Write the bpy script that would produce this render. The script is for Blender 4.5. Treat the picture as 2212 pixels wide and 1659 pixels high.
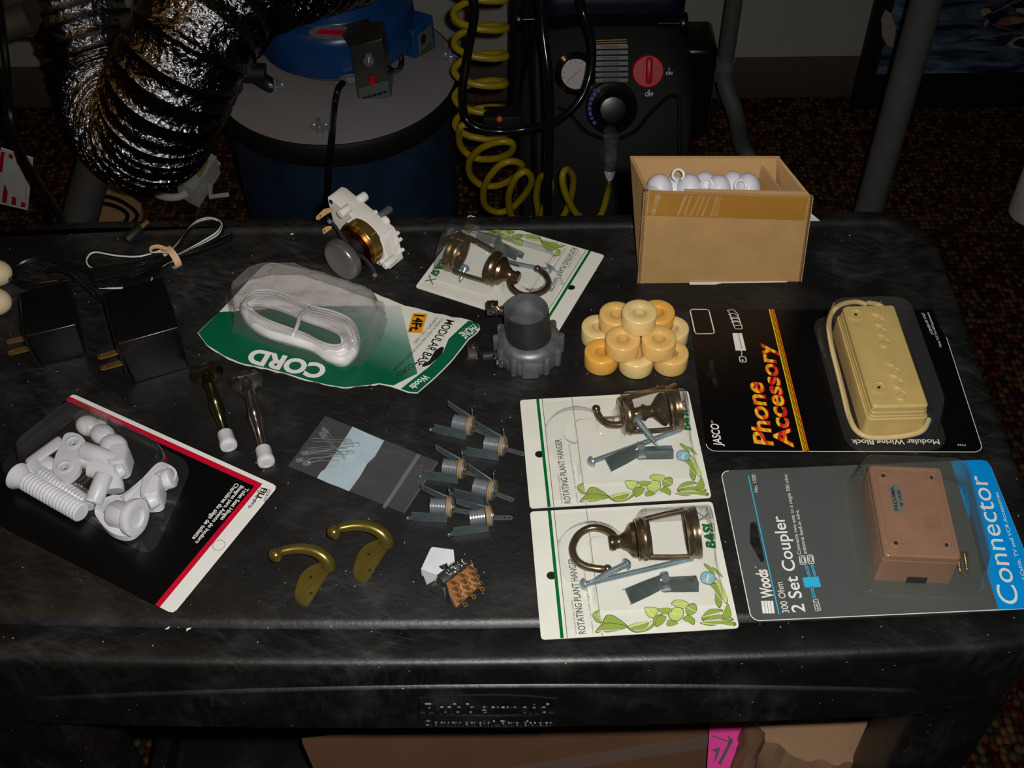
import bpy, bmesh, math, random
from mathutils import Vector, Matrix, noise
from mathutils.geometry import tessellate_polygon
for _o in list(bpy.data.objects): bpy.data.objects.remove(_o)
S = bpy.context.scene
COL = S.collection
rnd = random.Random(7)
PI = math.pi
# ------------------------------------------------------------------ camera
TZ = 0.84                      # height of the cart's top
F_PX, PITCH, ROLL = 2560.0, math.radians(48.2), math.radians(-0.75)
CAM = Vector((0, 0, 1.52))
FW = Vector((0, math.cos(PITCH), -math.sin(PITCH)))
_r, _u = Vector((1, 0, 0)), Vector((1, 0, 0)).cross(FW)
RT = _r*math.cos(ROLL) + _u*math.sin(ROLL)
UPV = -_r*math.sin(ROLL) + _u*math.cos(ROLL)
cam_data = bpy.data.cameras.new('camera')
cam = bpy.data.objects.new('camera', cam_data); COL.objects.link(cam)
cam_data.sensor_width = 36; cam_data.lens = F_PX*36/2212; cam_data.clip_start = .02; cam_data.clip_end = 30
cam.matrix_world = Matrix(((RT.x, UPV.x, -FW.x, CAM.x), (RT.y, UPV.y, -FW.y, CAM.y), (RT.z, UPV.z, -FW.z, CAM.z), (0, 0, 0, 1)))
S.camera = cam
# ------------------------------------------------------------------ light
S.view_settings.view_transform = 'Standard'; S.view_settings.look = 'None'
S.view_settings.gamma = 1; S.view_settings.use_curve_mapping = False
S.view_settings.exposure = 0.0
W = bpy.data.worlds.new('room_dark'); S.world = W; W.use_nodes = True
W.node_tree.nodes['Background'].inputs[0].default_value = (1.0, .72, .45, 1)
W.node_tree.nodes['Background'].inputs[1].default_value = 0.004
def lamp(name, kind, loc, energy, color, aim=None, **kw):
    d = bpy.data.lights.new(name, kind); d.energy = energy; d.color = color
    for k, v in kw.items(): setattr(d, k, v)
    o = bpy.data.objects.new(name, d); COL.objects.link(o); o.location = loc
    if aim is not None:
        o.rotation_euler = (Vector(aim)-Vector(loc)).to_track_quat('-Z', 'Y').to_euler()
    return o
# the camera's own flash, a few centimetres beside and above the lens
FLASH = CAM + RT*.026 + UPV*.022
lamp('camera_flash', 'SPOT', FLASH, 26.5, (1.0, .985, .95), aim=CAM+FW*1.25-UPV*.10, spot_size=math.radians(96), spot_blend=1.0, shadow_soft_size=.008)
# a weak warm ceiling lamp further back in the room
lamp('room_lamp', 'AREA', (-1.1, .7, 2.55), 1.1, (1.0, .52, .16), aim=(-.2, 1.0, .6), shape='RECTANGLE', size=.45, size_y=.25)

# ------------------------------------------------------------------ pixel rays -> points in the room
def ray(x, y): return FW + RT*((x-1106)/F_PX) - UPV*((y-829.5)/F_PX)
def U(x, y, z=TZ): d = ray(x, y); return CAM + d*((z-CAM.z)/d.z)
def T(x, y, h=0.0): return U(x, y, TZ+h)
def UY(x, y, Y): d = ray(x, y); return CAM + d*(Y/d.y)
def UP(x, y, O, n): d = ray(x, y); return CAM + d*((O-CAM).dot(n)/d.dot(n))
def lin(c):
    c = c/255.0
    return c/12.92 if c <= .04045 else ((c+.055)/1.055)**2.4
# ------------------------------------------------------------------ materials
def mat(name, rgb, rough=.5, metal=0.0, spec=.5, noise_=None, bump=None, sss=0, coat=0, objcol=False, tr=0):
    m = bpy.data.materials.new(name); m.use_nodes = True
    nt = m.node_tree; N = nt.nodes; L = nt.links; b = N['Principled BSDF']
    c = (lin(rgb[0]), lin(rgb[1]), lin(rgb[2]), 1)
    b.inputs['Base Color'].default_value = c; b.inputs['Roughness'].default_value = rough
    b.inputs['Metallic'].default_value = metal; b.inputs['Specular IOR Level'].default_value = spec
    if sss: b.inputs['Subsurface Weight'].default_value = sss; b.inputs['Subsurface Radius'].default_value = (.6, .35, .15); b.inputs['Subsurface Scale'].default_value = .006
    if coat: b.inputs['Coat Weight'].default_value = coat; b.inputs['Coat Roughness'].default_value = .08
    if tr: b.inputs['Transmission Weight'].default_value = tr
    tc = N.new('ShaderNodeTexCoord')
    src = None
    if objcol:
        oi = N.new('ShaderNodeObjectInfo'); src = oi.outputs['Color']; L.new(src, b.inputs['Base Color'])
    if noise_ is None: noise_ = (60, .08)
    n = N.new('ShaderNodeTexNoise'); n.inputs['Scale'].default_value = noise_[0]; n.inputs['Detail'].default_value = 4
    L.new(tc.outputs['Object'], n.inputs['Vector'])
    mr = N.new('ShaderNodeMapRange'); mr.inputs[1].default_value = .3; mr.inputs[2].default_value = .7
    mr.inputs[3].default_value = 1-noise_[1]; mr.inputs[4].default_value = 1+noise_[1]
    L.new(n.outputs['Fac'], mr.inputs[0])
    mx = N.new('ShaderNodeMix'); mx.data_type = 'RGBA'; mx.blend_type = 'MULTIPLY'; mx.inputs[0].default_value = 1
    if src: L.new(src, mx.inputs[6])
    else: mx.inputs[6].default_value = c
    L.new(mr.outputs[0], mx.inputs[7]); L.new(mx.outputs[2], b.inputs['Base Color'])
    if bump:
        n2 = N.new('ShaderNodeTexNoise'); n2.inputs['Scale'].default_value = bump[0]; n2.inputs['Detail'].default_value = 5
        L.new(tc.outputs['Object'], n2.inputs['Vector'])
        bp = N.new('ShaderNodeBump'); bp.inputs['Strength'].default_value = bump[1]; bp.inputs['Distance'].default_value = bump[2] if len(bump) > 2 else .001
        L.new(n2.outputs['Fac'], bp.inputs['Height']); L.new(bp.outputs[0], b.inputs['Normal'])
    return m
def clear_mat(name, tint=(1, 1, 1), haze=.03, rough=.06, gloss=1.0, hazecol=(.8, .8, .8), bumps=None):
    m = bpy.data.materials.new(name); m.use_nodes = True
    nt = m.node_tree; N = nt.nodes; L = nt.links; N.clear()
    out = N.new('ShaderNodeOutputMaterial'); t = N.new('ShaderNodeBsdfTransparent'); t.inputs[0].default_value = (*tint, 1)
    g = N.new('ShaderNodeBsdfGlossy'); g.inputs['Roughness'].default_value = rough
    d = N.new('ShaderNodeBsdfDiffuse'); d.inputs[0].default_value = (*hazecol, 1)
    fr = N.new('ShaderNodeFresnel'); fr.inputs[0].default_value = 1.5
    mu = N.new('ShaderNodeMath'); mu.operation = 'MULTIPLY'; mu.inputs[1].default_value = gloss; L.new(fr.outputs[0], mu.inputs[0])
    lw = N.new('ShaderNodeLayerWeight'); lw.inputs[0].default_value = .35
    hz = N.new('ShaderNodeMath'); hz.operation = 'MULTIPLY_ADD'; hz.inputs[1].default_value = haze*4; hz.inputs[2].default_value = haze
    L.new(lw.outputs['Facing'], hz.inputs[0])
    ge = N.new('ShaderNodeNewGeometry'); io = N.new('ShaderNodeMapRange'); io.inputs[3].default_value = 1.5; io.inputs[4].default_value = 1/1.5; L.new(ge.outputs['Backfacing'], io.inputs[0]); L.new(io.outputs[0], fr.inputs[0])
    m1 = N.new('ShaderNodeMixShader'); L.new(hz.outputs[0], m1.inputs[0]); L.new(t.outputs[0], m1.inputs[1]); L.new(d.outputs[0], m1.inputs[2])
    m2 = N.new('ShaderNodeMixShader'); L.new(mu.outputs[0], m2.inputs[0]); L.new(m1.outputs[0], m2.inputs[1]); L.new(g.outputs[0], m2.inputs[2])
    tc = N.new('ShaderNodeTexCoord'); n2 = N.new('ShaderNodeTexNoise'); n2.inputs['Scale'].default_value = bumps[0] if bumps else 70
    L.new(tc.outputs['Object'], n2.inputs['Vector'])
    bp = N.new('ShaderNodeBump'); bp.inputs['Strength'].default_value = bumps[1] if bumps else .15; bp.inputs['Distance'].default_value = .002
    L.new(n2.outputs['Fac'], bp.inputs['Height'])
    for s in (g, fr): L.new(bp.outputs[0], s.inputs['Normal'])
    L.new(m2.outputs[0], out.inputs[0]); return m
def cart_mat():
    m = mat('black_cart_plastic', (20, 20, 21), .42, bump=(260, .35, .0006)); nt = m.node_tree; N = nt.nodes; L = nt.links; b = N['Principled BSDF']
    tc = N.new('ShaderNodeTexCoord')
    def scr(rot, scale, lo, hi, seed):
        m0 = N.new('ShaderNodeMapping'); m0.inputs['Rotation'].default_value = (0, 0, rot); L.new(tc.outputs['Object'], m0.inputs[0]); mp = N.new('ShaderNodeMapping'); mp.inputs['Scale'].default_value = scale; mp.inputs['Location'].default_value = (seed, seed*2, 0)
        L.new(m0.outputs[0], mp.inputs[0]); n = N.new('ShaderNodeTexNoise'); n.inputs['Scale'].default_value = 1; n.inputs['Detail'].default_value = 6; n.inputs['Distortion'].default_value = .6
        L.new(mp.outputs[0], n.inputs['Vector']); r = N.new('ShaderNodeMapRange'); r.inputs[1].default_value = lo; r.inputs[2].default_value = hi
        L.new(n.outputs['Fac'], r.inputs[0]); return r.outputs[0]
    a = scr(.30, (26, 260, 26), .50, .85, 1.3); c = scr(-.22, (30, 210, 30), .50, .85, 5.1); d = scr(.75, (26, 240, 26), .52, .88, 8.2)
    hair = scr(.22, (20, 900, 20), .60, .80, 2.2); hair2 = scr(-.5, (24, 800, 24), .62, .80, 7.7); patch = scr(0, (9, 13, 9), .42, .66, 3.3); spot = scr(0, (34, 34, 34), .45, .75, 9.9)
    def mth(op, x, y):
        q = N.new('ShaderNodeMath'); q.operation = op
        for i, v in enumerate((x, y)):
            if hasattr(v, 'links'): L.new(v, q.inputs[i])
            else: q.inputs[i].default_value = v
        return q.outputs[0]
    s = mth('MULTIPLY', mth('ADD', mth('ADD', a, c), d), patch)
    s = mth('ADD', mth('MULTIPLY', mth('ADD', hair, hair2), mth('ADD', mth('MULTIPLY', patch, .6), .06)), mth('MULTIPLY', s, .50)); s = mth('ADD', s, mth('ADD', mth('MULTIPLY', mth('MULTIPLY', patch, spot), .35), mth('MULTIPLY', spot, .14)))
    v = N.new('ShaderNodeTexVoronoi'); v.inputs['Scale'].default_value = 150; L.new(tc.outputs['Object'], v.inputs['Vector'])
    lt = mth('LESS_THAN', v.outputs['Distance'], .065)
    sp = N.new('ShaderNodeSeparateColor'); L.new(v.outputs['Color'], sp.inputs[0]); lt = mth('MULTIPLY', lt, mth('GREATER_THAN', sp.outputs[0], .72))
    mx = N.new('ShaderNodeMix'); mx.data_type = 'RGBA'; mx.inputs[6].default_value = (.0045, .0045, .0046, 1); mx.inputs[7].default_value = (.050, .050, .048, 1)
    L.new(mth('MINIMUM', s, 1.0), mx.inputs[0])
    mx2 = N.new('ShaderNodeMix'); mx2.data_type = 'RGBA'; mx2.inputs[7].default_value = (.5, .5, .46, 1); L.new(lt, mx2.inputs[0]); L.new(mx.outputs[2], mx2.inputs[6])
    L.new(mx2.outputs[2], b.inputs['Base Color']); return m
def carpet_mat():
    m = mat('loop_carpet', (60, 40, 30), .95, spec=.1); nt = m.node_tree; N = nt.nodes; L = nt.links; b = N['Principled BSDF']
    tc = N.new('ShaderNodeTexCoord'); mp = N.new('ShaderNodeMapping'); mp.inputs['Scale'].default_value = (100, 78, 100); L.new(tc.outputs['Object'], mp.inputs[0])
    v = N.new('ShaderNodeTexVoronoi'); v.inputs['Scale'].default_value = 1; v.inputs['Randomness'].default_value = .45; L.new(mp.outputs[0], v.inputs['Vector'])
    sp = N.new('ShaderNodeSeparateColor'); L.new(v.outputs['Color'], sp.inputs[0])
    cr = N.new('ShaderNodeValToRGB'); cr.color_ramp.interpolation = 'CONSTANT'; L.new(sp.outputs[0], cr.inputs[0])
    e = cr.color_ramp.elements
    for p, c in [(0, (78, 30, 25)), (.28, (124, 90, 58)), (.52, (60, 58, 48)), (.72, (116, 56, 40)), (.86, (102, 90, 58))]:
        x = e[0] if p == 0 else e.new(p); x.color = (lin(c[0]), lin(c[1]), lin(c[2]), 1)
    e.remove(e[-1]) if e[-1].position > .99 else None
    mr = N.new('ShaderNodeMapRange'); mr.inputs[1].default_value = .1; mr.inputs[2].default_value = .7; mr.inputs[3].default_value = 1; mr.inputs[4].default_value = .12
    L.new(v.outputs['Distance'], mr.inputs[0]); mx = N.new('ShaderNodeMix'); mx.data_type = 'RGBA'; mx.blend_type = 'MULTIPLY'; mx.inputs[0].default_value = 1
    L.new(cr.outputs[0], mx.inputs[6]); L.new(mr.outputs[0], mx.inputs[7]); L.new(mx.outputs[2], b.inputs['Base Color'])
    bp = N.new('ShaderNodeBump'); bp.inputs['Strength'].default_value = 1; bp.inputs['Distance'].default_value = .004; bp.invert = True
    L.new(v.outputs['Distance'], bp.inputs['Height']); L.new(bp.outputs[0], b.inputs['Normal']); return m
def band_mat(name, cols, axis, period, off=0.0, rough=.35):
    # printed bands of flat ink that repeat along one direction of the card
    m = mat(name, cols[0], rough); nt = m.node_tree; N = nt.nodes; L = nt.links; b = N['Principled BSDF']
    g = N.new('ShaderNodeNewGeometry'); d = N.new('ShaderNodeVectorMath'); d.operation = 'DOT_PRODUCT'; d.inputs[1].default_value = tuple(Vector(axis)/period)
    tc = N.new('ShaderNodeTexCoord'); L.new(tc.outputs['Object'], d.inputs[0])
    a = N.new('ShaderNodeMath'); a.operation = 'ADD'; a.inputs[1].default_value = off; L.new(d.outputs['Value'], a.inputs[0])
    fr = N.new('ShaderNodeMath'); fr.operation = 'FRACT'; L.new(a.outputs[0], fr.inputs[0])
    cr = N.new('ShaderNodeValToRGB'); cr.color_ramp.interpolation = 'CONSTANT'; L.new(fr.outputs[0], cr.inputs[0]); e = cr.color_ramp.elements
    while len(e) > 1: e.remove(e[-1])
    for i, c in enumerate(cols):
        x = e[0] if i == 0 else e.new(i/len(cols)); x.color = (lin(c[0]), lin(c[1]), lin(c[2]), 1)
    L.new(cr.outputs[0], b.inputs['Base Color']); return m
M = {}
def G(name, *a, **k):
    if name not in M: M[name] = mat(name, *a, **k)
    return M[name]
M['cart'] = cart_mat(); M['carpet'] = carpet_mat()
M['clear'] = clear_mat('clear_plastic', (.985, .985, .985), .010, rough=.045, bumps=(55, .35))
M['clear_dark'] = clear_mat('clear_tinted_plastic', (.95, .94, .89), .014, rough=.05, bumps=(45, .3))
M['clear_old'] = clear_mat('crumpled_clear_plastic', (.90, .89, .90), .07, hazecol=(.42, .38, .40), bumps=(90, .5))
M['bag'] = clear_mat('thin_bag_plastic', (.95, .95, .95), .022, gloss=.5, bumps=(40, .4))
M['led'] = clear_mat('led_epoxy', (.95, .95, .95), .06, rough=.05)
PRINT = lambda n, c, r=.38: G(n, c, r, noise_=(40, .03))
PRINT('card_white', (236, 234, 222)); PRINT('ink_green', (8, 104, 44)); PRINT('ink_dark_green', (10, 96, 66)); PRINT('ink_black', (22, 24, 22)); PRINT('ink_grey', (92, 104, 96))
PRINT('ink_white', (240, 238, 232)); PRINT('ink_leaf', (150, 174, 74)); PRINT('ink_leaf_pale', (196, 214, 112)); PRINT('ink_leaf_line', (92, 92, 62)); PRINT('ink_blue_flower', (140, 198, 214))
PRINT('card_black', (9, 9, 10), .3); PRINT('card_grey', (82, 86, 84), .33); PRINT('ink_sky_blue', (0, 150, 232)); PRINT('ink_cyan', (60, 186, 226)); PRINT('ink_orange', (238, 160, 20)); PRINT('ink_red', (205, 8, 46)); PRINT('ink_yellow', (240, 200, 30)); PRINT('ink_deep_orange', (232, 96, 20))
G('brass_old', (122, 102, 76), .27, .84, noise_=(90, .45)); G('brass', (150, 134, 64), .24, .78, noise_=(30, .2)); G('prong', (140, 106, 58), .35, .6, noise_=(80, .3))
G('steel', (168, 172, 178), .25, .6, noise_=(80, .15)); G('zinc', (176, 194, 200), .30, .72, noise_=(50, .2)); G('chrome', (215, 215, 220), .10, 1.0); G('alu', (118, 120, 124), .45, .55, noise_=(120, .25), bump=(300, .4, .0004))
G('nickel', (172, 160, 150), .12, .96); G('bronze', (92, 84, 56), .2, .94); G('white_plastic', (222, 222, 226), .35, sss=.06); G('ivory_plastic', (232, 228, 214), .35); G('beige_plastic', (222, 194, 122), .4, bump=(200, .1, .0003)); G('brown_plastic', (156, 116, 94), .42)
G('black_plastic', (13, 14, 15), .28, bump=(500, .15, .0003)); G('black_matte', (12, 12, 13), .6); G('cable_black', (20, 20, 21), .2); G('cable_white', (205, 205, 200), .4)
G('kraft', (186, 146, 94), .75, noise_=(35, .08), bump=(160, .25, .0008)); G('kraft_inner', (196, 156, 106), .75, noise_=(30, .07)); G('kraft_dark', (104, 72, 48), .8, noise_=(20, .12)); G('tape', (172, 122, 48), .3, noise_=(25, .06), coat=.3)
G('wax', (255, 214, 120), .22, objcol=True, sss=.35, noise_=(60, .04)); G('paper', (225, 226, 220), .7)
G('drum_blue', (28, 48, 72), .6, noise_=(9, .4)); G('head_blue', (20, 66, 122), .3, noise_=(6, .12)); G('lid_white', (150, 145, 145), .6, noise_=(8, .06)); G('rubber', (10, 10, 9), .6)
G('foil', (176, 174, 176), .13, 1.0, noise_=(60, .15), bump=(125, .95, .0045)); G('wall', (166, 164, 155), .9, noise_=(3, .03)); G('baseboard', (78, 70, 60), .7); G('pipe_grey', (92, 92, 92), .6, noise_=(30, .1)); G('hose_yellow', (158, 138, 16), .35)
G('red_knob', (205, 20, 30), .35); G('dark_navy', (8, 10, 40), .5); G('gauge_white', (180, 178, 180), .35); G('copper', (170, 100, 50), .3, 1.0, noise_=(40, .3)); G('gold_can', (160, 134, 66), .22, .8, noise_=(45, .35)); G('phenolic', (150, 90, 46), .4, noise_=(60, .2))
G('rubber_band', (222, 184, 146), .6); G('pink', (236, 24, 150), .6); G('dark_metal', (60, 66, 68), .35, .8)
# ------------------------------------------------------------------ mesh helpers
def frame(o, x, z):
    z = Vector(z).normalized(); x = Vector(x); x = (x - z*x.dot(z)).normalized(); y = z.cross(x); o = Vector(o)
    return Matrix(((x.x, y.x, z.x, o.x), (x.y, y.y, z.y, o.y), (x.z, y.z, z.z, o.z), (0, 0, 0, 1)))
def catmull(pts, n=6, closed=False):
    P = [Vector(p) for p in pts]; out = []; N = len(P)
    for i in range(N if closed else N-1):
        if closed: a, b, c, d = P[(i-1) % N], P[i], P[(i+1) % N], P[(i+2) % N]
        else: a, b, c, d = P[max(i-1, 0)], P[i], P[i+1], P[min(i+2, N-1)]
        for k in range(n):
            t = k/n; out.append(.5*((2*b)+(c-a)*t+(2*a-5*b+4*c-d)*t*t+(3*b-a-3*c+d)*t**3))
    if not closed: out.append(P[-1])
    return out
def sstep(a, b, x):
    t = max(0, min(1, (x-a)/(b-a))); return t*t*(3-2*t)
def rrect(w, h, r, n=5, cx=0, cy=0):
    o = []
    for (sx, sy, a0) in ((1, 1, 0), (-1, 1, 90), (-1, -1, 180), (1, -1, 270)):
        for k in range(n+1):
            a = math.radians(a0+90*k/n); o.append((cx+sx*(w/2-r)+r*math.cos(a), cy+sy*(h/2-r)+r*math.sin(a)))
    return o
def circ(r, n=24, cx=0, cy=0, a0=0): return [(cx+r*math.cos(a0+2*PI*k/n), cy+r*math.sin(a0+2*PI*k/n)) for k in range(n)]
_TXT = {}
def text_geo(s, off=0.0, shear=0.0):
    k = (s, off, shear)
    if k not in _TXT:
        c = bpy.data.curves.new('t', 'FONT'); c.body = s; c.offset = off; c.shear = shear; c.resolution_u = 4; c.size = 1
        o = bpy.data.objects.new('t', c); COL.objects.link(o); bpy.context.view_layer.update()
        me = o.evaluated_get(bpy.context.evaluated_depsgraph_get()).to_mesh()
        vs = [(v.co.x, v.co.y) for v in me.vertices]; fs = [tuple(p.vertices) for p in me.polygons]
        o.evaluated_get(bpy.context.evaluated_depsgraph_get()).to_mesh_clear()
        bpy.data.objects.remove(o); bpy.data.curves.remove(c); _TXT[k] = (vs, fs)
    return _TXT[k]
CAPH = max(v[1] for v in text_geo('H')[0])
class MB:
    def __init__(s, *mats): s.v = []; s.f = []; s.m = []; s.mats = list(mats); s.X = Matrix.Identity(4); s.flat = set()
    def mi(s, m):
        if isinstance(m, str): m = M[m]
        if isinstance(m, bpy.types.Material):
            if m not in s.mats: s.mats.append(m)
            return s.mats.index(m)
        return m
    def add(s, vs, fs, m=0, X=None):
        X = s.X @ X if X is not None else s.X; m = s.mi(m); b = len(s.v)
        s.v += [X @ Vector(v) for v in vs]
        for f in fs: s.f.append(tuple(b+i for i in f)); s.m.append(m)
        return s
    def box(s, c, d, m=0, X=None, bev=0, seg=2):
        bm = bmesh.new(); bmesh.ops.create_cube(bm, size=1)
        for v in bm.verts: v.co = Vector((v.co.x*d[0]+c[0], v.co.y*d[1]+c[1], v.co.z*d[2]+c[2]))
        if bev: bmesh.ops.bevel(bm, geom=bm.edges[:], offset=bev, segments=seg, affect='EDGES', profile=.5)
        bm.verts.index_update(); s.add([v.co for v in bm.verts], [[v.index for v in f.verts] for f in bm.faces], m, X); bm.free(); return s
    def hexa(s, p, m=0, bev=0):      # eight corners: bottom ring (4) then top ring (4)
        bm = bmesh.new(); vs = [bm.verts.new(Vector(q)) for q in p]
        for f in ((3, 2, 1, 0), (4, 5, 6, 7), (0, 1, 5, 4), (1, 2, 6, 5), (2, 3, 7, 6), (3, 0, 4, 7)): bm.faces.new([vs[i] for i in f])
        if bev: bmesh.ops.bevel(bm, geom=bm.edges[:], offset=bev, segments=3, affect='EDGES', profile=.5)
        bmesh.ops.recalc_face_normals(bm, faces=bm.faces[:])
        bm.verts.index_update(); s.add([v.co for v in bm.verts], [[v.index for v in f.verts] for f in bm.faces], m); bm.free(); return s
    def loops(s, rings, m=0, X=None, closed=False, caps=(True, True)):
        n = len(rings[0]); vs = [p for r in rings for p in r]; fs = []; R = len(rings)
        for i in range(R if closed else R-1):
            for k in range(n):
                a = i*n+k; b = i*n+(k+1) % n; c = ((i+1) % R)*n+(k+1) % n; d = ((i+1) % R)*n+k; fs.append((a, b, c, d))
        if not closed:
            if caps[0]: fs.append(tuple(range(n))[::-1])
            if caps[1]: fs.append(tuple((R-1)*n+k for k in range(n)))
        return s.add(vs, fs, m, X)
    def lathe(s, prof, m=0, X=None, n=28, caps=(True, True), wob=None):
        return s.loops([[((r*(wob(2*PI*k/n) if wob else 1))*math.cos(2*PI*k/n), (r*(wob(2*PI*k/n) if wob else 1))*math.sin(2*PI*k/n), z) for k in range(n)] for r, z in prof], m, X, caps=caps)
    def cyl(s, p, q, r, m=0, n=20, r2=None, bev=0):
        p, q = Vector(p), Vector(q); d = q-p; L = d.length; r2 = r if r2 is None else r2
        ax = Vector((1, 0, 0)) if abs(d.normalized().x) < .9 else Vector((0, 1, 0))
        pr = [(r, 0), (r2, L)] if not bev else [(r-bev, 0), (r-bev*.3, bev*.3), (r, bev), (r2, L-bev), (r2-bev*.3, L-bev*.3), (r2-bev, L)]
        return s.lathe(pr, m, frame(p, ax, d), n)
    def tube(s, pts, r, m=0, n=8, closed=False, X=None, flat=None):
        P = [Vector(p) for p in pts]; N = len(P); rings = []; up = None
        for i in range(N):
            t = (P[(i+1) % N]-P[i-1]) if closed else (P[min(i+1, N-1)]-P[max(i-1, 0)])
            if t.length < 1e-9: t = Vector((0, 0, 1))
            t.normalize()
            if up is None: up = (Vector((0, 0, 1)) if abs(t.z) < .9 else Vector((1, 0, 0)))
            up = up - t*up.dot(t); up.normalize(); sd = t.cross(up); rr = r[i] if isinstance(r, (list, tuple)) else r
            ru, rs = (rr, rr) if flat is None else flat
            rings.append([P[i]+up*(ru*math.sin(2*PI*k/n))+sd*(rs*math.cos(2*PI*k/n)) for k in range(n)])
        return s.loops(rings, m, X, closed=closed)
    def ball(s, c, r, m=0, n=16, X=None, sc=(1, 1, 1)):
        pr = []; k = n//2; c = Vector(c)
        rings = []
        for i in range(k+1):
            a = -PI/2+PI*i/k; rr = max(math.cos(a), 1e-4)*r; rings.append([(rr*math.cos(2*PI*j/n)*sc[0]+c.x, rr*math.sin(2*PI*j/n)*sc[1]+c.y, r*math.sin(a)*sc[2]+c.z) for j in range(n)])
        return s.loops(rings, m, X)
    def prism(s, o, z0, z1, m=0, X=None, holes=(), mtop=None):
        polys = [[(p[0], p[1]) for p in o]]+[[(p[0], p[1]) for p in h] for h in holes]
        tri = tessellate_polygon([[Vector((p[0], p[1], 0)) for p in q] for q in polys]) if holes else [tuple(range(len(o)))]
        fl = [p for q in polys for p in q]; n = len(fl); vs = [(p[0], p[1], z0) for p in fl]+[(p[0], p[1], z1) for p in fl]
        ar = sum(o[i][0]*o[(i+1) % len(o)][1]-o[(i+1) % len(o)][0]*o[i][1] for i in range(len(o)))
        top = []; bot = []
        for t in tri:
            a2 = sum(fl[t[i]][0]*fl[t[(i+1) % len(t)]][1]-fl[t[(i+1) % len(t)]][0]*fl[t[i]][1] for i in range(len(t)))
            t = tuple(t) if a2 > 0 else tuple(t)[::-1]; top.append(tuple(n+i for i in t)); bot.append(t[::-1])
        sd = []; b = 0
        for q in polys:
            for k in range(len(q)): sd.append((b+k, b+(k+1) % len(q), n+b+(k+1) % len(q), n+b+k) if (ar > 0) == (b == 0) or b > 0 else (b+(k+1) % len(q), b+k, n+b+k, n+b+(k+1) % len(q)))
            b += len(q)
        s.add(vs, sd+bot, m, X); s.add(vs, top, m if mtop is None else mtop, X); return s
    def poly(s, pts, m=0, X=None): return s.add(pts, [tuple(range(len(pts)))], m, X)
    def text(s, st, p0, p1, p2, m, off=0.0, shear=0.0, keep=False, up=None):
        # letters laid from p0 to p1 (baseline), p2 marks the cap height; all in the current frame
        vs, fs = text_geo(st, off, shear); p0, p1, p2 = Vector(p0), Vector(p1), Vector(p2)
        x0 = min(v[0] for v in vs); x1 = max(v[0] for v in vs); d = p1-p0; e = d.normalized()
        u = (p2-p0); u = u - e*u.dot(e); h = u.length; u.normalize()
        return s.add([p0 + d*((v[0]-x0)/(x1-x0)) + u*(v[1]/CAPH*h) for v in vs], fs, m)
    def warp(s, fn): s.v = [Vector(fn(v)) for v in s.v]; return s
    def fine(s, ln):                  # cut long edges so that a warp bends the sheet
        bm = bmesh.new(); vv = [bm.verts.new(v) for v in s.v]
        for f, m in zip(s.f, s.m):
            try: q = bm.faces.new([vv[i] for i in f]); q.material_index = m
            except ValueError: pass
        bmesh.ops.triangulate(bm, faces=[f for f in bm.faces if len(f.verts) > 4])
        for _ in range(5):
            es = [e for e in bm.edges if e.calc_length() > ln]
            if not es: break
            bmesh.ops.subdivide_edges(bm, edges=es, cuts=1, use_grid_fill=True)
            bmesh.ops.triangulate(bm, faces=[f for f in bm.faces if len(f.verts) > 4])
        bm.verts.index_update(); s.v = [v.co.copy() for v in bm.verts]; s.f = [tuple(v.index for v in f.verts) for f in bm.faces]; s.m = [f.material_index for f in bm.faces]; bm.free(); return s
    def build(s, name, parent=None, angle=38, fix=True, flat=False):
        me = bpy.data.meshes.new(name)
        if parent is not None:
            off = Vector((0, 0, 0)); q = parent
            while q is not None: off += q.location; q = q.parent
        else:
            lo = [min(v[i] for v in s.v) for i in range(3)]; hi = [max(v[i] for v in s.v) for i in range(3)]
            off = Vector(((lo[0]+hi[0])/2, (lo[1]+hi[1])/2, lo[2]))
        me.from_pydata([v-off for v in s.v], [], s.f)
        for i, p in enumerate(me.polygons): p.material_index = s.m[i]; p.use_smooth = not flat
        for m in s.mats: me.materials.append(M[m] if isinstance(m, str) else m)
        if fix:
            bm = bmesh.new(); bm.from_mesh(me); bmesh.ops.recalc_face_normals(bm, faces=bm.faces[:]); bm.to_mesh(me); bm.free()
        me.update()
        if not flat: me.set_sharp_from_angle(angle=math.radians(angle))
        o = bpy.data.objects.new(name, me); COL.objects.link(o)
        if parent is not None: o.parent = parent
        else: o.location = off
        return o
def roundpoly(P, r, n=5):
    o = []; N_ = len(P)
    for i in range(N_):
        a, b, c = P[i-1], P[i], P[(i+1) % N_]; u = (a-b); v = (c-b); k = min(r, u.length*.45, v.length*.45); p = b+u.normalized()*k; q = b+v.normalized()*k
        for j in range(n+1): t = j/n; o.append(p*(1-t)**2+b*2*t*(1-t)+q*t*t)
    return o
def dome(name, parent, X, P, H, inset, r, m='clear', z0=.0012, flange=.004, lean=(0, 0)):
    # vacuum formed cover: rounded outline, steep walls, softly rounded top edge, narrow flange
    R0 = roundpoly([Vector((p[0], p[1], 0)) for p in P], r); c = sum(R0, Vector())/len(R0); s = sum((p-c).length for p in R0)/len(R0)
    def ring(off, z): k = 1-off/s; f = z/H; return [Vector((c.x+(p.x-c.x)*k+lean[0]*f, c.y+(p.y-c.y)*k+lean[1]*f, z0+z)) for p in R0]
    g = MB(m); g.X = X
    g.loops([ring(-flange, .0), ring(-.0006, .0), ring(0, .0006), ring(inset*.5, H*.5), ring(inset, H-.0022), ring(inset+.0005, H-.0010), ring(inset+.0013, H-.0003), ring(inset+.0026, H), ring(inset+s*.35, H+.0003)], caps=(False, True)); return g.build(name, parent, angle=60)
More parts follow.
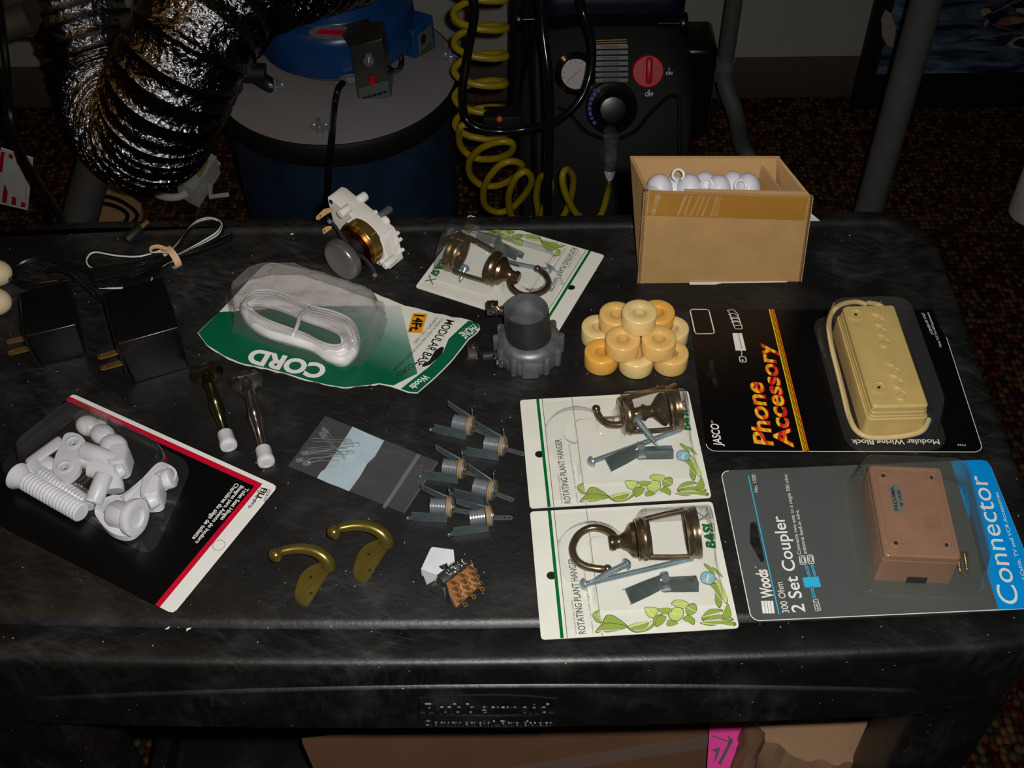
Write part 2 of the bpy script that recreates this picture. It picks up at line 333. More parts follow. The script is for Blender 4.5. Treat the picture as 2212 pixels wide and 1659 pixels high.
def tag(o, label, cat, group=None, kind=None):
    o['label'] = label; o['category'] = cat
    if group: o['group'] = group
    if kind: o['kind'] = kind
    return o
def thing(name, label, cat, loc, group=None):
    o = bpy.data.objects.new(name, None); COL.objects.link(o); o.location = loc; o.empty_display_size = .01
    return tag(o, label, cat, group)
def struct(o): o['kind'] = 'structure'; return o
def copy_tree(o, parent=None):
    c = o.copy(); COL.objects.link(c); c.parent = parent
    for ch in o.children: copy_tree(ch, c)
    return c
# ================================================================== the room
WY = U(1700, 207, 0).y          # wall plane
g = MB('carpet'); g.box((0, 1.2, -.02), (5.4, 4.4, .04)); struct(g.build('floor'))
g = MB('wall'); g.box((0, WY+.05, 1.3), (5.4, .10, 2.6)); struct(g.build('wall_back'))
for nm, c, s in (('wall_left', (-2.65, .6, 1.3), (.1, 3.3, 2.6)), ('wall_right', (2.65, .6, 1.3), (.1, 3.3, 2.6)), ('wall_front', (0, -1.0, 1.3), (5.4, .1, 2.6)), ('ceiling', (0, .6, 2.65), (5.4, 3.4, .1))):
    g = MB('wall'); g.box(c, s); struct(g.build(nm))
g = MB('baseboard'); g.box((0, WY-.004, .05), (5.4, .008, .10), bev=.003); struct(g.build('baseboard_back'))
# ================================================================== the cart
def cring(x0, x1, y0, y1, r, n=8, ne=24):
    o = []
    cs = ((x1-r, y1-r, 0), (x0+r, y1-r, 90), (x0+r, y0+r, 180), (x1-r, y0+r, 270))
    for i, (cx, cy, a0) in enumerate(cs):
        c = [(cx+r*math.cos(math.radians(a0+90*k/n)), cy+r*math.sin(math.radians(a0+90*k/n))) for k in range(n+1)]
        o += c; nx, ny, na = cs[(i+1) % 4]; q = (nx+r*math.cos(math.radians(na)), ny+r*math.sin(math.radians(na)))
        for k in range(1, ne): o.append((c[-1][0]+(q[0]-c[-1][0])*k/ne, c[-1][1]+(q[1]-c[-1][1])*k/ne))
    return o
FY = .3698
def bow(x): return .0082*(x/.34)**2
def cwarp(v):
    w = sstep(.52, .40, v.y); y = v.y + min(bow(v.x), .02)*w - .016*sstep(-.405, -.43, v.x)*sstep(.6, .78, v.y); return (v.x, y, v.z)
def rimz(x, y): return .0012 + .0032*sstep(.6, .78, y) - .0042*sstep(.52, .42, y)
cart = thing('utility_cart', 'black plastic utility cart with a scratched dusty flat top holding all the parts', 'cart', (0, .58, 0))
X0, X1, Y0, Y1 = -.66, .3655, FY, .8050
def R(i, z, r, flat=False):
    a, b, c, d = (i, i, i, i) if not isinstance(i, tuple) else i
    return [(x, y, TZ+z+(0 if flat else rimz(x, y))) for x, y in cring(X0+a, X1-b, Y0+c, Y1-d, r)]
rings = [R(.012, -.086, .04), R(.001, -.086, .05), R(0, -.080, .05), R(0, -.006, .05), R(.0012, -.0025, .05), R(.0035, -.0006, .048), R(.007, 0, .046),
         R((.262, .017, .0255, .0125), 0, .03), R((.266, .0195, .0275, .0145), -.0008, .028)]
rings += [[(x, y, TZ+rimz(x, y)*.45) for x, y in cring(X0+.269, X1-.0225, Y0+.0300, Y1-.0168, .026)], [(x, y, TZ) for x, y in cring(X0+.273, X1-.026, Y0+.0335, Y1-.0195, .024)]]
g = MB('cart'); g.loops(rings); g.warp(cwarp); g.build('top_shelf', cart, angle=60)
# arched apron on the front edge, with the raised lettering
def fy(x, d=0.0): return FY + bow(x) - d
g = MB('cart'); n = 40; a0, a1 = -.338, .2815; up = []; 
for i in range(n+1):
    x = a0+(a1-a0)*i/n; t = (x-(a0+a1)/2)/((a1-a0)/2); z = .8123-.026*t*t - (.012*sstep(.975, 1, abs(t)))
    up.append((x, z))
vs = []; fs = []
for x, z in up: vs += [(x, fy(x, -.001), z+.0006), (x, fy(x, .0020), z-.0004), (x, fy(x, .0026), z-.0016), (x, fy(x, .0022), .7545), (x, fy(x, -.001), .7545)]
for i in range(n):
    for k in range(4): fs.append((i*5+k, i*5+k+1, i*5+k+6, i*5+k+5))
fs += [(4, 3, 2, 1, 0), tuple(n*5+k for k in range(5))]
g.add(vs, fs); g.build('front_apron', cart, angle=50)
G('cart_smooth', (24, 26, 26), .42, spec=.3)
g = MB('cart_smooth')
def FP(x, y, d=.0045): q = UY(x, y, FY); return Vector((q.x, fy(q.x, d), q.z))
frame_pts = [(905, 1500), (980, 1495), (1060, 1493), (1140, 1495), (1203, 1501), (1199, 1555), (1190, 1561), (1060, 1562), (915, 1562), (905, 1556)]
g.tube([FP(x, y, .0024) for x, y in frame_pts], .0010, n=6, closed=True)
g.tube([FP(x, y, .0024) for x, y in [(907, 1533), (980, 1538), (1060, 1540), (1140, 1537), (1198, 1532)]], .0011, n=6)
for st, a, b, c in (('Rubbermaid', (920, 1531), (1184, 1531), (920, 1511)), ('Commercial Products', (912, 1558), (1194, 1558), (912, 1548))):
    i0 = len(g.v); g.text(st, FP(*a, .0052), FP(*b, .0052), FP(*c, .0052), 0, off=.012)
    # give the letters a little height and side walls
    nv = len(g.v)-i0; base = [Vector((v.x, fy(v.x, .0030), v.z+.0005)) for v in g.v[i0:]]; top = [Vector((v.x, fy(v.x, .0041), v.z)) for v in g.v[i0:]]
    g.v[i0:] = top; ed = {}
    for f in [f for f in g.f if min(f) >= i0]:
        for k in range(len(f)): e = (f[k], f[(k+1) % len(f)]); ed[e] = 1
    g.v += base
    for a_, b_ in list(ed):
        if (b_, a_) not in ed: g.f.append((a_, b_, b_+nv, a_+nv)); g.m.append(0)
g.build('raised_lettering', cart, fix=False)
# legs and the lower shelf
def leg(x0, x1, y0, y1, flare):
    m = MB('cart'); rs = []
    for z, k in ((0, 0), (.3, .3), (.62, .8), (TZ-.02, 1)):
        w = (x1-x0); c = (x0+x1)/2; rs.append([(x, y, z) for x, y in [(c+px, (y0+y1)/2+py) for px, py in rrect(w, y1-y0, .012)]])
    m.loops(rs); m.build('leg', cart)
leg(.288, .349, FY+.014, FY+.075, 0); leg(-.40, -.318, FY+.014, FY+.075, 0); leg(.288, .349, .725, .79, 0); leg(-.40, -.318, .725, .785, 0)
lz = .25
g = MB('cart'); o1 = cring(-.403, .356, FY+.01, .795, .04, ne=8)
def sh(i, z): return [(x, y, lz+z) for x, y in cring(-.403+i, .356-i, FY+.01+i, .795-i, .04-min(i, .03), ne=8)]
g.loops([sh(.01, -.06), sh(0, -.055), sh(0, .022), sh(.003, .025), sh(.018, .025), sh(.022, 0)]); g.build('lower_shelf', cart, angle=50)

# ---- what stands on the lower shelf
t = thing('carton', 'large open brown cardboard carton on the lower shelf under the cart front', 'box', (-.02, .58, lz))
zt = .46
def CF(x, y, Y): return UY(x, y, Y)
A = U(648, 1612, zt); B = U(1540, 1568, zt); yF = A.y
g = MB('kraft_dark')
x0, x1 = A.x, B.x; 
def wallbox(m, a, b, z0, z1, th):
    a, b = Vector(a), Vector(b); d = (b-a).normalized(); nrm = Vector((-d.y, d.x, 0))*th
    m.hexa([(a.x, a.y, z0), (b.x, b.y, z0), (b.x+nrm.x, b.y+nrm.y, z0), (a.x+nrm.x, a.y+nrm.y, z0), (a.x, a.y, z1), (b.x, b.y, z1), (b.x+nrm.x, b.y+nrm.y, z1), (a.x+nrm.x, a.y+nrm.y, z1)])
p0 = Vector((x0+.02, yF+.02, 0)); p1 = Vector((x1-.012, yF+.05, 0)); q0 = p0+Vector((-.01, .22, 0)); q1 = p1+Vector((-.01, .20, 0))
for a, b in ((p0, p1), (p1, q1), (q1, q0), (q0, p0)): wallbox(g, a, b, lz+.001, zt-.02, .005)
g.hexa([(p.x, p.y, lz+.001) for p in (p0, p1, q1, q0)]+[(p.x, p.y, lz+.006) for p in (p0, p1, q1, q0)])
g.build('carton_body', t)
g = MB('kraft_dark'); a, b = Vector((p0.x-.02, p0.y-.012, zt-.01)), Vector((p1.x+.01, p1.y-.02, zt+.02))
c, d = b+Vector((.004, -.050, -.13)), a+Vector((.03, -.045, -.14)); th = Vector((0, .003, .004))
g.hexa([d, c, b, a, d+th, c+th, b+th, a+th]); g.build('flap', t)
g = MB(M['bag']); a2, c2 = a.lerp(d, .5)+Vector((.05, 0, 0)), b.lerp(c, .35)
g.tube([a2+th*1.3+Vector((0, -.002, .001)), a2.lerp(c2, .5)+th*1.3+Vector((0, -.002, .003)), c2+th*1.3+Vector((0, -.002, .001))], .01, n=6, flat=(.0006, .012)); g.build('clear_tape', t)
# pink sheet, black speckled sheet, crumpled bag
def quad_sheet(px, z, m, name, label, cat, th=.0012, bend=.0):
    P = [U(x, y, z+(dz if False else 0)) for x, y in px]; g = MB(m)
    g.prism([(p.x, p.y) for p in P], z, z+th); return tag(g.build(name), label, cat)
def slope_sheet(pts, m, name, label, cat, n=8, amp=0.0, th=.0012, extra=None):
    # pts: four corners (world) -> small wavy slab
    a, b, c, d = [Vector(p) for p in pts]; vs = []; fs = []; nr = (b-a).cross(d-a).normalized()
    if nr.z < 0: nr = -nr
    for lay in (0, 1):
        for i in range(n+1):
            for k in range(n+1):
                u, w = i/n, k/n; p = a*(1-u)*(1-w)+b*u*(1-w)+c*u*w+d*(1-u)*w
                p = p + nr*(amp*noise.noise(p*28)+(th if lay else 0)); vs.append(p)
    N1 = (n+1)*(n+1)
    for i in range(n):
        for k in range(n):
            q = i*(n+1)+k; fs.append((N1+q, N1+q+n+1, N1+q+n+2, N1+q+1)); fs.append((q, q+1, q+n+2, q+n+1))
    for i in range(n):
        fs += [(i*(n+1), (i+1)*(n+1), N1+(i+1)*(n+1), N1+i*(n+1)), (i*(n+1)+n, N1+i*(n+1)+n, N1+(i+1)*(n+1)+n, (i+1)*(n+1)+n), (i, N1+i, N1+i+1, i+1), (n*(n+1)+i, n*(n+1)+i+1, N1+n*(n+1)+i+1, N1+n*(n+1)+i)]
    g = MB(m); g.add(vs, fs)
    if extra: extra(g)
    return tag(g.build(name), label, cat)
def pink_marks(g):
    for pts in ([(1572, 1592), (1583, 1602), (1556, 1655), (1550, 1652), (1574, 1604)], [(1537, 1590), (1576, 1604), (1575, 1606), (1537, 1593)], [(1537, 1622), (1556, 1616), (1548, 1640), (1540, 1652), (1546, 1628)]):
        g.poly([UP(x, y, Vector((.24, FY+.10, .462)), Vector((0, -.5, 1)).normalized())+Vector((0, -.0002, .003)) for x, y in pts], 'ink_black')
nP = Vector((0, -.5, 1)).normalized(); OP = Vector((.24, FY+.10, .46))
pc = [UP(x, y, OP, nP) for x, y in [(1526, 1675), (1570, 1675), (1614, 1550), (1534, 1545)]]
slope_sheet(pc, 'pink', 'pink_flyer', 'bright pink printed sheet standing beside the carton under the cart', 'paper', extra=pink_marks)
G('speckled', (22, 26, 28), .35, noise_=(900, .9))
pc = [UP(x, y, OP-Vector((0, 0, .012)), nP) for x, y in [(1560, 1680), (1620, 1680), (1672, 1545), (1600, 1545)]]
slope_sheet(pc, 'speckled', 'glittery_sheet', 'black speckled sheet between the pink paper and the crumpled brown bag', 'sheet', amp=.001)
# crumpled brown paper bag
G('bag_paper', (150, 116, 86), .7, noise_=(15, .1)); g = MB('bag_paper'); c0 = U(1735, 1690, .47)
rs = []
for i in range(29):
    z = i/28; rr = []
    for k in range(72):
        a = 2*PI*k/72; rx, ry = .070*(1-.25*z), .075*(1-.35*z)
        f = 1+.16*noise.noise(Vector((math.cos(a)*2.2, math.sin(a)*2.2, z*3.2)))+.12*noise.noise(Vector((math.cos(a)*4, math.sin(a)*4, z*7+4)))+.05*abs(noise.noise(Vector((math.cos(a)*11, math.sin(a)*11, z*17+4))))
        rr.append((c0.x+rx*f*math.cos(a)+.004*z, c0.y+.02+ry*f*math.sin(a)+.01*z, lz+.001+z*.30+.018*noise.noise(Vector((math.cos(a)*2, math.sin(a)*2, 9)))*z))
    rs.append(rr)
g.loops(rs); tag(g.build('paper_bag', angle=14), 'crumpled brown paper bag on the lower shelf right of the pink sheet', 'bag')

# ================================================================== behind the cart: drum with vacuum head
DZ = .45; dc = U(728, 155, DZ); DR = .190
drum = thing('dust_drum', 'blue fibre drum with white lid and black rim carrying the vacuum head', 'drum', (dc.x, dc.y, 0))
Xd = Matrix.Translation((dc.x, dc.y, 0))
g = MB('drum_blue'); g.lathe([(.176, .001), (.178, .01), (.181, .2), (.183, .36), (.186, .40), (.186, .43)], X=Xd, n=64); g.build('barrel', drum)
g = MB('rubber'); g.lathe([(.187, .412), (.194, .412), (.196, .416), (.196, .445), (.193, .4505), (.187, .4505)], X=Xd, n=72); g.build('rim_band', drum)
g = MB('lid_white'); g.lathe([(.1905, .4400), (.1905, .4512), (.189, .4522), (.06, .4535)], X=Xd, n=72); g.build('lid', drum)
for i, (x, y) in enumerate([(692, 285), (975, 132), (598, 198)]):
    p = U(x, y, DZ+.004); g = MB('steel'); g.cyl(p-Vector((0, 0, .006)), p+Vector((0, 0, .024)), .0025); g.lathe([(.006, 0), (.006, .008), (.004, .011)], X=Matrix.Translation(p), n=6)
    for s in (-1, 1): g.ball(p+Vector((s*.009, 0, .010)), .006, sc=(1, .35, .9), n=10)
    g.build('wing_nut', drum)
def wedge(x, y):
    p = U(x, y, DZ+.004); return p
g = MB('black_matte'); p = U(590, 188, DZ+.006); q = U(545, 160, DZ+.03); g.cyl(q, p, .012); g.cyl(q+Vector((-.02, 0, .004)), q+Vector((.02, .0, 0)), .016); g.build('lid_clamp', drum)
hc = U(733, 96, DZ+.004)
head = thing('vacuum_head', 'blue domed vacuum motor head with switch box on top of the white drum lid', 'vacuum', (hc.x, hc.y, DZ+.004))
Xh = Matrix.Translation((hc.x, hc.y, DZ+.0045)); G('gasket', (92, 96, 100), .5)
g = MB('gasket'); g.lathe([(.104, 0), (.108, .004), (.108, .016), (.10, .018)], X=Xh, n=56); g.build('gasket_ring', head)
g = MB('head_blue'); g.lathe([(.118, .0165), (.1255, .018), (.1275, .028), (.1245, .070), (.120, .082), (.110, .088), (.098, .090), (.095, .094), (.094, .116), (.088, .126), (.06, .136), (.02, .139)], X=Xh, n=64); g.build('housing', head, angle=60)
# name plate on the dome (oval, silver and red)
pp = U(745, 58, DZ+.096+.004); g = MB('steel'); g.mi('ink_red')
Xn = frame((hc.x+.008, hc.y-.110, DZ+.0935), (1, 0, 0), (0, -.30, .95)); g.prism([(.034*math.cos(a), .013*math.sin(a)) for a in [2*PI*k/28 for k in range(28)]], 0, .0015, X=Xn); g.prism([(-.022, -.004), (.020, -.006), (.024, .002), (-.018, .005)], .0015, .0019, 'ink_red', X=Xn); g.build('name_plate', head)
# steel switch box
fa = [(757, 103), (826, 84), (846, 208), (776, 231)]; Yb = hc.y-.150
P = [UY(x, y, Yb) for x, y in fa]; 
sw = MB('steel'); bk = Vector((0, .05, .002))
G('box_steel', (120, 116, 108), .38, .9, noise_=(40, .12)); sw = MB('box_steel')
sw.hexa([P[3], P[2], P[2]+bk, P[3]+bk, P[0], P[1], P[1]+bk, P[0]+bk], bev=.001); tp = [UY(x, y, Yb+.055) for x, y in [(727, 62), (795, 42)]]
sw.hexa([P[0]+Vector((0, .001, -.001)), P[1]+Vector((0, .001, -.001)), tp[1], tp[0], P[0]+Vector((0, .001, .001)), P[1]+Vector((0, .001, .001)), tp[1]+Vector((0, 0, .002)), tp[0]+Vector((0, 0, .002))])
sb = sw.build('switch_box', head)
nb = (P[1]-P[0]).cross(P[3]-P[0]).normalized(); nb = nb if nb.y < 0 else -nb
g = MB('steel'); c = UY(797, 128, Yb); g.cyl(c, c+nb*.006, .0085, n=6); g.cyl(c, c+nb*.016, .003); g.build('toggle_switch', sb)
g = MB('red_knob'); c = UY(805, 172, Yb); g.cyl(c, c+nb*.008, .007, r2=.005, n=16); g.build('indicator_light', sb)
g = MB('ink_grey'); q = [UY(x, y, Yb)+nb*.0006 for x, y in [(774, 190), (838, 172), (844, 206), (780, 226)]]; g.hexa(q+[p+nb*.0006 for p in q]); [g.poly([UY(x+dx, y+dy, Yb)+nb*.0016 for dx, dy in ((0, 0), (w, -w*.3), (w, -w*.3-5), (0, -5))], 'dark_navy') for x, y, w in ((784, 214, 7), (793, 211, 10), (805, 208, 8), (815, 205, 11), (828, 201, 7))]; g.build('maker_label', sb)
g = MB('steel'); c = UY(745, 172, Yb+.02); g.cyl(c, c+Vector((.02, .0, .002)), .008); g.cyl(c+Vector((-.004, 0, .004)), c+Vector((.004, -.01, 0)), .005); g.build('cable_clamp', sb)
# label box on the right
qa = [(893, 70), (936, 32), (944, 120), (898, 166)]; Yc = hc.y-.03
Q = [UY(x, y, Yc-.012 if i in (0, 3) else Yc+.02) for i, (x, y) in enumerate(qa)]; bk = Vector((-.05, .03, 0))
g = MB('head_blue'); g.hexa([Q[3], Q[2], Q[2]+bk, Q[3]+bk, Q[0], Q[1], Q[1]+bk, Q[0]+bk], bev=.003); lb = g.build('junction_box', head)
nq = (Q[1]-Q[0]).cross(Q[3]-Q[0]).normalized(); nq = nq if nq.y < 0 else -nq
g = MB('ink_grey'); cen = sum(Q, Vector())/4
def onq(u, v): return Q[0]*(1-u)*(1-v)+Q[1]*u*(1-v)+Q[2]*u*v+Q[3]*(1-u)*v + nq*.0008
g.mi('kraft_inner'); g.hexa([onq(.18, .85), onq(.85, .85), onq(.85, .14), onq(.18, .14)]+[p+nq*.0006 for p in (onq(.18, .85), onq(.85, .85), onq(.85, .14), onq(.18, .14))])
for k in range(5):
    v = .55+.06*k; g.poly([onq(.25, v)+nq*.0008, onq(.78, v)+nq*.0008, onq(.78, v+.025)+nq*.0008, onq(.25, v+.025)+nq*.0008], 'ink_black')
g.poly([onq(.42+.12*math.cos(a), .32+.12*math.sin(a))+nq*.0008 for a in [2*PI*k/16 for k in range(16)]], 'ink_black'); g.build('rating_label', lb)
g = MB('cable_black'); g.tube(catmull([UY(852, 82, Yc-.01), UY(857, 108, Yc-.03), UY(868, 128, Yc-.04), UY(862, 150, Yc-.05), UY(845, 152, Yb+.01), UY(836, 146, Yb+.02)], 6), .0045); g.build('short_cable', head)
g = MB('steel'); g.cyl(UY(848, 92, Yc-.005), UY(862, 100, Yc-.01), .010); g.build('cable_gland', head)
# mains lead hanging down the drum
g = MB('cable_black'); g.tube(catmull([UY(742, 178, Yb+.01), UY(730, 195, Yb-.006), UY(722, 240, Yb-.03), UY(717, 300, dc.y-.208), UY(712, 350, dc.y-.215), UY(707, 420, dc.y-.215), UY(704, 520, dc.y-.21)], 8), .0052); tag(g.build('power_lead'), 'black power lead hanging down the front of the blue drum', 'cable')

# ================================================================== foil duct
def duct_path():
    P = [(60, -250, 1.72), (135, -60, 1.68), (180, 60, 1.64), (220, 160, 1.60), (250, 235, 1.53), (280, 282, 1.42), (325, 284, 1.30), (356, 210, 1.25), (398, 120, 1.25), (442, 42, 1.28), (510, -38, 1.35), (630, -82, 1.45), (760, -112, 1.55)]
    return catmull([UY(x, y, Y) for x, y, Y in P], 26)
path = duct_path(); LN = [0]
for i in range(1, len(path)): LN.append(LN[-1]+(path[i]-path[i-1]).length)
rings = []; up = Vector((0, 0, 1)); n = 96; tot = LN[-1]; steps = int(tot/.0014); j = 0
for i in range(steps+1):
    s = tot*i/steps
    while j < len(LN)-2 and LN[j+1] < s: j += 1
    f = (s-LN[j])/max(LN[j+1]-LN[j], 1e-9); p = path[j].lerp(path[j+1], f); t = (path[min(j+2, len(path)-1)]-path[max(j-1, 0)]).normalized()
    if i == 0: up = Vector((0, -1, 0))
    up = (up-t*up.dot(t)).normalized(); sd = t.cross(up); ph = s/.0205; cr = abs(math.sin(ph*PI)); dd_ = abs(ph-round(ph))*.0205; r0 = .0765 - .0045*cr**.7 + .0022*math.exp(-(dd_/.0013)**2) 
    ring = []
    for k in range(n):
        a = 2*PI*k/n; d0 = up*math.cos(a)+sd*math.sin(a)
        w = cr*(0.0026*noise.noise(Vector((math.cos(a)*5, math.sin(a)*5, s*48)))+.0030*noise.noise(Vector((math.cos(a)*14, math.sin(a)*14, s*110))))
        ring.append(p+d0*(r0+w))
    rings.append(ring)
g = MB('foil'); g.loops(rings, caps=(False, False)); tag(g.build('foil_duct', angle=70), 'crinkled silver foil flexible duct bent in a U beside the drum', 'duct')

# ================================================================== compressor
CO = UY(1320, 240, 1.60); CN = Vector((0, -math.cos(.5), math.sin(.5)))
def CP(x, y, d=0.0): return UP(x, y, CO, CN)+CN*d
comp = thing('air_compressor', 'black portable air compressor with gauge, red switch and black regulator knob', 'compressor', (CO.x, CO.y+.1, 0))
G('comp_black', (19, 20, 20), .5, spec=.12, bump=(600, .2, .0004))
out = [(1150, 95), (1180, 62), (1240, 52), (1420, 50), (1462, 56), (1488, 90), (1500, 200), (1494, 300), (1478, 470), (1440, 700), (1150, 700), (1128, 470), (1118, 300), (1124, 180)]
P = [CP(x, y) for x, y in out]
vs = []; 
def back(p, k): return Vector((p.x, p.y+k, p.z))
ctr = sum(P, Vector())/len(P)
rings = []
for d, k, sc in ((.0, .30, .97), (0, .02, 1.0), (.004, 0, .985), (.006, 0, .96)):
    rings.append([ (ctr+(p-ctr)*sc)+CN*d+Vector((0, k, 0)) for p in P])
rings = [[Vector((p.x, p.y, max(p.z, .002))) for p in r] for r in rings]
g = MB('comp_black'); g.loops(rings); g.build('body', comp, angle=30)
# moulded ridges on the panel
g = MB('comp_black'); g.tube(catmull([CP(x, y, .006) for x, y in [(1205, 232), (1230, 245), (1268, 285), (1320, 300), (1370, 283), (1402, 245), (1440, 210), (1458, 208), (1466, 230), (1466, 420)]], 6), .0032, n=8)
g.tube(catmull([CP(x, y, .006) for x, y in [(1165, 80), (1160, 150), (1163, 250), (1165, 420)]], 6), .014, n=10); g.build('moulded_ridge', comp)
Xg = lambda x, y, d=.006: frame(CP(x, y, d), (1, 0, 0), CN)
pm = (CP(1420, 240)-CP(1320, 240)).length/100      # metres per pixel on the panel
ga = MB('chrome'); ga.lathe([(.034*1, 0), (.0265, .004), (.0262, .010), (.0235, .011), (.0232, .007)], X=Xg(1243, 158), n=40); gg = ga.build('gauge_bezel', comp)
g = MB('gauge_white'); g.lathe([(.0230, .0060), (.0229, .0078)], X=Xg(1243, 158), n=36); g.mi('ink_black')
X = Xg(1243, 158)
for k in range(11):
    a = math.radians(225-27*k); c, s = math.cos(a), math.sin(a); g.poly([(c*r-s*w, s*r+c*w, .0082) for r, w in ((.017, -.0005), (.0205, -.0005), (.0205, .0005), (.017, .0005))], 'ink_black', X)
g.build('gauge_dial', gg)
g = MB('ink_deep_orange'); g.cyl(X @ Vector((-.013, -.010, .0092)), X @ Vector((.007, .006, .0092)), .0006, n=6); g.cyl(X @ Vector((0, 0, .008)), X @ Vector((0, 0, .011)), .0022, 'ink_deep_orange'); g.build('needle', gg)
g = MB('red_knob'); X = Xg(1398, 153); g.lathe([(.026, 0), (.0255, .006), (.0235, .008)], X=X, n=40); g.mi('red_knob')
g.box((.001, .002, .013), (.010, .040, .012), 0, X, bev=.004); g.build('red_switch_knob', comp)
g = MB('black_plastic'); X = Xg(1320, 232); g.lathe([(.042, 0), (.040, .005), (.036, .006), (.030, .008), (.026, .010), (.0235, .028), (.020, .032), (.012, .033)], X=X, n=40, wob=lambda a: 1+.006*math.cos(14*a)); rk = g.build('regulator_knob', comp)
G('blue_ink', (30, 50, 190), .4); g = MB('blue_ink')
for k in range(8):
    a = math.radians(128+13*k); w = .0022+.0006*(k % 3)
    c, s = math.cos(a), math.sin(a); g.poly([(c*r-s*q, s*r+c*q, .0072) for r, q in ((.033, -w), (.0375, -w), (.0375, w), (.033, w))], 0, X)
g.build('knob_scale', rk)
for st, a, b, c in (('OFF', (1392, 207), (1410, 207), (1392, 199)), ('0', (1398, 199), (1402, 199), (1398, 193)), ('ON', (1437, 161), (1451, 161), (1437, 154)), ('I', (1443, 152), (1445, 152), (1443, 146))): g = MB('ink_white'); g.text(st, CP(*a, .0072), CP(*b, .0072), CP(*c, .0072), 'ink_white', off=.02); g.build('panel_lettering', comp)
g = MB('ink_grey')
for k in range(7):
    y0 = 96+12*k; g.poly([CP(x, y, .0072) for x, y in [(1286, y0+9), (1356, y0+8), (1356, y0), (1285, y0+1)]], 'ink_grey')
    g.poly([CP(x, y, .0076) for x, y in [(1298, y0+7), (1336, y0+6.5), (1336, y0+2), (1298, y0+2.5)]], 'ink_black')
for k in range(3): g.poly([CP(x, y, .0072) for x, y in [(1284, 86+5*k), (1353, 84+5*k), (1353, 86+5*k), (1284, 88+5*k)]], 'kraft_inner')
g.build('warning_label', comp)
g = MB('dark_navy'); c1 = UY(1320, -20, CO.y+.16); g.box((c1.x, c1.y, c1.z-.02), (.235, .13, .12), 0, bev=.03, seg=4); g.build('air_tank', comp)
g = MB('black_plastic')
for (x, y, s) in ((1112, 42, 1), (1484, 50, -1)):
    g = MB('black_plastic'); c = UY(x, y, CO.y+.02); g.cyl(c, c+Vector((s*.012, 0, 0)), .017, bev=.003); g.cyl(c, c+Vector((s*.045, 0, 0)), .004); g.build('handle_clamp', comp)
g = MB('black_plastic'); c = UY(1505, 190, CO.y+.04); g.box((c.x, c.y+.04, c.z-.01), (.055, .09, .17), 0, bev=.012, seg=3); g.build('motor_cover', comp)
g = MB('black_matte')
for x in (1121, 1160):
    g = MB('black_matte'); a = UY(x, -160, CO.y+.06); b = UY(x-3, 255, CO.y+.06); g.cyl(b, a, .011); g.build('handle_tube', comp)
g = MB('alu'); a = CP(1318, 290, .02); g.cyl(a, a+Vector((0, -.004, -.022)), .013); b = a+Vector((0, -.004, -.022)); g.cyl(b, b+Vector((0, -.004, -.016)), .017, n=6); b2 = b+Vector((0, -.004, -.016)); g.cyl(b2, b2+Vector((0, -.003, -.02)), .010); g.build('outlet_fitting', comp)
G('bright_nickel', (245, 245, 248), .3, .35); g = MB('bright_nickel'); b3 = b2+Vector((0, -.003, -.02)); g.cyl(b3, b3+Vector((0, -.004, -.026)), .0105, n=20, bev=.002); g.build('quick_coupler', comp)
# yellow coiled hose
pts = []
a = UY(1037, -60, 1.50); b = UY(1037, 305, 1.44); turns = 6.1; nn = int(turns*22)
for i in range(nn):
    f = i/nn; c = a.lerp(b, f); an = 2*PI*turns*f+.6; pts.append(c+Vector((.037*math.cos(an), .021*math.sin(an), 0)))
tr = [(150, 930), (110, 1040), (150, 1130), (250, 1185), (400, 1180), (500, 1130), (500, 1065), (400, 1060), (270, 1110), (190, 1200), (190, 1300), (270, 1380), (400, 1385), (530, 1320), (580, 1240), (520, 1205), (420, 1230), (330, 1330), (290, 1440), (310, 1540), (400, 1585), (500, 1555), (600, 1450), (650, 1350), (610, 1282), (540, 1320), (490, 1420), (480, 1520), (520, 1650), (620, 1700), (700, 1620), (685, 1470), (710, 1340), (760, 1310), (795, 1380), (770, 1500), (720, 1620), (800, 1700), (890, 1610), (950, 1450), (960, 1320), (910, 1265), (880, 1330), (910, 1460), (990, 1600), (1090, 1650), (1170, 1600), (1215, 1480), (1238, 1330)]
q = []
for i, (x, y) in enumerate(tr): q.append(UY(960+x/3.457, y/3.457, 1.405+.022*math.sin(i*2*PI/9.0)))
q[-1] = b3+Vector((0, -.004, -.026)); q[-2] = UY(960+1222/3.457, 1420/3.457, 1.47)
g = MB('hose_yellow'); g.tube(catmull(pts[::3]+q, 5), .0052, n=10); tag(g.build('coiled_air_hose'), 'yellow coiled air hose hanging between drum and compressor', 'hose')
g = MB('cable_black'); g.tube(catmull([UY(x, y, Y) for x, y, Y in [(1010, -30, 1.44), (1026, 20, 1.43), (1012, 110, 1.42), (1000, 190, 1.40), (1004, 250, 1.39), (1030, 276, 1.38), (1080, 284, 1.38), (1140, 278, 1.38), (1200, 262, 1.40), (1250, 220, 1.42), (1275, 160, 1.44), (1278, 90, 1.47), (1258, 20, 1.5), (1250, -40, 1.5)]], 8), .0060, n=10); ck = g.build('looped_cable'); tag(ck, 'black cable looping from the yellow hose across the compressor gauge', 'cable')
g = MB('black_matte'); c = UY(1085, 262, 1.43); g.box(c, (.055, .03, .035), 0, bev=.004); g.mi('ink_deep_orange'); d = UY(1079, 256, 1.412); g.cyl(d, d+Vector((0, -.003, .001)), .004, 'ink_deep_orange', n=10); tag(g.build('plug_adapter'), 'black plug adapter with small orange light beside the hose', 'plug')
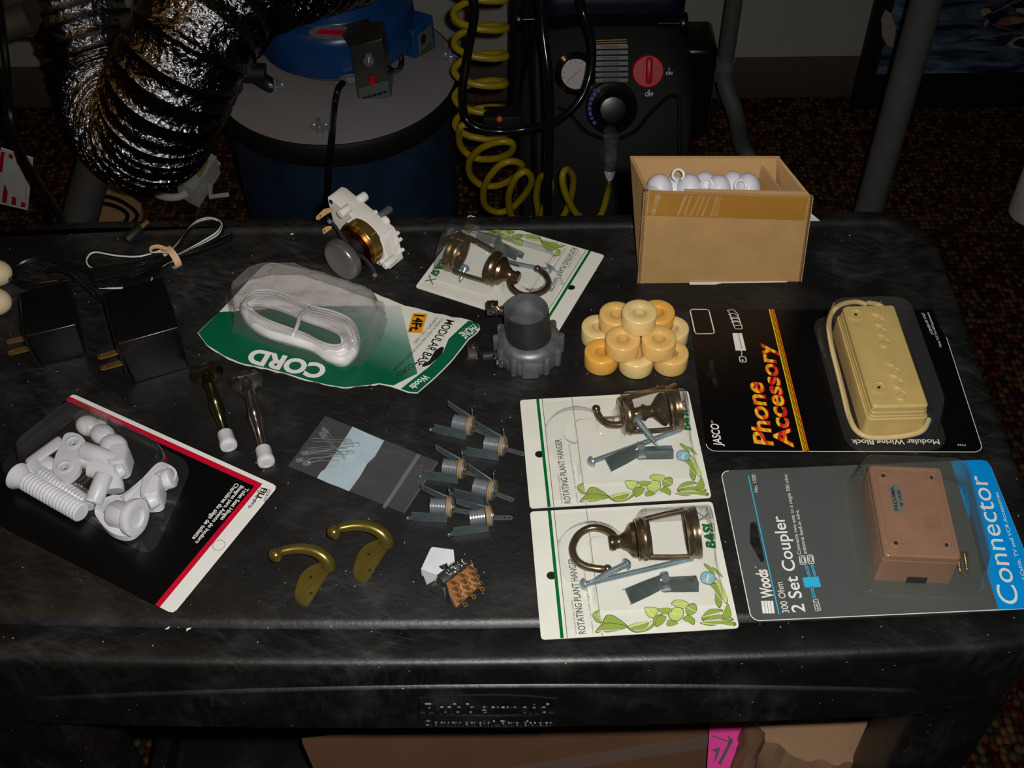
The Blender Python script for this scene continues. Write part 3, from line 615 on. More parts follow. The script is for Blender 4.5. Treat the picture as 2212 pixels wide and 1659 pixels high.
g = MB('cable_black'); g.tube(catmull([UY(x, y, Y) for x, y, Y in [(1166, -40, 1.42), (1172, 60, 1.40), (1184, 160, 1.37), (1187, 260, 1.355), (1184, 380, 1.35), (1183, 520, 1.34)]], 8), .0068, n=10); tag(g.build('vertical_cable'), 'thick black cable running straight down in front of the compressor', 'cable')

# ================================================================== poles, poster, clutter
Yp = 1.50
a, b = UY(2012, -90, Yp), UY(1872, 470, Yp); g = MB('pipe_grey'); g.cyl((b.x, Yp, .001), (b.x, Yp, 1.6), .0225, n=32)
tag(g.build('grey_pole'), 'thick grey vertical pole in front of the picture at the right', 'pole')
Yq = 1.95; a = UY(1572, 0, Yq); g = MB('pipe_grey'); j = UY(1566, 140, Yq); k = UY(1611, 330, Yq-.03)
st = thing('metal_stand', 'grey tubular metal stand with a jointed foot behind the compressor', 'stand', (j.x, Yq, 0))
g.cyl(j, (j.x+.0, Yq, 1.5), .0155, n=20); g.build('upright', st)
g = MB('pipe_grey'); g.tube(catmull([j+Vector((0, .0, .01)), j+Vector((.002, -.01, -.03)), UY(1590, 250, Yq-.04), k, Vector((k.x+.08, k.y-.1, .016))], 6), .0165, n=16); g.build('foot', st)
g = MB('steel'); g.cyl(j+Vector((0, 0, -.03)), j+Vector((0, 0, .012)), .019, n=20); g.build('joint', st)
# framed picture leaning at the wall
pf = U(1838, 237, 0); fx, fyy = pf.x, pf.y
pic = thing('framed_poster', 'large black framed seascape picture standing on the carpet at the wall', 'picture', (fx+.35, fyy, 0))
g = MB('black_matte'); g.box((fx+.36, fyy+.012, .26), (.72, .024, .52), 0, bev=.003); g.build('picture_frame', pic)
sea = mat('sea_print', (30, 60, 120), .4); N = sea.node_tree.nodes; L = sea.node_tree.links; tc = N.new('ShaderNodeTexCoord'); mp = N.new('ShaderNodeMapping'); mp.inputs['Scale'].default_value = (9, 1, 40); nz = N.new('ShaderNodeTexNoise'); nz.inputs['Scale'].default_value = 1; nz.inputs['Detail'].default_value = 6; nz.inputs['Distortion'].default_value = 1.2; cr = N.new('ShaderNodeValToRGB')
L.new(tc.outputs['Object'], mp.inputs[0]); L.new(mp.outputs[0], nz.inputs['Vector']); L.new(nz.outputs['Fac'], cr.inputs[0]); cr.color_ramp.elements[0].position = .38; cr.color_ramp.elements[0].color = (.004, .012, .05, 1); cr.color_ramp.elements[1].position = .72; cr.color_ramp.elements[1].color = (.16, .24, .34, 1); L.new(cr.outputs[0], N['Principled BSDF'].inputs['Base Color'])
yb = fyy-.0006
def PX(x, y, d=0.0): q = UY(x, y, fyy); return Vector((q.x, yb-d, q.z))
zb = UY(1875, 160, fyy).z; zt2 = .50; xl = fx+.035
g = MB(sea); g.hexa([(xl, yb, zb), (fx+.69, yb, zb), (fx+.69, yb+.0004, zb), (xl, yb+.0004, zb), (xl, yb, zt2), (fx+.69, yb, zt2), (fx+.69, yb+.0004, zt2), (xl, yb+.0004, zt2)])
r2 = random.Random(3); cols = [G('raft%d' % i, c, .5) for i, c in enumerate([(150, 120, 100), (120, 50, 40), (60, 70, 80), (170, 150, 135), (40, 40, 52), (140, 84, 60), (26, 24, 34)])]
sc = (.0,)
g.poly([PX(x, y, .0006) for x, y in [(1912, 20), (1925, 28), (1935, 60), (1930, 104), (1915, 96), (1905, 78), (1903, 40)]], cols[3])
zr = UY(2060, 112, fyy).z
for i in range(150):
    x = fx+.22+r2.random()*.46; z = zr+.005+r2.random()*.19; w = .006+r2.random()*.026; h = .005+r2.random()*.014; an = r2.uniform(-.7, .9)
    pts = [(x+w*math.cos(t+an)*r2.uniform(.6, 1), yb-.0004-.00001*i, z+h*math.sin(t+an*.5)*r2.uniform(.6, 1)) for t in [2*PI*k/7 for k in range(7)]]
    g.poly(pts, cols[r2.randrange(7)])
for i in range(16):
    x = fx+.20+r2.random()*.3; z = zr+.01+r2.random()*.10; an = r2.uniform(-.5, .7); l = .05+r2.random()*.07; d = Vector((math.cos(an), 0, math.sin(an))); nn2 = Vector((-d.z, 0, d.x))*.0016; p = Vector((x, yb-.0022-.00002*i, z)); g.poly([p, p+d*l, p+d*l+nn2, p+nn2], cols[3 if i % 2 else 0])
g.build('seascape_print', pic, fix=False)
g = MB('paper'); c = U(2215, 372, .12); g.cyl((c.x+.055, c.y+.02, .0), (c.x+.055, c.y+.02, .13), .045, bev=.006, n=28); tag(g.build('white_tub'), 'white plastic tub cut off by the right edge of the photo', 'tub')
# left side: striped warning sign, white machine, dark slanted pipe, wood scraps, cables
sg = [(2, 318), (72, 340), (60, 452), (-25, 432)]; P = [UY(x, y, 1.35+.02*i) for i, (x, y) in enumerate(sg)]; nn3 = (P[1]-P[0]).cross(P[3]-P[0]).normalized(); nn3 = nn3 if nn3.y < 0 else -nn3
def onp(u, v, e=0.0): return P[0]*(1-u)*(1-v)+P[1]*u*(1-v)+P[2]*u*v+P[3]*(1-u)*v+nn3*e
g = MB('paper'); g.hexa([onp(0, 1), onp(1, 1), onp(1, 0), onp(0, 0)]+[onp(0, 1, .002), onp(1, 1, .002), onp(1, 0, .002), onp(0, 0, .002)])
for k in range(4): g.poly([onp(u, v, .0026) for u, v in ((.02+.24*k, .04), (.14+.24*k, .04), (.18+.24*k, .40), (.06+.24*k, .40))], 'ink_red'); g.poly([onp(u, v, .0026) for u, v in ((.05+.24*k, .54), (.17+.24*k, .54), (.21+.24*k, .95), (.09+.24*k, .95))], 'ink_red')
g.poly([onp(u, v, .003) for u, v in ((.35, .12), (.5, .2), (.48, .34), (.66, .44), (.5, .56), (.3, .5), (.38, .36), (.26, .26))], 'ink_black')
tag(g.build('striped_warning_label'), 'red and white striped warning label at the left edge', 'sign')
g = MB('baseboard'); c = UY(10, 20, 1.55); g.box(c+Vector((-.05, .05, .0)), (.16, .1, .10), 0, bev=.008); g.mi('ivory_plastic'); d = UY(30, 70, 1.50); g.cyl(d+Vector((-.1, -.02, -.01)), d+Vector((.02, .02, .012)), .022, 'baseboard', bev=.003); tag(g.build('wrapped_roll'), 'pale wrapped bundle in the dark upper left corner', 'bundle')
g = MB('cable_black'); g.tube(catmull([UY(x, y, Y) for x, y, Y in [(-5, -30, 1.30), (4, 60, 1.30), (14, 150, 1.28), (22, 250, 1.26), (45, 330, 1.22), (85, 400, 1.15), (130, 470, 1.08), (160, 540, 1.03)]], 8), .0052, n=8); tag(g.build('hanging_cable'), 'black cable running down the left side in front of the striped label', 'cable')
G('dark_pipe', (66, 64, 62), .7); g = MB('dark_pipe'); g.cyl(UY(232, 250, 1.62), UY(150, 560, 1.40), .028, n=24); tag(g.build('slanted_pipe'), 'dark grey slanted tube below the foil duct', 'pipe')
def slab(px, z, th, m, name, label, cat):
    P = [U(x, y, z) for x, y in px]; g = MB(m); g.prism([(p.x, p.y) for p in P], z-th, z); return tag(g.build(name), label, cat)
slab([(186, 470), (232, 388), (305, 440), (300, 490), (280, 520), (170, 520)], .02, .019, 'kraft_inner', 'plywood_offcut', 'pale wooden offcut with black wire loops lying on it', 'board')
slab([(133, 210), (166, 222), (178, 252), (150, 228)], .007, .006, 'kraft_inner', 'wood_scrap', 'small pale wood scrap left of the foil duct', 'wood')
g = MB('cable_black')
for k, (a_, b_) in enumerate((((200, 425), (296, 470)), ((196, 440), (270, 480)))):
    g.tube(catmull([U(x, y, .030+.010*k) for x, y in [(a_[0], a_[1]), (a_[0]+40, a_[1]+2), (a_[0]+75, a_[1]+18), (b_[0], b_[1]), (b_[0]-50, b_[1]+40), (a_[0]+5, b_[1]+10), (a_[0]-6, a_[1]+25)]], 6, True), .0040, n=8, closed=True)
tag(g.build('wire_loops'), 'loops of thin black wire on the pale wooden offcut', 'cable')
ps = thing('white_wall_bracket', 'off white plastic piece with a curved cord on the floor beside the drum', 'fitting', U(430, 380, 0))
g = MB('paper'); P = [U(x, y, .045) for x, y in [(378, 388), (432, 318), (468, 338), (420, 412)]]; g.prism([(p.x, p.y) for p in P], .002, .045); g.build('block', ps)
g = MB('pipe_grey'); g.mi('kraft_inner'); P = [U(x, y, .0462) for x, y in [(402, 362), (424, 330), (452, 346), (432, 384)]]; g.prism([(p.x, p.y) for p in P], .0455, .047, 'kraft_inner'); g.build('tan_label', ps)
g = MB('ivory_plastic'); g.tube(catmull([U(x, y, .02) for x, y in [(330, 405), (345, 422), (380, 426), (410, 412), (440, 380), (470, 352)]], 6), .008, n=10); g.tube([U(x, y, .02) for x, y in [(455, 400), (455, 425), (495, 420)]], .005, n=8); g.build('cord', ps)
# ================================================================== blister card helpers
def V2(p): return Vector((p[0], p[1]))
class Card:
    """local frame of a flat card: u along its long edge, v across, built at table height"""
    def __init__(s, bl, br, tr, tl, h=0.0):
        q = [T(*p, h) for p in (bl, br, tr, tl)]
        e = ((q[1]-q[0])+(q[2]-q[3]))/2; s.W = e.length; s.u = e.normalized(); s.v = Vector((-s.u.y, s.u.x, 0)); f = ((q[3]-q[0])+(q[2]-q[1]))/2; s.H = f.dot(s.v)
        c = sum(q, Vector())/4; s.o = c-s.u*s.W/2-s.v*s.H/2; s.h = h
        s.X = Matrix(((s.u.x, s.v.x, 0, s.o.x), (s.u.y, s.v.y, 0, s.o.y), (0, 0, 1, TZ+h), (0, 0, 0, 1)))
        s.I = s.X.inverted()
    def L(s, x, y, z=0.0): p = T(x, y, s.h+z); p = s.I @ p; return Vector((p.x, p.y, z))
def seg_d(p, a, b):
    ab = b-a; t = max(0, min(1, (p-a).dot(ab)/max(ab.length_squared, 1e-12))); return (p-a-ab*t).length, t
def shell(name, parent, X, W, H, hf, m='clear', nx=90, ny=70, z0=.0009, x0=0.0, y0=0.0, flange=True):
    g = MB(m); g.X = X; vs = []; fs = []; hh = {}
    for i in range(nx+1):
        for k in range(ny+1):
            x, y = x0+W*i/nx, y0+H*k/ny; hh[(i, k)] = hf(x, y); vs.append((x, y, z0+max(hh[(i, k)], 0)))
    for i in range(nx):
        for k in range(ny):
            if flange or max(hh[(i, k)], hh[(i+1, k)], hh[(i, k+1)], hh[(i+1, k+1)]) > 1e-5: fs.append((i*(ny+1)+k, (i+1)*(ny+1)+k, (i+1)*(ny+1)+k+1, i*(ny+1)+k+1))
    g.add(vs, fs); return g.build(name, parent, angle=180)
def bump(d, H, w):      # d: signed distance (negative inside), wall width w
    return H*sstep(0, w, -d)
def rbox_d(x, y, cx, cy, hw, hh, r, rot=0.0):
    c, s = math.cos(-rot), math.sin(-rot); dx, dy = x-cx, y-cy; X, Y = abs(dx*c-dy*s)-hw+r, abs(dx*s+dy*c)-hh+r
    return math.hypot(max(X, 0), max(Y, 0))+min(max(X, Y), 0)-r
# ================================================================== BASIX cards
K3 = Card((1172, 1384), (1597, 1357), (1535, 1087), (1142, 1107))
K2 = Card((1146, 1102), (1537, 1074), (1487, 840), (1121, 856))
K1 = Card((1302, 549), (1010, 467), (907, 614), (1213, 718))
CW, CH = .1288, .1012
def leaf_shapes():
    # traced in the crop of the lowest card (scale 4.608, offset 1130,1070)
    c = lambda pts: [K3.L(1130+x/4.608, 1070+y/4.608) for x, y in pts]
    sh = [('ink_leaf', [(700, 1180), (760, 1155), (745, 1200), (790, 1265), (740, 1270), (700, 1230)]), ('ink_leaf', [(795, 1290), (830, 1210), (910, 1215), (1030, 1310), (900, 1280), (830, 1290)]), ('ink_leaf', [(730, 1360), (800, 1290), (900, 1285), (1035, 1315), (960, 1345), (830, 1370), (790, 1345), (760, 1375)]),
          ('ink_leaf_pale', [(1045, 1315), (1130, 1275), (1270, 1265), (1200, 1290), (1130, 1310)]), ('ink_leaf', [(1050, 1325), (1140, 1305), (1240, 1280), (1210, 1330), (1130, 1345)]), ('ink_leaf', [(1050, 1325), (1130, 1355), (1230, 1330), (1330, 1240), (1320, 1280), (1240, 1350), (1120, 1370)]),
          ('ink_leaf_pale', [(1215, 1130), (1290, 1125), (1345, 1150), (1300, 1220), (1250, 1215), (1225, 1180)]), ('ink_leaf', [(1300, 1225), (1400, 1180), (1350, 1240), (1310, 1300)]), ('ink_leaf', [(1340, 1215), (1420, 1220), (1380, 1290), (1320, 1310)]), ('ink_leaf', [(1430, 1300), (1450, 1250), (1535, 1280), (1470, 1310)]),
          ('ink_leaf_pale', [(1480, 1090), (1520, 1052), (1600, 1058), (1640, 1090), (1610, 1130), (1540, 1120)]), ('ink_leaf', [(1630, 1120), (1680, 1085), (1720, 1110), (1715, 1170), (1650, 1200), (1620, 1165)]), ('ink_leaf_pale', [(1450, 1180), (1510, 1130), (1580, 1140), (1590, 1200), (1540, 1255), (1470, 1240)]), ('ink_leaf', [(1590, 1240), (1640, 1205), (1700, 1240), (1695, 1295), (1640, 1270)]), ('ink_leaf', [(1340, 1140), (1440, 1130), (1480, 1150), (1430, 1190), (1370, 1170)]),
          ('ink_leaf', [(1785, 1220), (1850, 1150), (1950, 1145), (1975, 1170), (1870, 1200), (1800, 1250)]), ('ink_leaf', [(1800, 1260), (1870, 1215), (1960, 1200), (2070, 1230), (2060, 1260), (1930, 1250)]), ('ink_leaf', [(1770, 1280), (1900, 1265), (2080, 1270), (2085, 1310), (1960, 1290), (1880, 1310)]), ('ink_leaf', [(1980, 1230), (2030, 1100), (2055, 1130), (2065, 1210)]),
          ('ink_leaf', [(1855, 905), (1930, 890), (1965, 960), (1975, 1060), (1950, 1120), (1910, 1060), (1905, 960)]), ('ink_leaf_pale', [(1900, 830), (1960, 880), (2025, 1020), (2020, 1080), (1980, 1030), (1930, 890)]), ('ink_leaf', [(1805, 690), (1870, 730), (1900, 800), (1850, 760), (1810, 720)]), ('ink_leaf', [(1880, 730), (1930, 750), (1985, 820), (1930, 790)]), ('ink_blue_flower', [(1780, 870), (1775, 800), (1830, 770), (1890, 800), (1905, 850), (1860, 895)]), ('card_white', [(1820, 870), (1835, 800), (1848, 800), (1838, 880)])]
    return [(m, c(p)) for m, p in sh]
LEAVES = leaf_shapes()
def l3(x, y, z=0.0): return K3.L(1130+x/4.608, 1070+y/4.608, z)
def basix_card(K, label, name='hanger_pack'):
    t = thing(name, label, 'blister pack', K.X @ Vector((CW/2, CH/2, 0)), 'packs of plant hangers')
    g = MB('card_white'); g.X = K.X
    hc_ = l3(282, 803); hole = [(hc_.x+.0033*math.cos(2*PI*k/20), hc_.y+.0033*math.sin(2*PI*k/20)) for k in range(20)][::-1]
    g.prism(rrect(CW, CH, .0025, 4, CW/2, CH/2), .0002, .0008, holes=[hole])
    a, b = l3(262, 180), l3(430, 1440); w = .0011
    g.poly([(a.x-w, CH-.0001, .0010), (a.x-w, .0001, .0010), (a.x+w, .0001, .0010), (a.x+w, CH-.0001, .0010)], 'ink_green')
    for x, ww in ((l3(310, 180).x, .00022), (l3(632, 170).x, .00018)): g.poly([(x-ww, CH, .0009), (x-ww, 0, .0009), (x+ww, 0, .0009), (x+ww, CH, .0009)], 'ink_grey')
    def tx(s, p, q, r, m, **k):
        P, Q, R_ = l3(*p), l3(*q), l3(*r)
        Q.x = P.x + (Q.x-P.x)*.15 if False else Q.x
        for v in (P, Q, R_): v.z = .0010
        g.text(s, P, Q, R_, m, **k)
    tx('ROTATING PLANT HANGER', (625, 1385), (512, 630), (556, 1390), 'ink_grey', off=.016)
    tx('antique brass jumbo', (535, 1390), (492, 1050), (515, 1392), 'ink_grey'); tx('contains: 1 ea. hook, toggle bolt & wood screw', (705, 1385), (605, 690), (685, 1387), 'ink_grey')
    tx('BASI', (1915, 540), (1865, 285), (1832, 545), 'ink_green', off=.06, shear=.2); tx('X', (1872, 282), (1842, 160), (1760, 290), 'ink_grey', shear=.2)
    X_ = [l3(*p, .0012) for p in [(1850, 262), (1830, 175), (1750, 190), (1768, 270)]]
    tx('257', (2125, 1300), (2120, 1270), (2105, 1302), 'ink_grey')
    for i, (m, p) in enumerate(LEAVES):
        cen = sum(p, Vector())/len(p); z = .00100+.000012*i
        sm = catmull(p, 4, True)
        g.poly([(cen.x+(q.x-cen.x)*1.10, cen.y+(q.y-cen.y)*1.10, z) for q in sm], 'ink_leaf_line'); g.poly([(q.x, q.y, z+.000006) for q in sm], m)
        if len(p) > 5:
            a_, b_ = p[0], p[len(p)//2]; d = (b_-a_).normalized(); nn = Vector((-d.y, d.x, 0))*.00018; g.poly([tuple((a_+nn).xy)+(z+.000010,), tuple((a_-nn).xy)+(z+.000010,), tuple((b_-nn).xy)+(z+.000010,), tuple((b_+nn).xy)+(z+.000010,)], 'card_white')
    g.build('printed_card', t, fix=False)
    return t
HC = K3.L(1282, 1187, .009); HR = .0195      # hook centre on the card
AX = (K3.L(1398, 1162, .015).y+K3.L(1500, 1152, .019).y)/2-.0045
def hf_basix(x, y):
    p = Vector((x, y)); a = Vector((l3(1120, 400).x, AX+.004)); b = Vector((CW-.010, AX+.006)); h = 0
    e_ = sstep(a.x-.004, a.x+.003, x)*sstep(b.x+.004, b.x-.001, x); dy_ = (y-a.y)/.0222; h = max(h, .0395*math.sqrt(max(0, 1-dy_*dy_))*e_)
    r = (p-HC.xy).length; h = max(h, bump(r-.027, .010, .005))
    if r < .0145: h = min(h, .010*sstep(.0100, .0135, r)+.004)
    d = rbox_d(x, y, CW*.62, .046, .044, .028, .006); h = max(h, bump(d, .011, .004))
    d = rbox_d(x, y, HC.x+.024, HC.y, .014, .010, .004); h = max(h, bump(d, .018, .006))
    return h
def screw(g, p, q, r, m='zinc', head=None, taper=False, pitch=.0009):
    p, q = Vector(p), Vector(q); d = (q-p); L_ = d.length; d.normalize(); n = max(int(L_/pitch), 4); pr = []
    for i in range(n*2+1):
        f = i/(n*2); rr = r*(1-.75*max(0, f-.6)/.4) if taper else r; pr.append((rr*(1.0 if i % 2 else .74), L_*f))
    X = frame(p, (0, 0, 1) if abs(d.z) < .9 else (1, 0, 0), d); g.lathe(pr, m, X, 12)
    if head: g.lathe([(.0001, -head*.75), (head*.5, -head*.7), (head*.9, -head*.35), (head, 0), (head*.95, .0004), (r*.7, .0006)], m, X, 18)
G('toggle_steel', (168, 186, 186), .16, .85, noise_=(60, .3))
def toggle(K, c, a, b, z, label):
    # folded spring wings meeting at c; a and b are the free ends (local card points)
    t = thing('toggle_wing', label, 'toggle bolt wing', K.X @ Vector((c.x, c.y, z-.004)), 'folding toggle wings in the hanger packs'); g = MB('toggle_steel'); g.X = K.X
    for e in (a, b):
        d = Vector((e.x-c.x, e.y-c.y, 0)); L_ = d.length; d.normalize(); X = frame((c.x, c.y, z), d, (0, 0, 1)) @ Matrix.Rotation(-.55, 4, 'X')
        pr = [(-.0052, 0), (.0052, 0), (.0052, -.0065), (.0048, -.0065), (.0048, -.0005), (-.0048, -.0005), (-.0048, -.0065), (-.0052, -.0065)]
        rs = [[(x_, y_*k_, z_) for y_, z_ in pr] for x_, k_ in ((-.003, .8), (L_*.5, 1), (L_-.0003, 1.05))]
        g.loops(rs, X=X)
    g.build('wings', t)
    g = MB('steel'); g.X = K.X; g.cyl((c.x, c.y-.0068, z-.002), (c.x, c.y+.0060, z-.0015), .0030, n=18); g.cyl((c.x, c.y-.0002, z-.001), (c.x, c.y+.0002, z+.0022), .0030, n=18); g.build('pivot_nut', t)
def hanger(K, ax, x_small, x_big, zc, hook, label, ang=0.0, spool=None):
    """lantern shaped swivel cage lying on its side; the hook is a bent rod"""
    t = thing('plant_hanger', label, 'plant hanger', K.X @ Vector(((x_small+x_big)/2, ax, .0012)), 'rotating plant hangers')
    A = Vector((x_small, ax, zc*.80)); B = Vector((x_big, ax+(x_big-x_small)*math.tan(ang), zc)); d = (B-A); Ln = d.length; X = frame(A, (0, 0, 1), d); rb, rs = .0176, .0146
    g = MB('brass_old'); g.X = K.X
    s = Ln; lv = K.I.to_3x3() @ (K.X @ Vector(((x_small+x_big)/2, ax, zc)) - CAM).normalized(); lx = X.to_3x3().inverted() @ lv; AB = math.atan2(lx.y, lx.x)+PI/2
    g.lathe([(rb*.80, s-.0085), (rb*.93, s-.0085), (rb*.95, s-.007), (rb*.90, s-.006), (rb*.97, s-.0045), (rb*.97, s-.003), (rb, s-.0018), (rb, s), (rb*.80, s)], X=X, n=40, caps=(False, False)); g.build('mounting_ring', t)
    g = MB('brass_old'); g.X = K.X; g.lathe([(.002, -.006), (rs*.78, -.006), (rs, -.0045), (rs*.93, -.003), (rs*1.02, -.001), (rs*1.02, .0008), (rs*.9, .002), (rs*.80, .0045), (rs*.3, .005)], X=X, n=36); g.build('lower_collar', t)
    for k in range(2):
        a = AB+PI*k; g = MB('brass_old'); g.X = K.X
        p0 = X @ Vector((rs*.88*math.cos(a), rs*.88*math.sin(a), .001)); p1 = X @ Vector((rb*.84*math.cos(a), rb*.84*math.sin(a), s*.45)); p2 = X @ Vector((rb*.9*math.cos(a), rb*.9*math.sin(a), s-.008))
        nb2 = (X.to_3x3() @ Vector((math.cos(a), math.sin(a), 0))); tb = (X.to_3x3() @ Vector((-math.sin(a), math.cos(a), 0)))
        for o2 in (-.0026, 0, .0026): g.tube([q_+tb*o2*(1 if abs(o2) < 1e-9 else 1)-nb2*(0 if o2 == 0 else .0006) for q_ in catmull([p0, p1, p2], 6)], .0016, n=8)
        g.build('cage_bar', t)
    hk = MB('brass_old'); hk.X = K.X
    if spool is None:
        Y = X @ Matrix.Rotation(PI, 4, 'X')
        hk.lathe([(.0125, .006), (.0118, .0085), (.007, .012), (.0045, .016), (.0045, .0185), (.0056, .020), (.0056, .022), (.0044, .0235)], X=Y, n=28)
    else:
        hk.lathe([(.0045, .004), (.0048, .010), (.0065, .012), (.0045, .015), (.0045, .018), (.011, .0235), (.0125, .026), (.0120, .0275), (.003, .0285)], X=X, n=28)
    rr = []; N_ = len(hook)
    for i in range(N_): rr.append(.0026 if i < N_-3 else .0022)
    hk.tube(hook, rr, n=12); hk.ball(hook[-1], .0032, n=12); hk.build('hook', t)
    return t
def arc(c, r, a0, a1, z, n=26, sq=1.0): return [Vector((c.x+r*math.cos(math.radians(a0+(a1-a0)*i/n)), c.y+r*sq*math.sin(math.radians(a0+(a1-a0)*i/n)), z)) for i in range(n+1)]
# --- lowest pack
basix_card(K3, 'cream card blister pack nearest the cart front edge, full hook visible inside')
hc3 = K3.L(1282, 1187, .009)
hook3 = catmull([K3.L(1337, 1173, .014), K3.L(1322, 1153, .012), K3.L(1300, 1142, .010), K3.L(1274, 1141, .009), K3.L(1250, 1155, .008), K3.L(1237, 1182, .007), K3.L(1243, 1207, .007), K3.L(1262, 1222, .006), K3.L(1288, 1228, .006), K3.L(1312, 1229, .006)], 5)
xs, xb = K3.L(1398, 1165, .016).x, K3.L(1508, 1150, .019).x; ay = (K3.L(1398, 1162, .015).y+K3.L(1500, 1152, .019).y)/2
hanger(K3, ay-.0005, xs-.002, xb, .0200, hook3, 'antique brass plant hanger inside the frontmost cream blister pack')
g = MB('zinc'); g.X = K3.X; screw(g, K3.L(1263, 1262, .004), K3.L(1497, 1206, .004), .0021, head=.0044); tag(g.build('machine_bolt'), 'long threaded machine bolt across the frontmost cream pack', 'bolt', 'machine bolts in the hanger packs')
g = MB('zinc'); g.X = K3.X; screw(g, K3.L(1352, 1219, .008), K3.L(1275, 1257, .008), .0024, head=.0042, taper=True, pitch=.0014); tag(g.build('wood_screw'), 'short wood screw leaning on the bolt in the frontmost cream pack', 'screw', 'wood screws in the hanger packs')
toggle(K3, K3.L(1438, 1252, .009), K3.L(1357, 1288, .009), K3.L(1508, 1250, .009), .0085, 'folded toggle wings lowest in the frontmost cream pack')
# --- middle pack
basix_card(K2, 'cream card blister pack with green stripe in the middle, directly behind the frontmost one')
def l2(x, y, z=0.0): return K2.L(1110+x/4.9156, 820+y/4.9156, z)
hook2 = catmull([l2(1290, 420, .018), l2(1200, 460, .014), l2(1100, 480, .012), l2(1000, 470, .011), l2(930, 420, .011), l2(890, 360, .012), l2(875, 310, .014)], 6)
hanger(K2, (l2(1220, 420, .015).y+l2(1640, 280, .019).y)/2-.0005, l2(1215, 420, .015).x, l2(1720, 260, .019).x+.002, .0200, hook2, 'antique brass plant hanger with folded hook in the middle cream blister pack', ang=.06, spool=1)
g = MB('zinc'); g.X = K2.X; screw(g, l2(830, 870, .004), l2(1775, 530, .004), .0021, head=.0044); tag(g.build('machine_bolt'), 'long threaded machine bolt in the middle cream pack', 'bolt', 'machine bolts in the hanger packs')
g = MB('zinc'); g.X = K2.X; screw(g, l2(1315, 430, .022), l2(1530, 705, .012), .0024, head=.0045, taper=True, pitch=.0014); tag(g.build('wood_screw'), 'wood screw lying slanted over the cage in the middle cream pack', 'screw', 'wood screws in the hanger packs')
toggle(K2, l2(1350, 730, .009), l2(1000, 900, .009), l2(1690, 720, .009), .0085, 'folded toggle wings below the brass cage in the middle cream pack')
# --- upper pack, turned round
basix_card(K1, 'cream card blister pack turned upside down, partly under the grey metal cup')
def l1(x, y, z=0.0): return K1.L(900+x/4.3667, 450+y/4.3667, z)
hook1 = catmull([l1(900, 600, .016), l1(880, 680, .013), l1(905, 760, .011), l1(990, 815, .010), l1(1110, 815, .009), l1(1215, 770, .009), l1(1245, 700, .008), l1(1215, 630, .008), l1(1140, 570, .008)], 6)
hanger(K1, (l1(700, 560, .015).y+l1(370, 430, .019).y)/2, l1(735, 560, .015).x, l1(330, 420, .019).x, .0200, hook1, 'antique brass plant hanger in the upside down cream blister pack', ang=-.03)
g = MB('zinc'); g.X = K1.X; screw(g, l1(1240, 585, .004), l1(835, 500, .004), .0021, head=.0044); tag(g.build('machine_bolt'), 'long threaded machine bolt beside the hook in the upside down cream pack', 'bolt', 'machine bolts in the hanger packs')
g = MB('zinc'); g.X = K1.X; screw(g, l1(455, 570, .0045), l1(405, 700, .0035), .0024, head=.0042, taper=True, pitch=.0014); tag(g.build('wood_screw'), 'wood screw sticking out under the cage of the upside down cream pack', 'screw', 'wood screws in the hanger packs')
toggle(K1, l1(745, 300, .009), l1(560, 265, .009), l1(990, 420, .009), .0085, 'folded toggle wings in the upside down cream pack')
for t_ in [o for o in COL.objects if o.name.startswith('hanger_pack')]:
    K = {0: K3, 1: K2, 2: K1}[[o for o in COL.objects if o.name.startswith('hanger_pack')].index(t_)]
    shell('blister', t_, K.X, .108, .092, hf_basix, x0=CW-.112, y0=.006, nx=84, ny=72)

# ================================================================== cardboard box with white ornaments
A0, B0 = T(1380, 612), T(1727, 608); fr = (B0-A0).normalized(); dp = Vector((-fr.y, fr.x, 0)); ft = UY(1395, 415, A0.y); hb = ft.z-TZ
bx = thing('small_carton', 'open kraft cardboard box filled with white balls at the back right of the cart', 'box', (A0+B0)/2+dp*.03)
bt = .0028; wdt = (B0-A0).length; dep = .0475
C4 = [A0, B0, B0+dp*dep, A0+dp*dep]
C4[2] = C4[2]-fr*.012; C4[3] = C4[3]+fr*.001
TP = [UY(1394, 415, A0.y-.001), UY(1752, 427, B0.y-.001), U(1684, 337, TZ+hb-.001), U(1361, 337, TZ+hb)]
def wall(a, b, c, d, th, m='kraft'): g = MB(m); g.hexa([a, b, b+th, a+th, d, c, c+th, d+th]); return g
wall(C4[0], C4[1], TP[1], TP[0], dp*bt).build('front_panel', bx)
wall(C4[3]-dp*bt, C4[2]-dp*bt, TP[2]-dp*bt, TP[3]-dp*bt, dp*bt, 'kraft_inner').build('back_panel', bx)
wall(C4[0]+dp*bt, C4[3]-dp*bt, TP[3]-dp*bt, TP[0]+dp*bt, fr*bt, 'kraft').build('side_panel', bx)
wall(C4[1]+dp*bt-fr*bt, C4[2]-dp*bt-fr*bt, TP[2]-dp*bt-fr*bt, TP[1]+dp*bt-fr*bt, fr*bt, 'kraft_inner').build('side_panel', bx)
g = MB('kraft_inner'); z1 = Vector((0, 0, .001)); z2 = Vector((0, 0, .003)); i_ = [C4[0]+dp*bt+fr*bt, C4[1]+dp*bt-fr*bt, C4[2]-dp*bt-fr*bt, C4[3]-dp*bt+fr*bt]; g.hexa([p+z1 for p in i_]+[p+z2 for p in i_]); g.build('bottom_panel', bx)
dv = .775; a, b = C4[0].lerp(C4[1], dv)+dp*(bt+.002), C4[3].lerp(C4[2], dv+.0)-dp*(bt+.001); up_ = Vector((0, 0, 1))
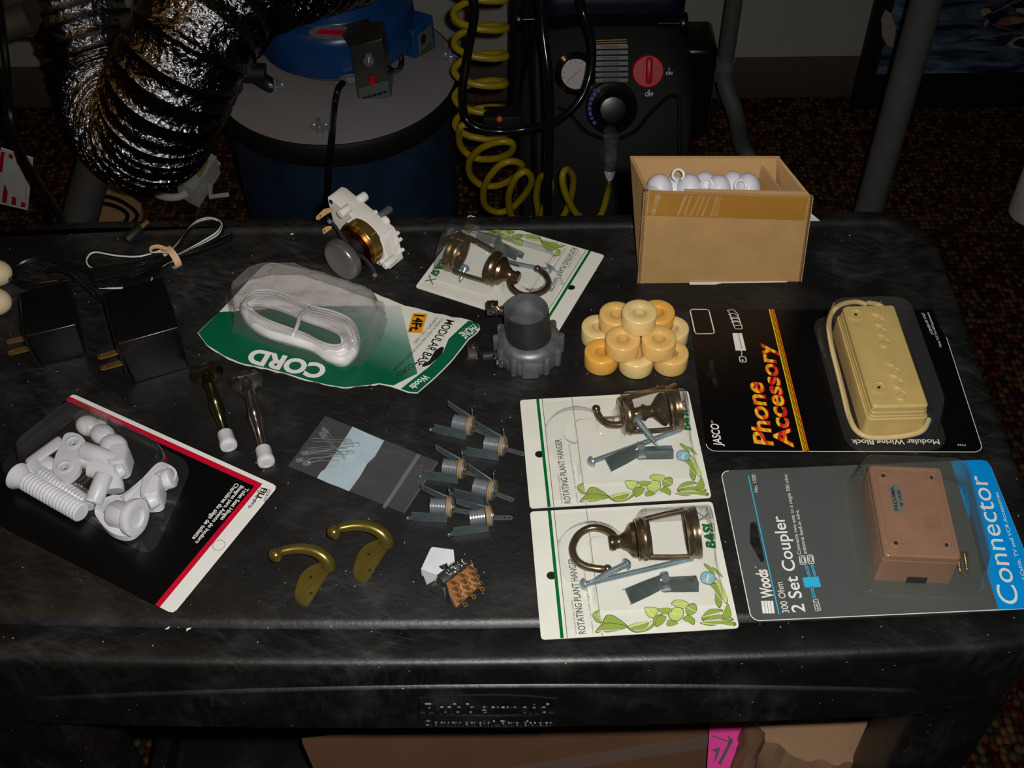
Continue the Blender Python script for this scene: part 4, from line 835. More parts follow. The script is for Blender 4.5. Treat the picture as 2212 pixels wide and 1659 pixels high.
g = MB('kraft_inner'); g.hexa([a+up_*.003, a+fr*.002+up_*.003, b+fr*.002+up_*.003, b+up_*.003, a+up_*(hb-.004), a+fr*.002+up_*(hb-.004), b+fr*.002+up_*(hb-.008), b+up_*(hb-.008)]); g.build('divider', bx)
g = MB('kraft_inner'); a, b = C4[0].lerp(C4[1], .22)+dp*(bt+.0003), C4[0].lerp(C4[1], .93)+dp*(bt+.0003); g.hexa([a+up_*.02, b+up_*.02, b+dp*.0016+up_*.02, a+dp*.0016+up_*.02, a+up_*(hb-.001), b+up_*(hb-.0045), b+dp*.0016+up_*(hb-.0045), a+dp*.0016+up_*(hb-.001)]); g.build('inner_flap', bx)
def onf(u, v, e=.0): p = C4[0].lerp(C4[1], u); q = TP[0].lerp(TP[1], u); return p.lerp(q, v)-dp*e
g = MB('tape'); g.hexa([onf(.012, .76, .0001), onf(.985, .745, .0001), onf(.985, .998, .0001), onf(.012, .998, .0001), onf(.012, .76, .0004), onf(.985, .745, .0004), onf(.985, .998, .0004), onf(.012, .998, .0004)])
g.mi('kraft')
for k, (u0, u1, w0, w1) in enumerate([(.20, .235, .012, .02), (.24, .27, .01, .014), (.275, .325, .012, .010), (.315, .35, .008, .012), (.345, .385, .014, .010), (.40, .425, .012, .012), (.425, .44, .008, .006), (.05, .06, .015, .035), (.44, .452, .006, .004)]):
    g.poly([onf(u0, .77, .0006+.00002*k), onf(u0+w0, .77, .0006+.00002*k), onf(u1+w1, .985, .0006+.00002*k), onf(u1, .985, .0006+.00002*k)], 'kraft')
g.build('packing_tape', bx)
# corrugated edges at the front corners
for s, (P0, P1) in enumerate(((C4[0], TP[0]), (C4[1], TP[1]))):
    g = MB('kraft_inner'); n_ = 34; sgn = -1 if s == 0 else 1; nrm = -dp*.0005
    for off in (0, .0034): 
        a, b = P0+fr*sgn*(off-.0022)+nrm, P1+fr*sgn*(off-.0022)+nrm; g.hexa([a, a+fr*.0006, a+fr*.0006+dp*.004, a+dp*.004, b, b+fr*.0006, b+fr*.0006+dp*.004, b+dp*.004])
    zz = []
    for k in range(n_*2+1): f = k/(n_*2); p = P0.lerp(P1, f); zz.append(p+fr*sgn*(.0016+(.0012 if k % 2 else -.0012)-.0018)+nrm*.5)
    g.tube(zz, .00035, 'kraft_dark', n=5); g.mi('kraft_dark'); a, b = P0+fr*sgn*(-.0020)+dp*.0008, P1+fr*sgn*(-.0020)+dp*.0008; g.hexa([a, a+fr*sgn*.0034, a+fr*sgn*.0034+dp*.003, a+dp*.003, b, b+fr*sgn*.0034, b+fr*sgn*.0034+dp*.003, b+dp*.003], 'kraft_dark')
    g.build('corrugated_edge', bx)
g = MB(M['clear']); g.hexa([TP[0]+Vector((-.001, -.001, -.03)), TP[0]+fr*.012+Vector((0, -.001, -.012)), TP[0]+fr*.012+Vector((0, .002, .0002)), TP[0]+Vector((-.001, .012, -.02)), TP[0]+Vector((-.0012, -.0008, .001)), TP[0]+fr*.010+Vector((0, -.0008, .001)), TP[0]+fr*.010+Vector((0, .004, .001)), TP[0]+Vector((-.0012, .012, .001))]); g.build('clear_tape', bx)
# white balls with ring eyes
balls = [((1405, 398), None, 'white ball at the left wall inside the open cardboard box'), ((1442, 402), (1425, 390), 'white ball with a half hidden ring, second from the left in the box'), ((1478, 398), (1465, 378), 'white ball with an upright ring standing above it in the box'), ((1515, 393), (1527, 398), 'white ball with a broken ring lying over it near the middle of the box'), ((1548, 400), None, 'white ball without visible ring in the middle of the box'), ((1583, 392), None, 'white ball left of the last one before the cardboard divider'), ((1618, 396), (1600, 401), 'white ball against the cardboard divider with a ring at its front')]
G('ball_white', (222, 220, 228), .5)
for i, ((x, y), ring_, lab) in enumerate(balls):
    zb_ = .068; c = T(x, y, zb_); ym = A0.y + .024+(.004 if i % 2 else -.003); x = 1425+(x-1405)*.895; c = UY(x, y, ym); r_ = .0138
    c = Vector((c.x, c.y, min(c.z, TZ+hb-.012))) if False else c
    c = c - Vector((0, 0, .002)); g = MB('ball_white'); g.ball(c, r_, n=28, sc=(.72, 1, 1.0)) if False else g.ball(c-Vector((0, 0, .006)), r_, n=28, sc=(.80, .95, 1.15))
    bo = thing('ornament_ball', lab, 'ball', c-Vector((0, 0, r_+.006)), 'white balls in the cardboard box')
    g.build('ball', bo)
    if ring_:
        rc = UY(ring_[0], ring_[1], ym-(.004 if i < 3 else .012)); g = MB('white_plastic'); fz = Vector((.1, -.75, .65)) if i != 1 else Vector((0, -.8, .6)); X = frame(rc, (1, 0, 0), fz); g.tube([X @ Vector((.0044*math.cos(a), .0044*math.sin(a), 0)) for a in [math.radians(-60+k*15) for k in range(22)]], .0011, n=8); g.build('ring_eye', bo)
g = MB('paper'); P = [T(x, y, h) for x, y, h in [(1728, 600, .001), (1752, 452, .045), (1778, 482, .030), (1742, 535, .012)]]
P = [UY(x, y, A0.y+dd) for x, y, dd in [(1745, 455, .072), (1779, 481, .074), (1758, 502, .068), (1738, 525, .056), (1728, 545, .060)]]; g.prism([(0, 0)]*0 or [(p.x, p.z) for p in P], 0, .0006, X=Matrix(((1, 0, 0, 0), (0, .0, 1, P[0].y), (0, 1, 0, 0), (0, 0, 0, 1)))); tag(g.build('torn_paper'), 'torn white paper label sticking out behind the right side of the cardboard box', 'paper')
g = MB('paper'); P = [T(x, y, .0) for x, y in [(1488, 609), (1490, 615), (1545, 615), (1560, 612), (1700, 610), (1700, 600), (1490, 600)]]; g.prism([(p.x, p.y) for p in P], TZ+.0001, TZ+.0005); tag(g.build('paper_slip'), 'white paper slip showing under the front of the cardboard box', 'paper')

# ================================================================== stacked wax coloured rings
RR, RH, RI = .0134, .0146, .0046
g = MB('wax'); b_ = .0016
g.lathe([(RI, .0008), (RI+.0006, 0), (RR-.0010, 0), (RR-.0002, .0004), (RR, .0012), (RR, RH-.0013), (RR-.0003, RH-.0005), (RR-.0012, RH), (RI+.0008, RH), (RI+.0002, RH-.0006), (RI, RH-.0014), (RI, RH/2)], n=48, caps=(False, False))
g.f += [(12*0+k, (k+1) % 48, 11*48+(k+1) % 48, 11*48+k) for k in range(48)]; g.m += [0]*48
ring0 = g.build('foam_ring', angle=50)
Yl, Or, De = (.84, .62, .27, 1), (.84, .52, .17, 1), (.85, .44, .08, 1)
def rp(x, y, lay): q = T(x, y, RH*(lay+1)+lay*.0001); return Vector((q.x, q.y, TZ+.0002+lay*(RH+.0001)))
L0 = [((1293, 705), Yl, 'pale yellow ring at the back left of the bottom layer'), ((1302, 757), De, 'deep orange yellow ring at the front left corner of the stack'), ((1375, 765), Yl, 'pale ring in the middle of the front row of the bottom layer'), ((1449, 760), Or, 'yellow ring at the front right corner of the stack'), ((1452, 707), Yl, 'pale yellow ring mostly hidden at the back right of the stack')]
L1 = [((1332, 676), Or, 'yellow ring left behind the topmost ring'), ((1346, 729), Or, 'yellow ring at the front left of the second layer'), ((1424, 729), Or, 'yellow ring at the front right of the second layer'), ((1421, 672), De, 'most orange ring, right behind the topmost ring')]
L2 = [((1382, 672), Yl, 'topmost pale ring of the stack')]
prev = ring0; first = True
def fixpos(lst, lay, dmin=.0270):
    P = [rp(x, y, lay) for (x, y), _, _ in lst]
    for _ in range(60):
        for i in range(len(P)):
            for j in range(i):
                d = P[i]-P[j]; L_ = d.length
                if L_ < dmin: P[i] += d.normalized()*(dmin-L_)/2; P[j] -= d.normalized()*(dmin-L_)/2
    return P
for lay, lst in enumerate((L0, L1, L2)):
    for P_, (_, c_, lab) in zip(fixpos(lst, lay), lst):
        o = ring0 if first else ring0.copy()
        if not first: COL.objects.link(o)
        first = False; o.location = P_; o.rotation_euler = (0, 0, rnd.random()*6); o.color = c_; tag(o, lab, 'ring', 'stacked yellow rings')

# ================================================================== wiring block pack
KJ = Card((1532, 979), (2120, 977), (2030, 672), (1482, 668))
jp = thing('wiring_block_pack', 'glossy black blister card with orange lettering holding a beige wiring block', 'blister pack', KJ.X @ Vector((KJ.W/2, KJ.H/2, 0)))
def lj(x, y, z=.0): return KJ.L(1470+x/3.3015, 630+y/3.3015, z)
g = MB('card_black'); g.X = KJ.X; W_, H_ = KJ.W, KJ.H
h1 = [lj(*p) for p in [(185, 575), (205, 560), (200, 490), (215, 483), (232, 490), (270, 680), (258, 690), (235, 688), (220, 615), (195, 610), (178, 592)]]
g.prism(rrect(W_, H_, .007, 5, W_/2, H_/2), .0003, .0009, holes=[[(p.x, p.y) for p in h1]])
g.mi('ink_white'); o_ = rrect(W_-.0002, H_-.0002, .007, 5, W_/2, H_/2); i2 = rrect(W_-.0012, H_-.0012, .0065, 5, W_/2, H_/2)
for k in range(len(o_)):
    k2 = (k+1) % len(o_)
    if o_[k][1] < H_*.3: g.poly([(*o_[k], .00095), (*o_[k2], .00095), (*i2[k2], .00095), (*i2[k], .00095)], 'ink_white')
def outline(g, pts, w, m, z=.0011, closed=True):
    n = len(pts)
    for k in range(n if closed else n-1):
        a, b = Vector(pts[k]), Vector(pts[(k+1) % n]); d = (b-a); d.z = 0
        if d.length < 1e-7: continue
        d.normalize(); nn = Vector((-d.y, d.x, 0))*w/2; e = d*w*.4; g.poly([(q.x, q.y, z) for q in (a-nn-e, b-nn+e, b+nn+e, a+nn-e)], m)
outline(g, [lj(*p) for p in [(68, 145), (80, 132), (190, 134), (203, 145), (240, 295), (232, 306), (115, 308), (102, 298)]], .0009, 'ink_white')
g.poly([lj(*p, .0011) for p in [(370, 296), (438, 296), (468, 420), (393, 420)]], 'ink_white')
for k in range(8): c = lj(412+3.2*k, 310+14*k); g.poly([(c.x+.0006*math.cos(a), c.y+.0006*math.sin(a), .0012) for a in [k2*PI/4 for k2 in range(8)]], 'card_black')
outline(g, [lj(*p) for p in [(418, 470), (462, 472), (468, 508), (424, 508)]], .0008, 'ink_white'); g.poly([lj(*p, .0011) for p in [(436, 484), (448, 484), (450, 494), (438, 494)]], 'ink_white'); outline(g, [lj(*p) for p in [(425, 425), (438, 440), (432, 455), (440, 470)]], .0006, 'ink_white', closed=False)
for k in range(4): outline(g, [lj(x, y) for x, y in [(332+10*k, 140+26*k), (375+9*k, 135+26*k), (408+9*k, 165+26*k), (412+9*k, 195+26*k), (365+8*k, 198+25*k), (350+8*k, 160+26*k)]], .0006, 'ink_white', z=.0011+.00001*k)
for k, m_ in enumerate(['ink_yellow', 'ink_orange', 'ink_yellow', 'ink_deep_orange']):
    a, b = lj(632+9*k, 126), lj(880+10*k, 1150); w = .00075; a.y, b.y = H_, 0; g.poly([(a.x-w, a.y, .0011), (b.x-w, b.y, .0011), (b.x+w, b.y, .0011), (a.x+w, a.y, .0011)], m_)
ax_ = (KJ.u*1.0); M['flame_ink'] = band_mat('flame_ink', [(245, 205, 30), (240, 160, 25), (250, 215, 40), (228, 70, 25), (240, 140, 20)], KJ.u*.92+KJ.v*.38, .0105)
M['flame_ink2'] = band_mat('flame_ink2', [(235, 90, 25), (250, 200, 30), (240, 150, 30), (250, 215, 40), (215, 35, 30)], KJ.u*.9-KJ.v*.25, .0125)
def jt(s, p, q, r, m, z=.0011, **k):
    P, Q, R_ = lj(*p), lj(*q), lj(*r)
    for v in (P, Q, R_): v.z = z
    g.text(s, P, Q, R_, m, **k)
jt('Phone', (662, 1105), (583, 652), (533, 1110), 'ink_red', off=.035, shear=.12, z=.00105); jt('Phone', (658, 1105), (578, 652), (529, 1110), 'flame_ink', off=.02, shear=.12)
jt('Accessory', (806, 1118), (650, 372), (672, 1062), 'ink_red', off=.035, shear=.12, z=.00105); jt('Accessory', (800, 1118), (645, 372), (668, 1062), 'flame_ink2', off=.02, shear=.12)
jt('JASCO', (295, 1108), (268, 948), (238, 1110), 'ink_white', off=.02, shear=.15); jt('TM', (235, 945), (228, 925), (222, 946), 'ink_white')
jt('Modular Wiring Block', (1838, 1060), (1215, 1062), (1843, 1094), 'ink_white', off=.02); jt('1944', (2028, 1094), (1972, 1093), (2031, 1108), 'ink_white')
jt('LICENSED BY AT&T', (1803, 312), (1733, 155), (1786, 314), 'ink_white', off=.01); jt('Meets FCC Part 68 Requirements', (1862, 402), (1768, 155), (1845, 403), 'ink_white', off=.01)
g.build('printed_card', jp, fix=False)
# the block: corners in crop pixels of its top face, 22 mm above the card
bh = .030
tc_ = [lj(*p, bh) for p in [(1375, 810), (1770, 822), (1528, 113), (1155, 93)]]
u_ = (tc_[1]-tc_[0]+tc_[2]-tc_[3])/2; v_ = (tc_[3]-tc_[0]+tc_[2]-tc_[1])/2; c_ = sum(tc_, Vector())/4; bw, bl_ = u_.length, v_.length; ang = math.atan2(v_.y, v_.x)-PI/2
XB = KJ.X @ Matrix.Translation((c_.x, c_.y, .0010)) @ Matrix.Rotation(ang, 4, 'Z')
wb = thing('wiring_block', 'beige modular wiring block with round cord packed on the black card', 'wiring block', XB @ Vector((0, 0, 0)))
g = MB('beige_plastic'); g.X = XB; w2, l2_ = bw/2, bl_/2
def rr_(w, l, r, z): return [(x, y, z) for x, y in rrect(w, l, r, 4)]
g.loops([rr_(bw+.006, bl_+.006, .004, 0), rr_(bw+.005, bl_+.005, .004, .017), rr_(bw+.003, bl_+.003, .004, .0175), rr_(bw+.003, bl_+.003, .004, .0195), rr_(bw+.002, bl_+.002, .0035, .020), rr_(bw+.002, bl_+.002, .0035, .023), rr_(bw+.001, bl_+.001, .003, .0235), rr_(bw+.001, bl_+.001, .003, bh-.002), rr_(bw-.002, bl_-.002, .002, bh)], caps=(True, True)); g.build('body', wb, angle=30)
IB = (XB.inverted() @ KJ.X)
for x, y in ((1247, 173), (1412, 692)):
    p = IB @ lj(x, y, bh); g = MB('beige_plastic'); g.X = XB; g.lathe([(.0062, 0), (.0062, .0008), (.0050, .0010), (.0045, .0004), (.0022, .0004)], X=Matrix.Translation((p.x, p.y, bh-.0002)), n=26); g.mi('black_plastic'); g.lathe([(.0012, 0), (.0012, .0004)], 'black_plastic', Matrix.Translation((p.x, p.y, bh+.0003)), n=12); g.build('screw_boss', wb)
for (x0_, y0_), (x1_, y1_) in (((1395, 160), (1450, 385)), ((1500, 515), (1570, 760))):
    a, b = IB @ lj(x0_, y0_, bh), IB @ lj(x1_, y1_, bh); g = MB('beige_plastic'); g.X = XB
    for k in range(4):
        p = a.lerp(b, k/3); g.lathe([(.0036, 0), (.0036, .0014), (.0030, .0019)], X=Matrix.Translation((p.x, p.y, bh-.0003)), n=20)
        if k < 3:
            q = a.lerp(b, (k+.5)/3); d = (b-a).normalized(); e = Vector((-d.y, d.x, 0)); z = Vector((0, 0, 1))
            for s_ in (-1, 1): g.add([q+e*s_*.0050+d*.0034+z*.0008-z*.0003, q+e*s_*.0050-d*.0034-z*.0003, q-z*.0003, q+e*s_*.0034+z*.0024], [(0, 1, 2), (0, 1, 3), (1, 2, 3), (0, 2, 3)])
    g.build('contact_row', wb)
g = MB('ivory_plastic'); g.X = KJ.X; G('cord_beige', (228, 204, 150), .4); g.mats = [M['cord_beige']]
cz = .016
cp = [(1330, 92, .020), (1250, 72, .020), (1140, 95, .020), (1075, 160, .018), (1058, 250, .016), (1080, 400, .014), (1120, 560, .012), (1165, 740, .010), (1200, 880, .008), (1250, 985, .006), (1340, 1035, .005), (1480, 1040, .005), (1640, 1020, .006), (1730, 985, .007), (1770, 910, .008)]
g.tube(catmull([lj(x, y, z) for x, y, z in cp], 6), .0021, n=10); 
g.tube(catmull([lj(1330, 78, .022), lj(1400, 88, .022), lj(1440, 108, .022)], 6), .0019, n=8); g.build('cord', wb)
tcx, tcy = c_.x+.001, c_.y
def hf_j(x, y):
    p = Vector((x, y)); d = rbox_d(x, y, tcx, tcy, bw/2+.010, bl_/2+.009, .012, ang); h = bump(d, .0325, .006)
    d2 = rbox_d(x, y, tcx, tcy, bw/2+.020, bl_/2+.014, .014, ang); return max(h, bump(d2, .004, .004))
def rotrect(cx, cy, hw, hh, a): return [(cx+x*math.cos(a)-y*math.sin(a), cy+x*math.sin(a)+y*math.cos(a)) for x, y in ((hw, hh), (-hw, hh), (-hw, -hh), (hw, -hh))]
dome('blister', jp, KJ.X, rotrect(tcx, tcy, bw/2+.014, bl_/2+.012, ang), .0335, .005, .016, 'clear_dark', flange=.007)

# ================================================================== set coupler pack
KW = Card((1620, 1340), (2252, 1320), (2143, 990), (1557, 1022))
wp = thing('coupler_pack', 'grey and blue blister card holding a brown plastic coupler at the front right', 'blister pack', KW.X @ Vector((KW.W/2, KW.H/2, 0)))
def lw(x, y, z=.0): return KW.L(1540+x/3.2917, 970+y/3.2917, z)
g = MB('card_grey'); g.X = KW.X; W_, H_ = KW.W, KW.H
h1 = [lw(*p) for p in [(262, 545), (272, 525), (290, 520), (308, 530), (364, 790), (358, 808), (338, 806), (262, 672)]]
g.prism(rrect(W_, H_, .006, 5, W_/2, H_/2), .0003, .0009, holes=[[(p.x, p.y) for p in h1]])
o_ = rrect(W_-.0002, H_-.0002, .006, 5, W_/2, H_/2); i2 = rrect(W_-.0014, H_-.0014, .0055, 5, W_/2, H_/2)
for k in range(len(o_)):
    k2 = (k+1) % len(o_)
    if o_[k][1] < H_*.3 or o_[k][0] < W_*.2: g.poly([(*o_[k], .00093), (*o_[k2], .00093), (*i2[k2], .00093), (*i2[k], .00093)], 'ink_white')
xb0 = lw(1690, 100).x; xb1 = lw(2030, 1150).x; W2 = W_-.0002
g.poly([(xb0, H_-.0002, .0010), (xb1, .0004, .0010), (W2-.006, .0004, .0010), (W2, .006, .0010), (W2, H_-.006, .0010), (W2-.0015, H_-.0015, .0010), (W2-.006, H_-.0002, .0010)], 'ink_sky_blue')
def wt(s, p, q, r, m='ink_white', z=.0011, **k):
    P, Q, R_ = lw(*p), lw(*q), lw(*r)
    for v in (P, Q, R_): v.z = z
    g.text(s, P, Q, R_, m, **k)
wt('Connector', (2180, 1112), (1938, 200), (2045, 1125), z=.0012); wt('of Cable, TV and VCR Accessories', (2232, 960), (2024, 316), (2206, 965), z=.0012)
wt('Woods', (430, 1060), (378, 860), (350, 1066), off=.03, shear=.15); wt('o', (308, 852), (303, 838), (296, 853)); wt('No. 1020', (320, 312), (298, 188), (295, 314)); wt('300 Ohm', (542, 1170), (492, 952), (494, 1174))
wt('2 Set Coupler', (655, 1165), (500, 482), (566, 1176), off=.012); wt('Connects two sets to a single 300 ohm', (626, 755), (526, 188), (600, 758)); wt('antenna lead-in wire.', (666, 752), (606, 436), (640, 756))
for k in range(4): a, b = lw(362+22*k, 1175), lw(350+22*k, 1085); g.poly([(a.x-.0009, a.y, .0011), (a.x+.0009, a.y, .0011), (b.x+.0009, b.y, .0011), (b.x-.0009, b.y, .0011)], 'ink_white')
g.poly([lw(*p, .0011) for p in [(248, 190), (256, 190), (474, 1175), (466, 1177)]], 'ink_cyan')
for (x, y) in ((612, 768), (668, 762)):
    outline(g, [lw(*p) for p in [(x, y), (x+38, y-3), (x+50, y+56), (x+8, y+58)]], .0006, 'ink_white'); outline(g, [lw(*p) for p in [(x+12, y+12), (x+34, y+10), (x+40, y+44), (x+18, y+46)]], .0006, 'ink_white'); 
g.poly([lw(*p, .0011) for p in [(636, 915), (750, 905), (770, 980), (654, 985)]], 'ink_cyan')
for a, b in (((655, 835), (678, 912)), ((668, 835), (690, 912)), ((697, 830), (718, 908)), ((708, 830), (730, 908)), ((692, 985), (712, 1065)), ((706, 985), (726, 1062))): outline(g, [lw(*a), lw(*b)], .0006, 'ink_cyan', closed=False)
outline(g, [lw(*p) for p in [(710, 1078), (742, 1072), (765, 1152), (730, 1158)]], .0004, 'ink_white'); wt('INPUT', (756, 1146), (738, 1082), (738, 1150))
g.build('printed_card', wp, fix=False)
bh = .030; tc_ = [lw(*p, bh) for p in [(1232, 775), (1752, 745), (1612, 150), (1118, 118)]]
u_ = (tc_[1]-tc_[0]+tc_[2]-tc_[3])/2; v_ = (tc_[3]-tc_[0]+tc_[2]-tc_[1])/2; cw_ = sum(tc_, Vector())/4; bw2, bl2 = u_.length, v_.length; ang2 = math.atan2(v_.y, v_.x)-PI/2
XW = KW.X @ Matrix.Translation((cw_.x, cw_.y, .0010)) @ Matrix.Rotation(ang2, 4, 'Z')
cb = thing('antenna_coupler', 'brown square plastic coupler box with a small grey sticker', 'coupler', XW @ Vector((0, 0, 0)))
g = MB('brown_plastic'); g.X = XW
def cut(r, z, n): return [(x, y, z) for x, y in r]
def rw(k, r, z): return [(x, y, z) for x, y in rrect(bw2+k, bl2+k, r, 4)]
g.loops([rw(.003, .002, .0), rw(.002, .002, bh-.007), rw(-.0005, .002, bh-.0068), rw(-.0005, .002, bh-.0060), rw(.002, .0025, bh-.0058), rw(.002, .0025, bh-.0015), rw(0, .002, bh), rw(-.004, .002, bh), rw(-.0046, .002, bh-.0006), rw(-.0056, .002, bh-.0006), rw(-.006, .002, bh)]); g.build('housing', cb, angle=30)
for sx in (-1, 1):
    for sy in (-1, 1):
        g = MB('brown_plastic'); g.X = XW; X = Matrix.Translation((sx*(bw2/2-.0075), sy*(bl2/2-.0085), bh)); g.lathe([(.0038, -.0004), (.0038, .0006), (.0031, .0008), (.0028, .0001), (.0014, .0001)], X=X, n=24); g.mi('dark_metal'); g.lathe([(.0014, 0), (.0014, .0003)], 'dark_metal', X, n=12); g.build('corner_screw', cb)
g = MB('brown_plastic'); g.X = XW
for k in range(9): y = -bl2*.20+k*.0011*(1 if k < 4 else 1.0); g.box((0, y, bh+.0001), (bw2-.010, .00035, .0004))
for k in range(7): g.box((bw2*.12+k*.0016, 0, bh+.0001), (.00035, bl2-.010, .0004))
g.build('fine_ribs', cb)
G('sticker', (112, 122, 120), .4); g = MB('sticker'); g.X = KW.X
s4 = [lw(*p, bh+.0010) for p in [(1245, 255), (1330, 250), (1366, 450), (1290, 455)]]; g.hexa([p+Vector((0, 0, -.0004)) for p in s4]+[p+Vector((0, 0, .0002)) for p in s4])
for s, a, b, c in (('PACUSMA', (1318, 437), (1285, 268), (1294, 438)), ('# 1020', (1352, 405), (1330, 295), (1332, 407))): g.text(s, lw(*a, bh+.0014), lw(*b, bh+.0014), lw(*c, bh+.0014), 'ink_black', off=.03)
g.build('sticker', cb)
g = MB('black_matte'); g.X = XW; g.box((.002, -bl2/2-.0018, .003), (.013, .0010, .006)); g.build('cable_notch', cb)
for i, (a, b, lab) in enumerate((((1740, 745), (1762, 900), 'small brass screw nearest the brown coupler under the clear blister'), ((1790, 750), (1812, 890), 'small brass screw farther from the brown coupler under the clear blister'))):
    g = MB('brass'); g.X = KW.X; screw(g, lw(*a, .004), lw(*b, .0035), .0015, 'brass', head=.0028, taper=True, pitch=.0011); tag(g.build('brass_screw'), lab, 'screw', 'brass screws in the coupler pack')
def hf_w(x, y):
    d = rbox_d(x, y, cw_.x+.006, cw_.y+.001, bw2/2+.012, bl2/2+.009, .010, ang2); h = bump(d, .034, .006)
    d2 = rbox_d(x, y, cw_.x+.002, cw_.y-.006, bw2/2+.026, bl2/2+.020, .012, ang2*.5); return max(h, bump(d2, .003, .0035))
dome('blister', wp, KW.X, rotrect(cw_.x+.007, cw_.y+.0005, bw2/2+.017, bl2/2+.012, ang2), .0335, .006, .012, 'clear_dark', flange=.009)
# ================================================================== hinge pack
tT, tR, tB = (157, 851), (602, 1052), (385, 1334); q = [T(*p) for p in (tT, tR, tB)]
class KT_: pass
KT = Card.__new__(Card); KT.u = (q[1]-q[0]).normalized(); KT.v = Vector((-KT.u.y, KT.u.x, 0)); KT.W = (q[1]-q[0]).length; KT.H = (q[1]-q[2]).length; KT.h = 0
KT.o = q[0]-KT.v*KT.H; KT.X = Matrix(((KT.u.x, KT.v.x, 0, KT.o.x), (KT.u.y, KT.v.y, 0, KT.o.y), (0, 0, 1, TZ), (0, 0, 0, 1))); KT.I = KT.X.inverted()
def lt(x, y, z=.0): return KT.L(x/3.2532, 840+y/3.2532, z)
tp_ = thing('hinge_pack', 'black blister card with red and white border holding white toilet seat hinges', 'blister pack', KT.X @ Vector((KT.W/2, KT.H/2, 0)))
g = MB('card_black'); g.X = KT.X; W_, H_ = KT.W, KT.H; g.prism(rrect(W_, H_, .004, 5, W_/2, H_/2), .0003, .0009)
def strip(pts, m, z): g.poly([(x, y, z) for x, y in pts], m)
a_, b_ = .0036, .0080; ca, cb_ = .0115, .0155; e = .0002
strip([(.004, H_-e), (W_-.004, H_-e), (W_-.0012, H_-.0012), (W_-e, H_-.004), (W_-e, .004), (W_-.0012, .0012), (W_-.004, e), (W_-ca, e), (W_-ca, H_-a_), (.0003, H_-a_), (.0012, H_-.0012)], 'ink_white', .0010)
strip([(.0003, H_-a_), (W_-ca, H_-a_), (W_-ca, e), (W_-cb_, e), (W_-cb_, H_-b_), (.0003, H_-b_)], 'ink_red', .00105)
def tt(s, p, q, r, m='ink_white', **k):
    P, Q, R_ = lt(*p), lt(*q), lt(*r)
    for v in (P, Q, R_): v.z = .0011
    g.text(s, P, Q, R_, m, **k)
tt('Toilet Seat Hinges', (1728, 700), (1548, 922), (1752, 712), off=.02); tt('Bisagras para Asiento de Inodoro', (1694, 684), (1372, 1086), (1716, 696), off=.02); tt('Charnières du siège de toilette', (1658, 668), (1350, 1056), (1682, 682), off=.02)
tt('16081FP', (1888, 712), (1845, 798), (1908, 722), 'ink_black'); tt('FILL', (1848, 700), (1795, 782), (1880, 714), 'ink_black', off=.04); tt('pro', (1788, 785), (1742, 838), (1810, 800), 'ink_black', off=.02)
outline(g, [lt(*p) for p in [(1830, 694), (1842, 708), (1812, 728), (1822, 745), (1790, 765)]], .0005, 'ink_black', closed=False)
hc4 = lt(1540, 1105); outline(g, [(hc4.x+.0042*math.cos(a), hc4.y+.0042*math.sin(a), 0) for a in [2*PI*k/28 for k in range(28)]], .0003, 'ink_grey', z=.0012)
g.build('printed_card', tp_, fix=False)
grp = 'white plastic hinge parts in the clear blister'
def ribbed(g, p, q, r, pitch, m='white_plastic'):
    p, q = Vector(p), Vector(q); d = q-p; L_ = d.length; n = int(L_/pitch); pr = []
    for i in range(n):
        z = L_*i/n; k = L_/n; pr += [(r*.86, z), (r, z+k*.3), (r, z+k*.7), (r*.86, z+k*.99)]
    g.lathe(pr, m, frame(p, (0, 0, 1), d), 26)
for (a, b, r, lab) in (((185, 648, .010), (575, 870, .010), .0072, 'thick white ribbed plastic bolt at the lower left of the hinge pack'), ((290, 590, .007), (600, 800, .007), .0055, 'thinner white ribbed plastic bolt behind the thick one')):
    bo = thing('plastic_bolt', lab, 'bolt', KT.X @ lt(a[0], a[1], .001), grp); g = MB('white_plastic'); g.X = KT.X; A, B = lt(*a), lt(*b); ribbed(g, A, B, r, .0030); g.build('threaded_shaft', bo)
    d = (A-B).normalized(); g = MB('white_plastic'); g.X = KT.X; g.lathe([(r*.9, 0), (r*1.0, .004), (r*1.35, .008), (r*1.4, .010), (r*1.3, .0105)], X=frame(A-d*.001, (0, 0, 1), d), n=28); g.build('head', bo)
# first hinge: flat plate with two holes, barrel and square lug
h1_ = thing('toilet_hinge', 'white plastic hinge plate with two screw holes at the upper left of the pack', 'hinge', KT.X @ lt(500, 470, .001), grp)
g = MB('white_plastic'); g.X = KT.X
pl = [lt(x, y, .016) for x, y in [(450, 320), (500, 303), (560, 320), (600, 365), (608, 410), (570, 440), (560, 560), (500, 625), (440, 640), (390, 610), (370, 560), (385, 470), (420, 400)]]; sm = catmull(pl, 4, True)
hl = [[(c.x+.0026*math.cos(-a), c.y+.0026*math.sin(-a)) for a in [2*PI*k/18 for k in range(18)]] for c in (lt(512, 372, .016), lt(450, 545, .016))]
g.prism([(p.x, p.y) for p in sm], .011, .0155, holes=hl)
for c in (lt(512, 372, .016), lt(450, 545, .016)): g.lathe([(.0030, .0155), (.0045, .0162), (.0062, .0158), (.0062, .0150)], X=Matrix.Translation((c.x, c.y, 0)), n=26, caps=(False, False))
g.build('plate', h1_)
g = MB('white_plastic'); g.X = KT.X; g.cyl(lt(585, 430, .017), lt(815, 510, .015), .0065, n=24, bev=.001); g.box(lt(640, 520, .008), (.030, .012, .014), bev=.002); g.build('barrel', h1_)
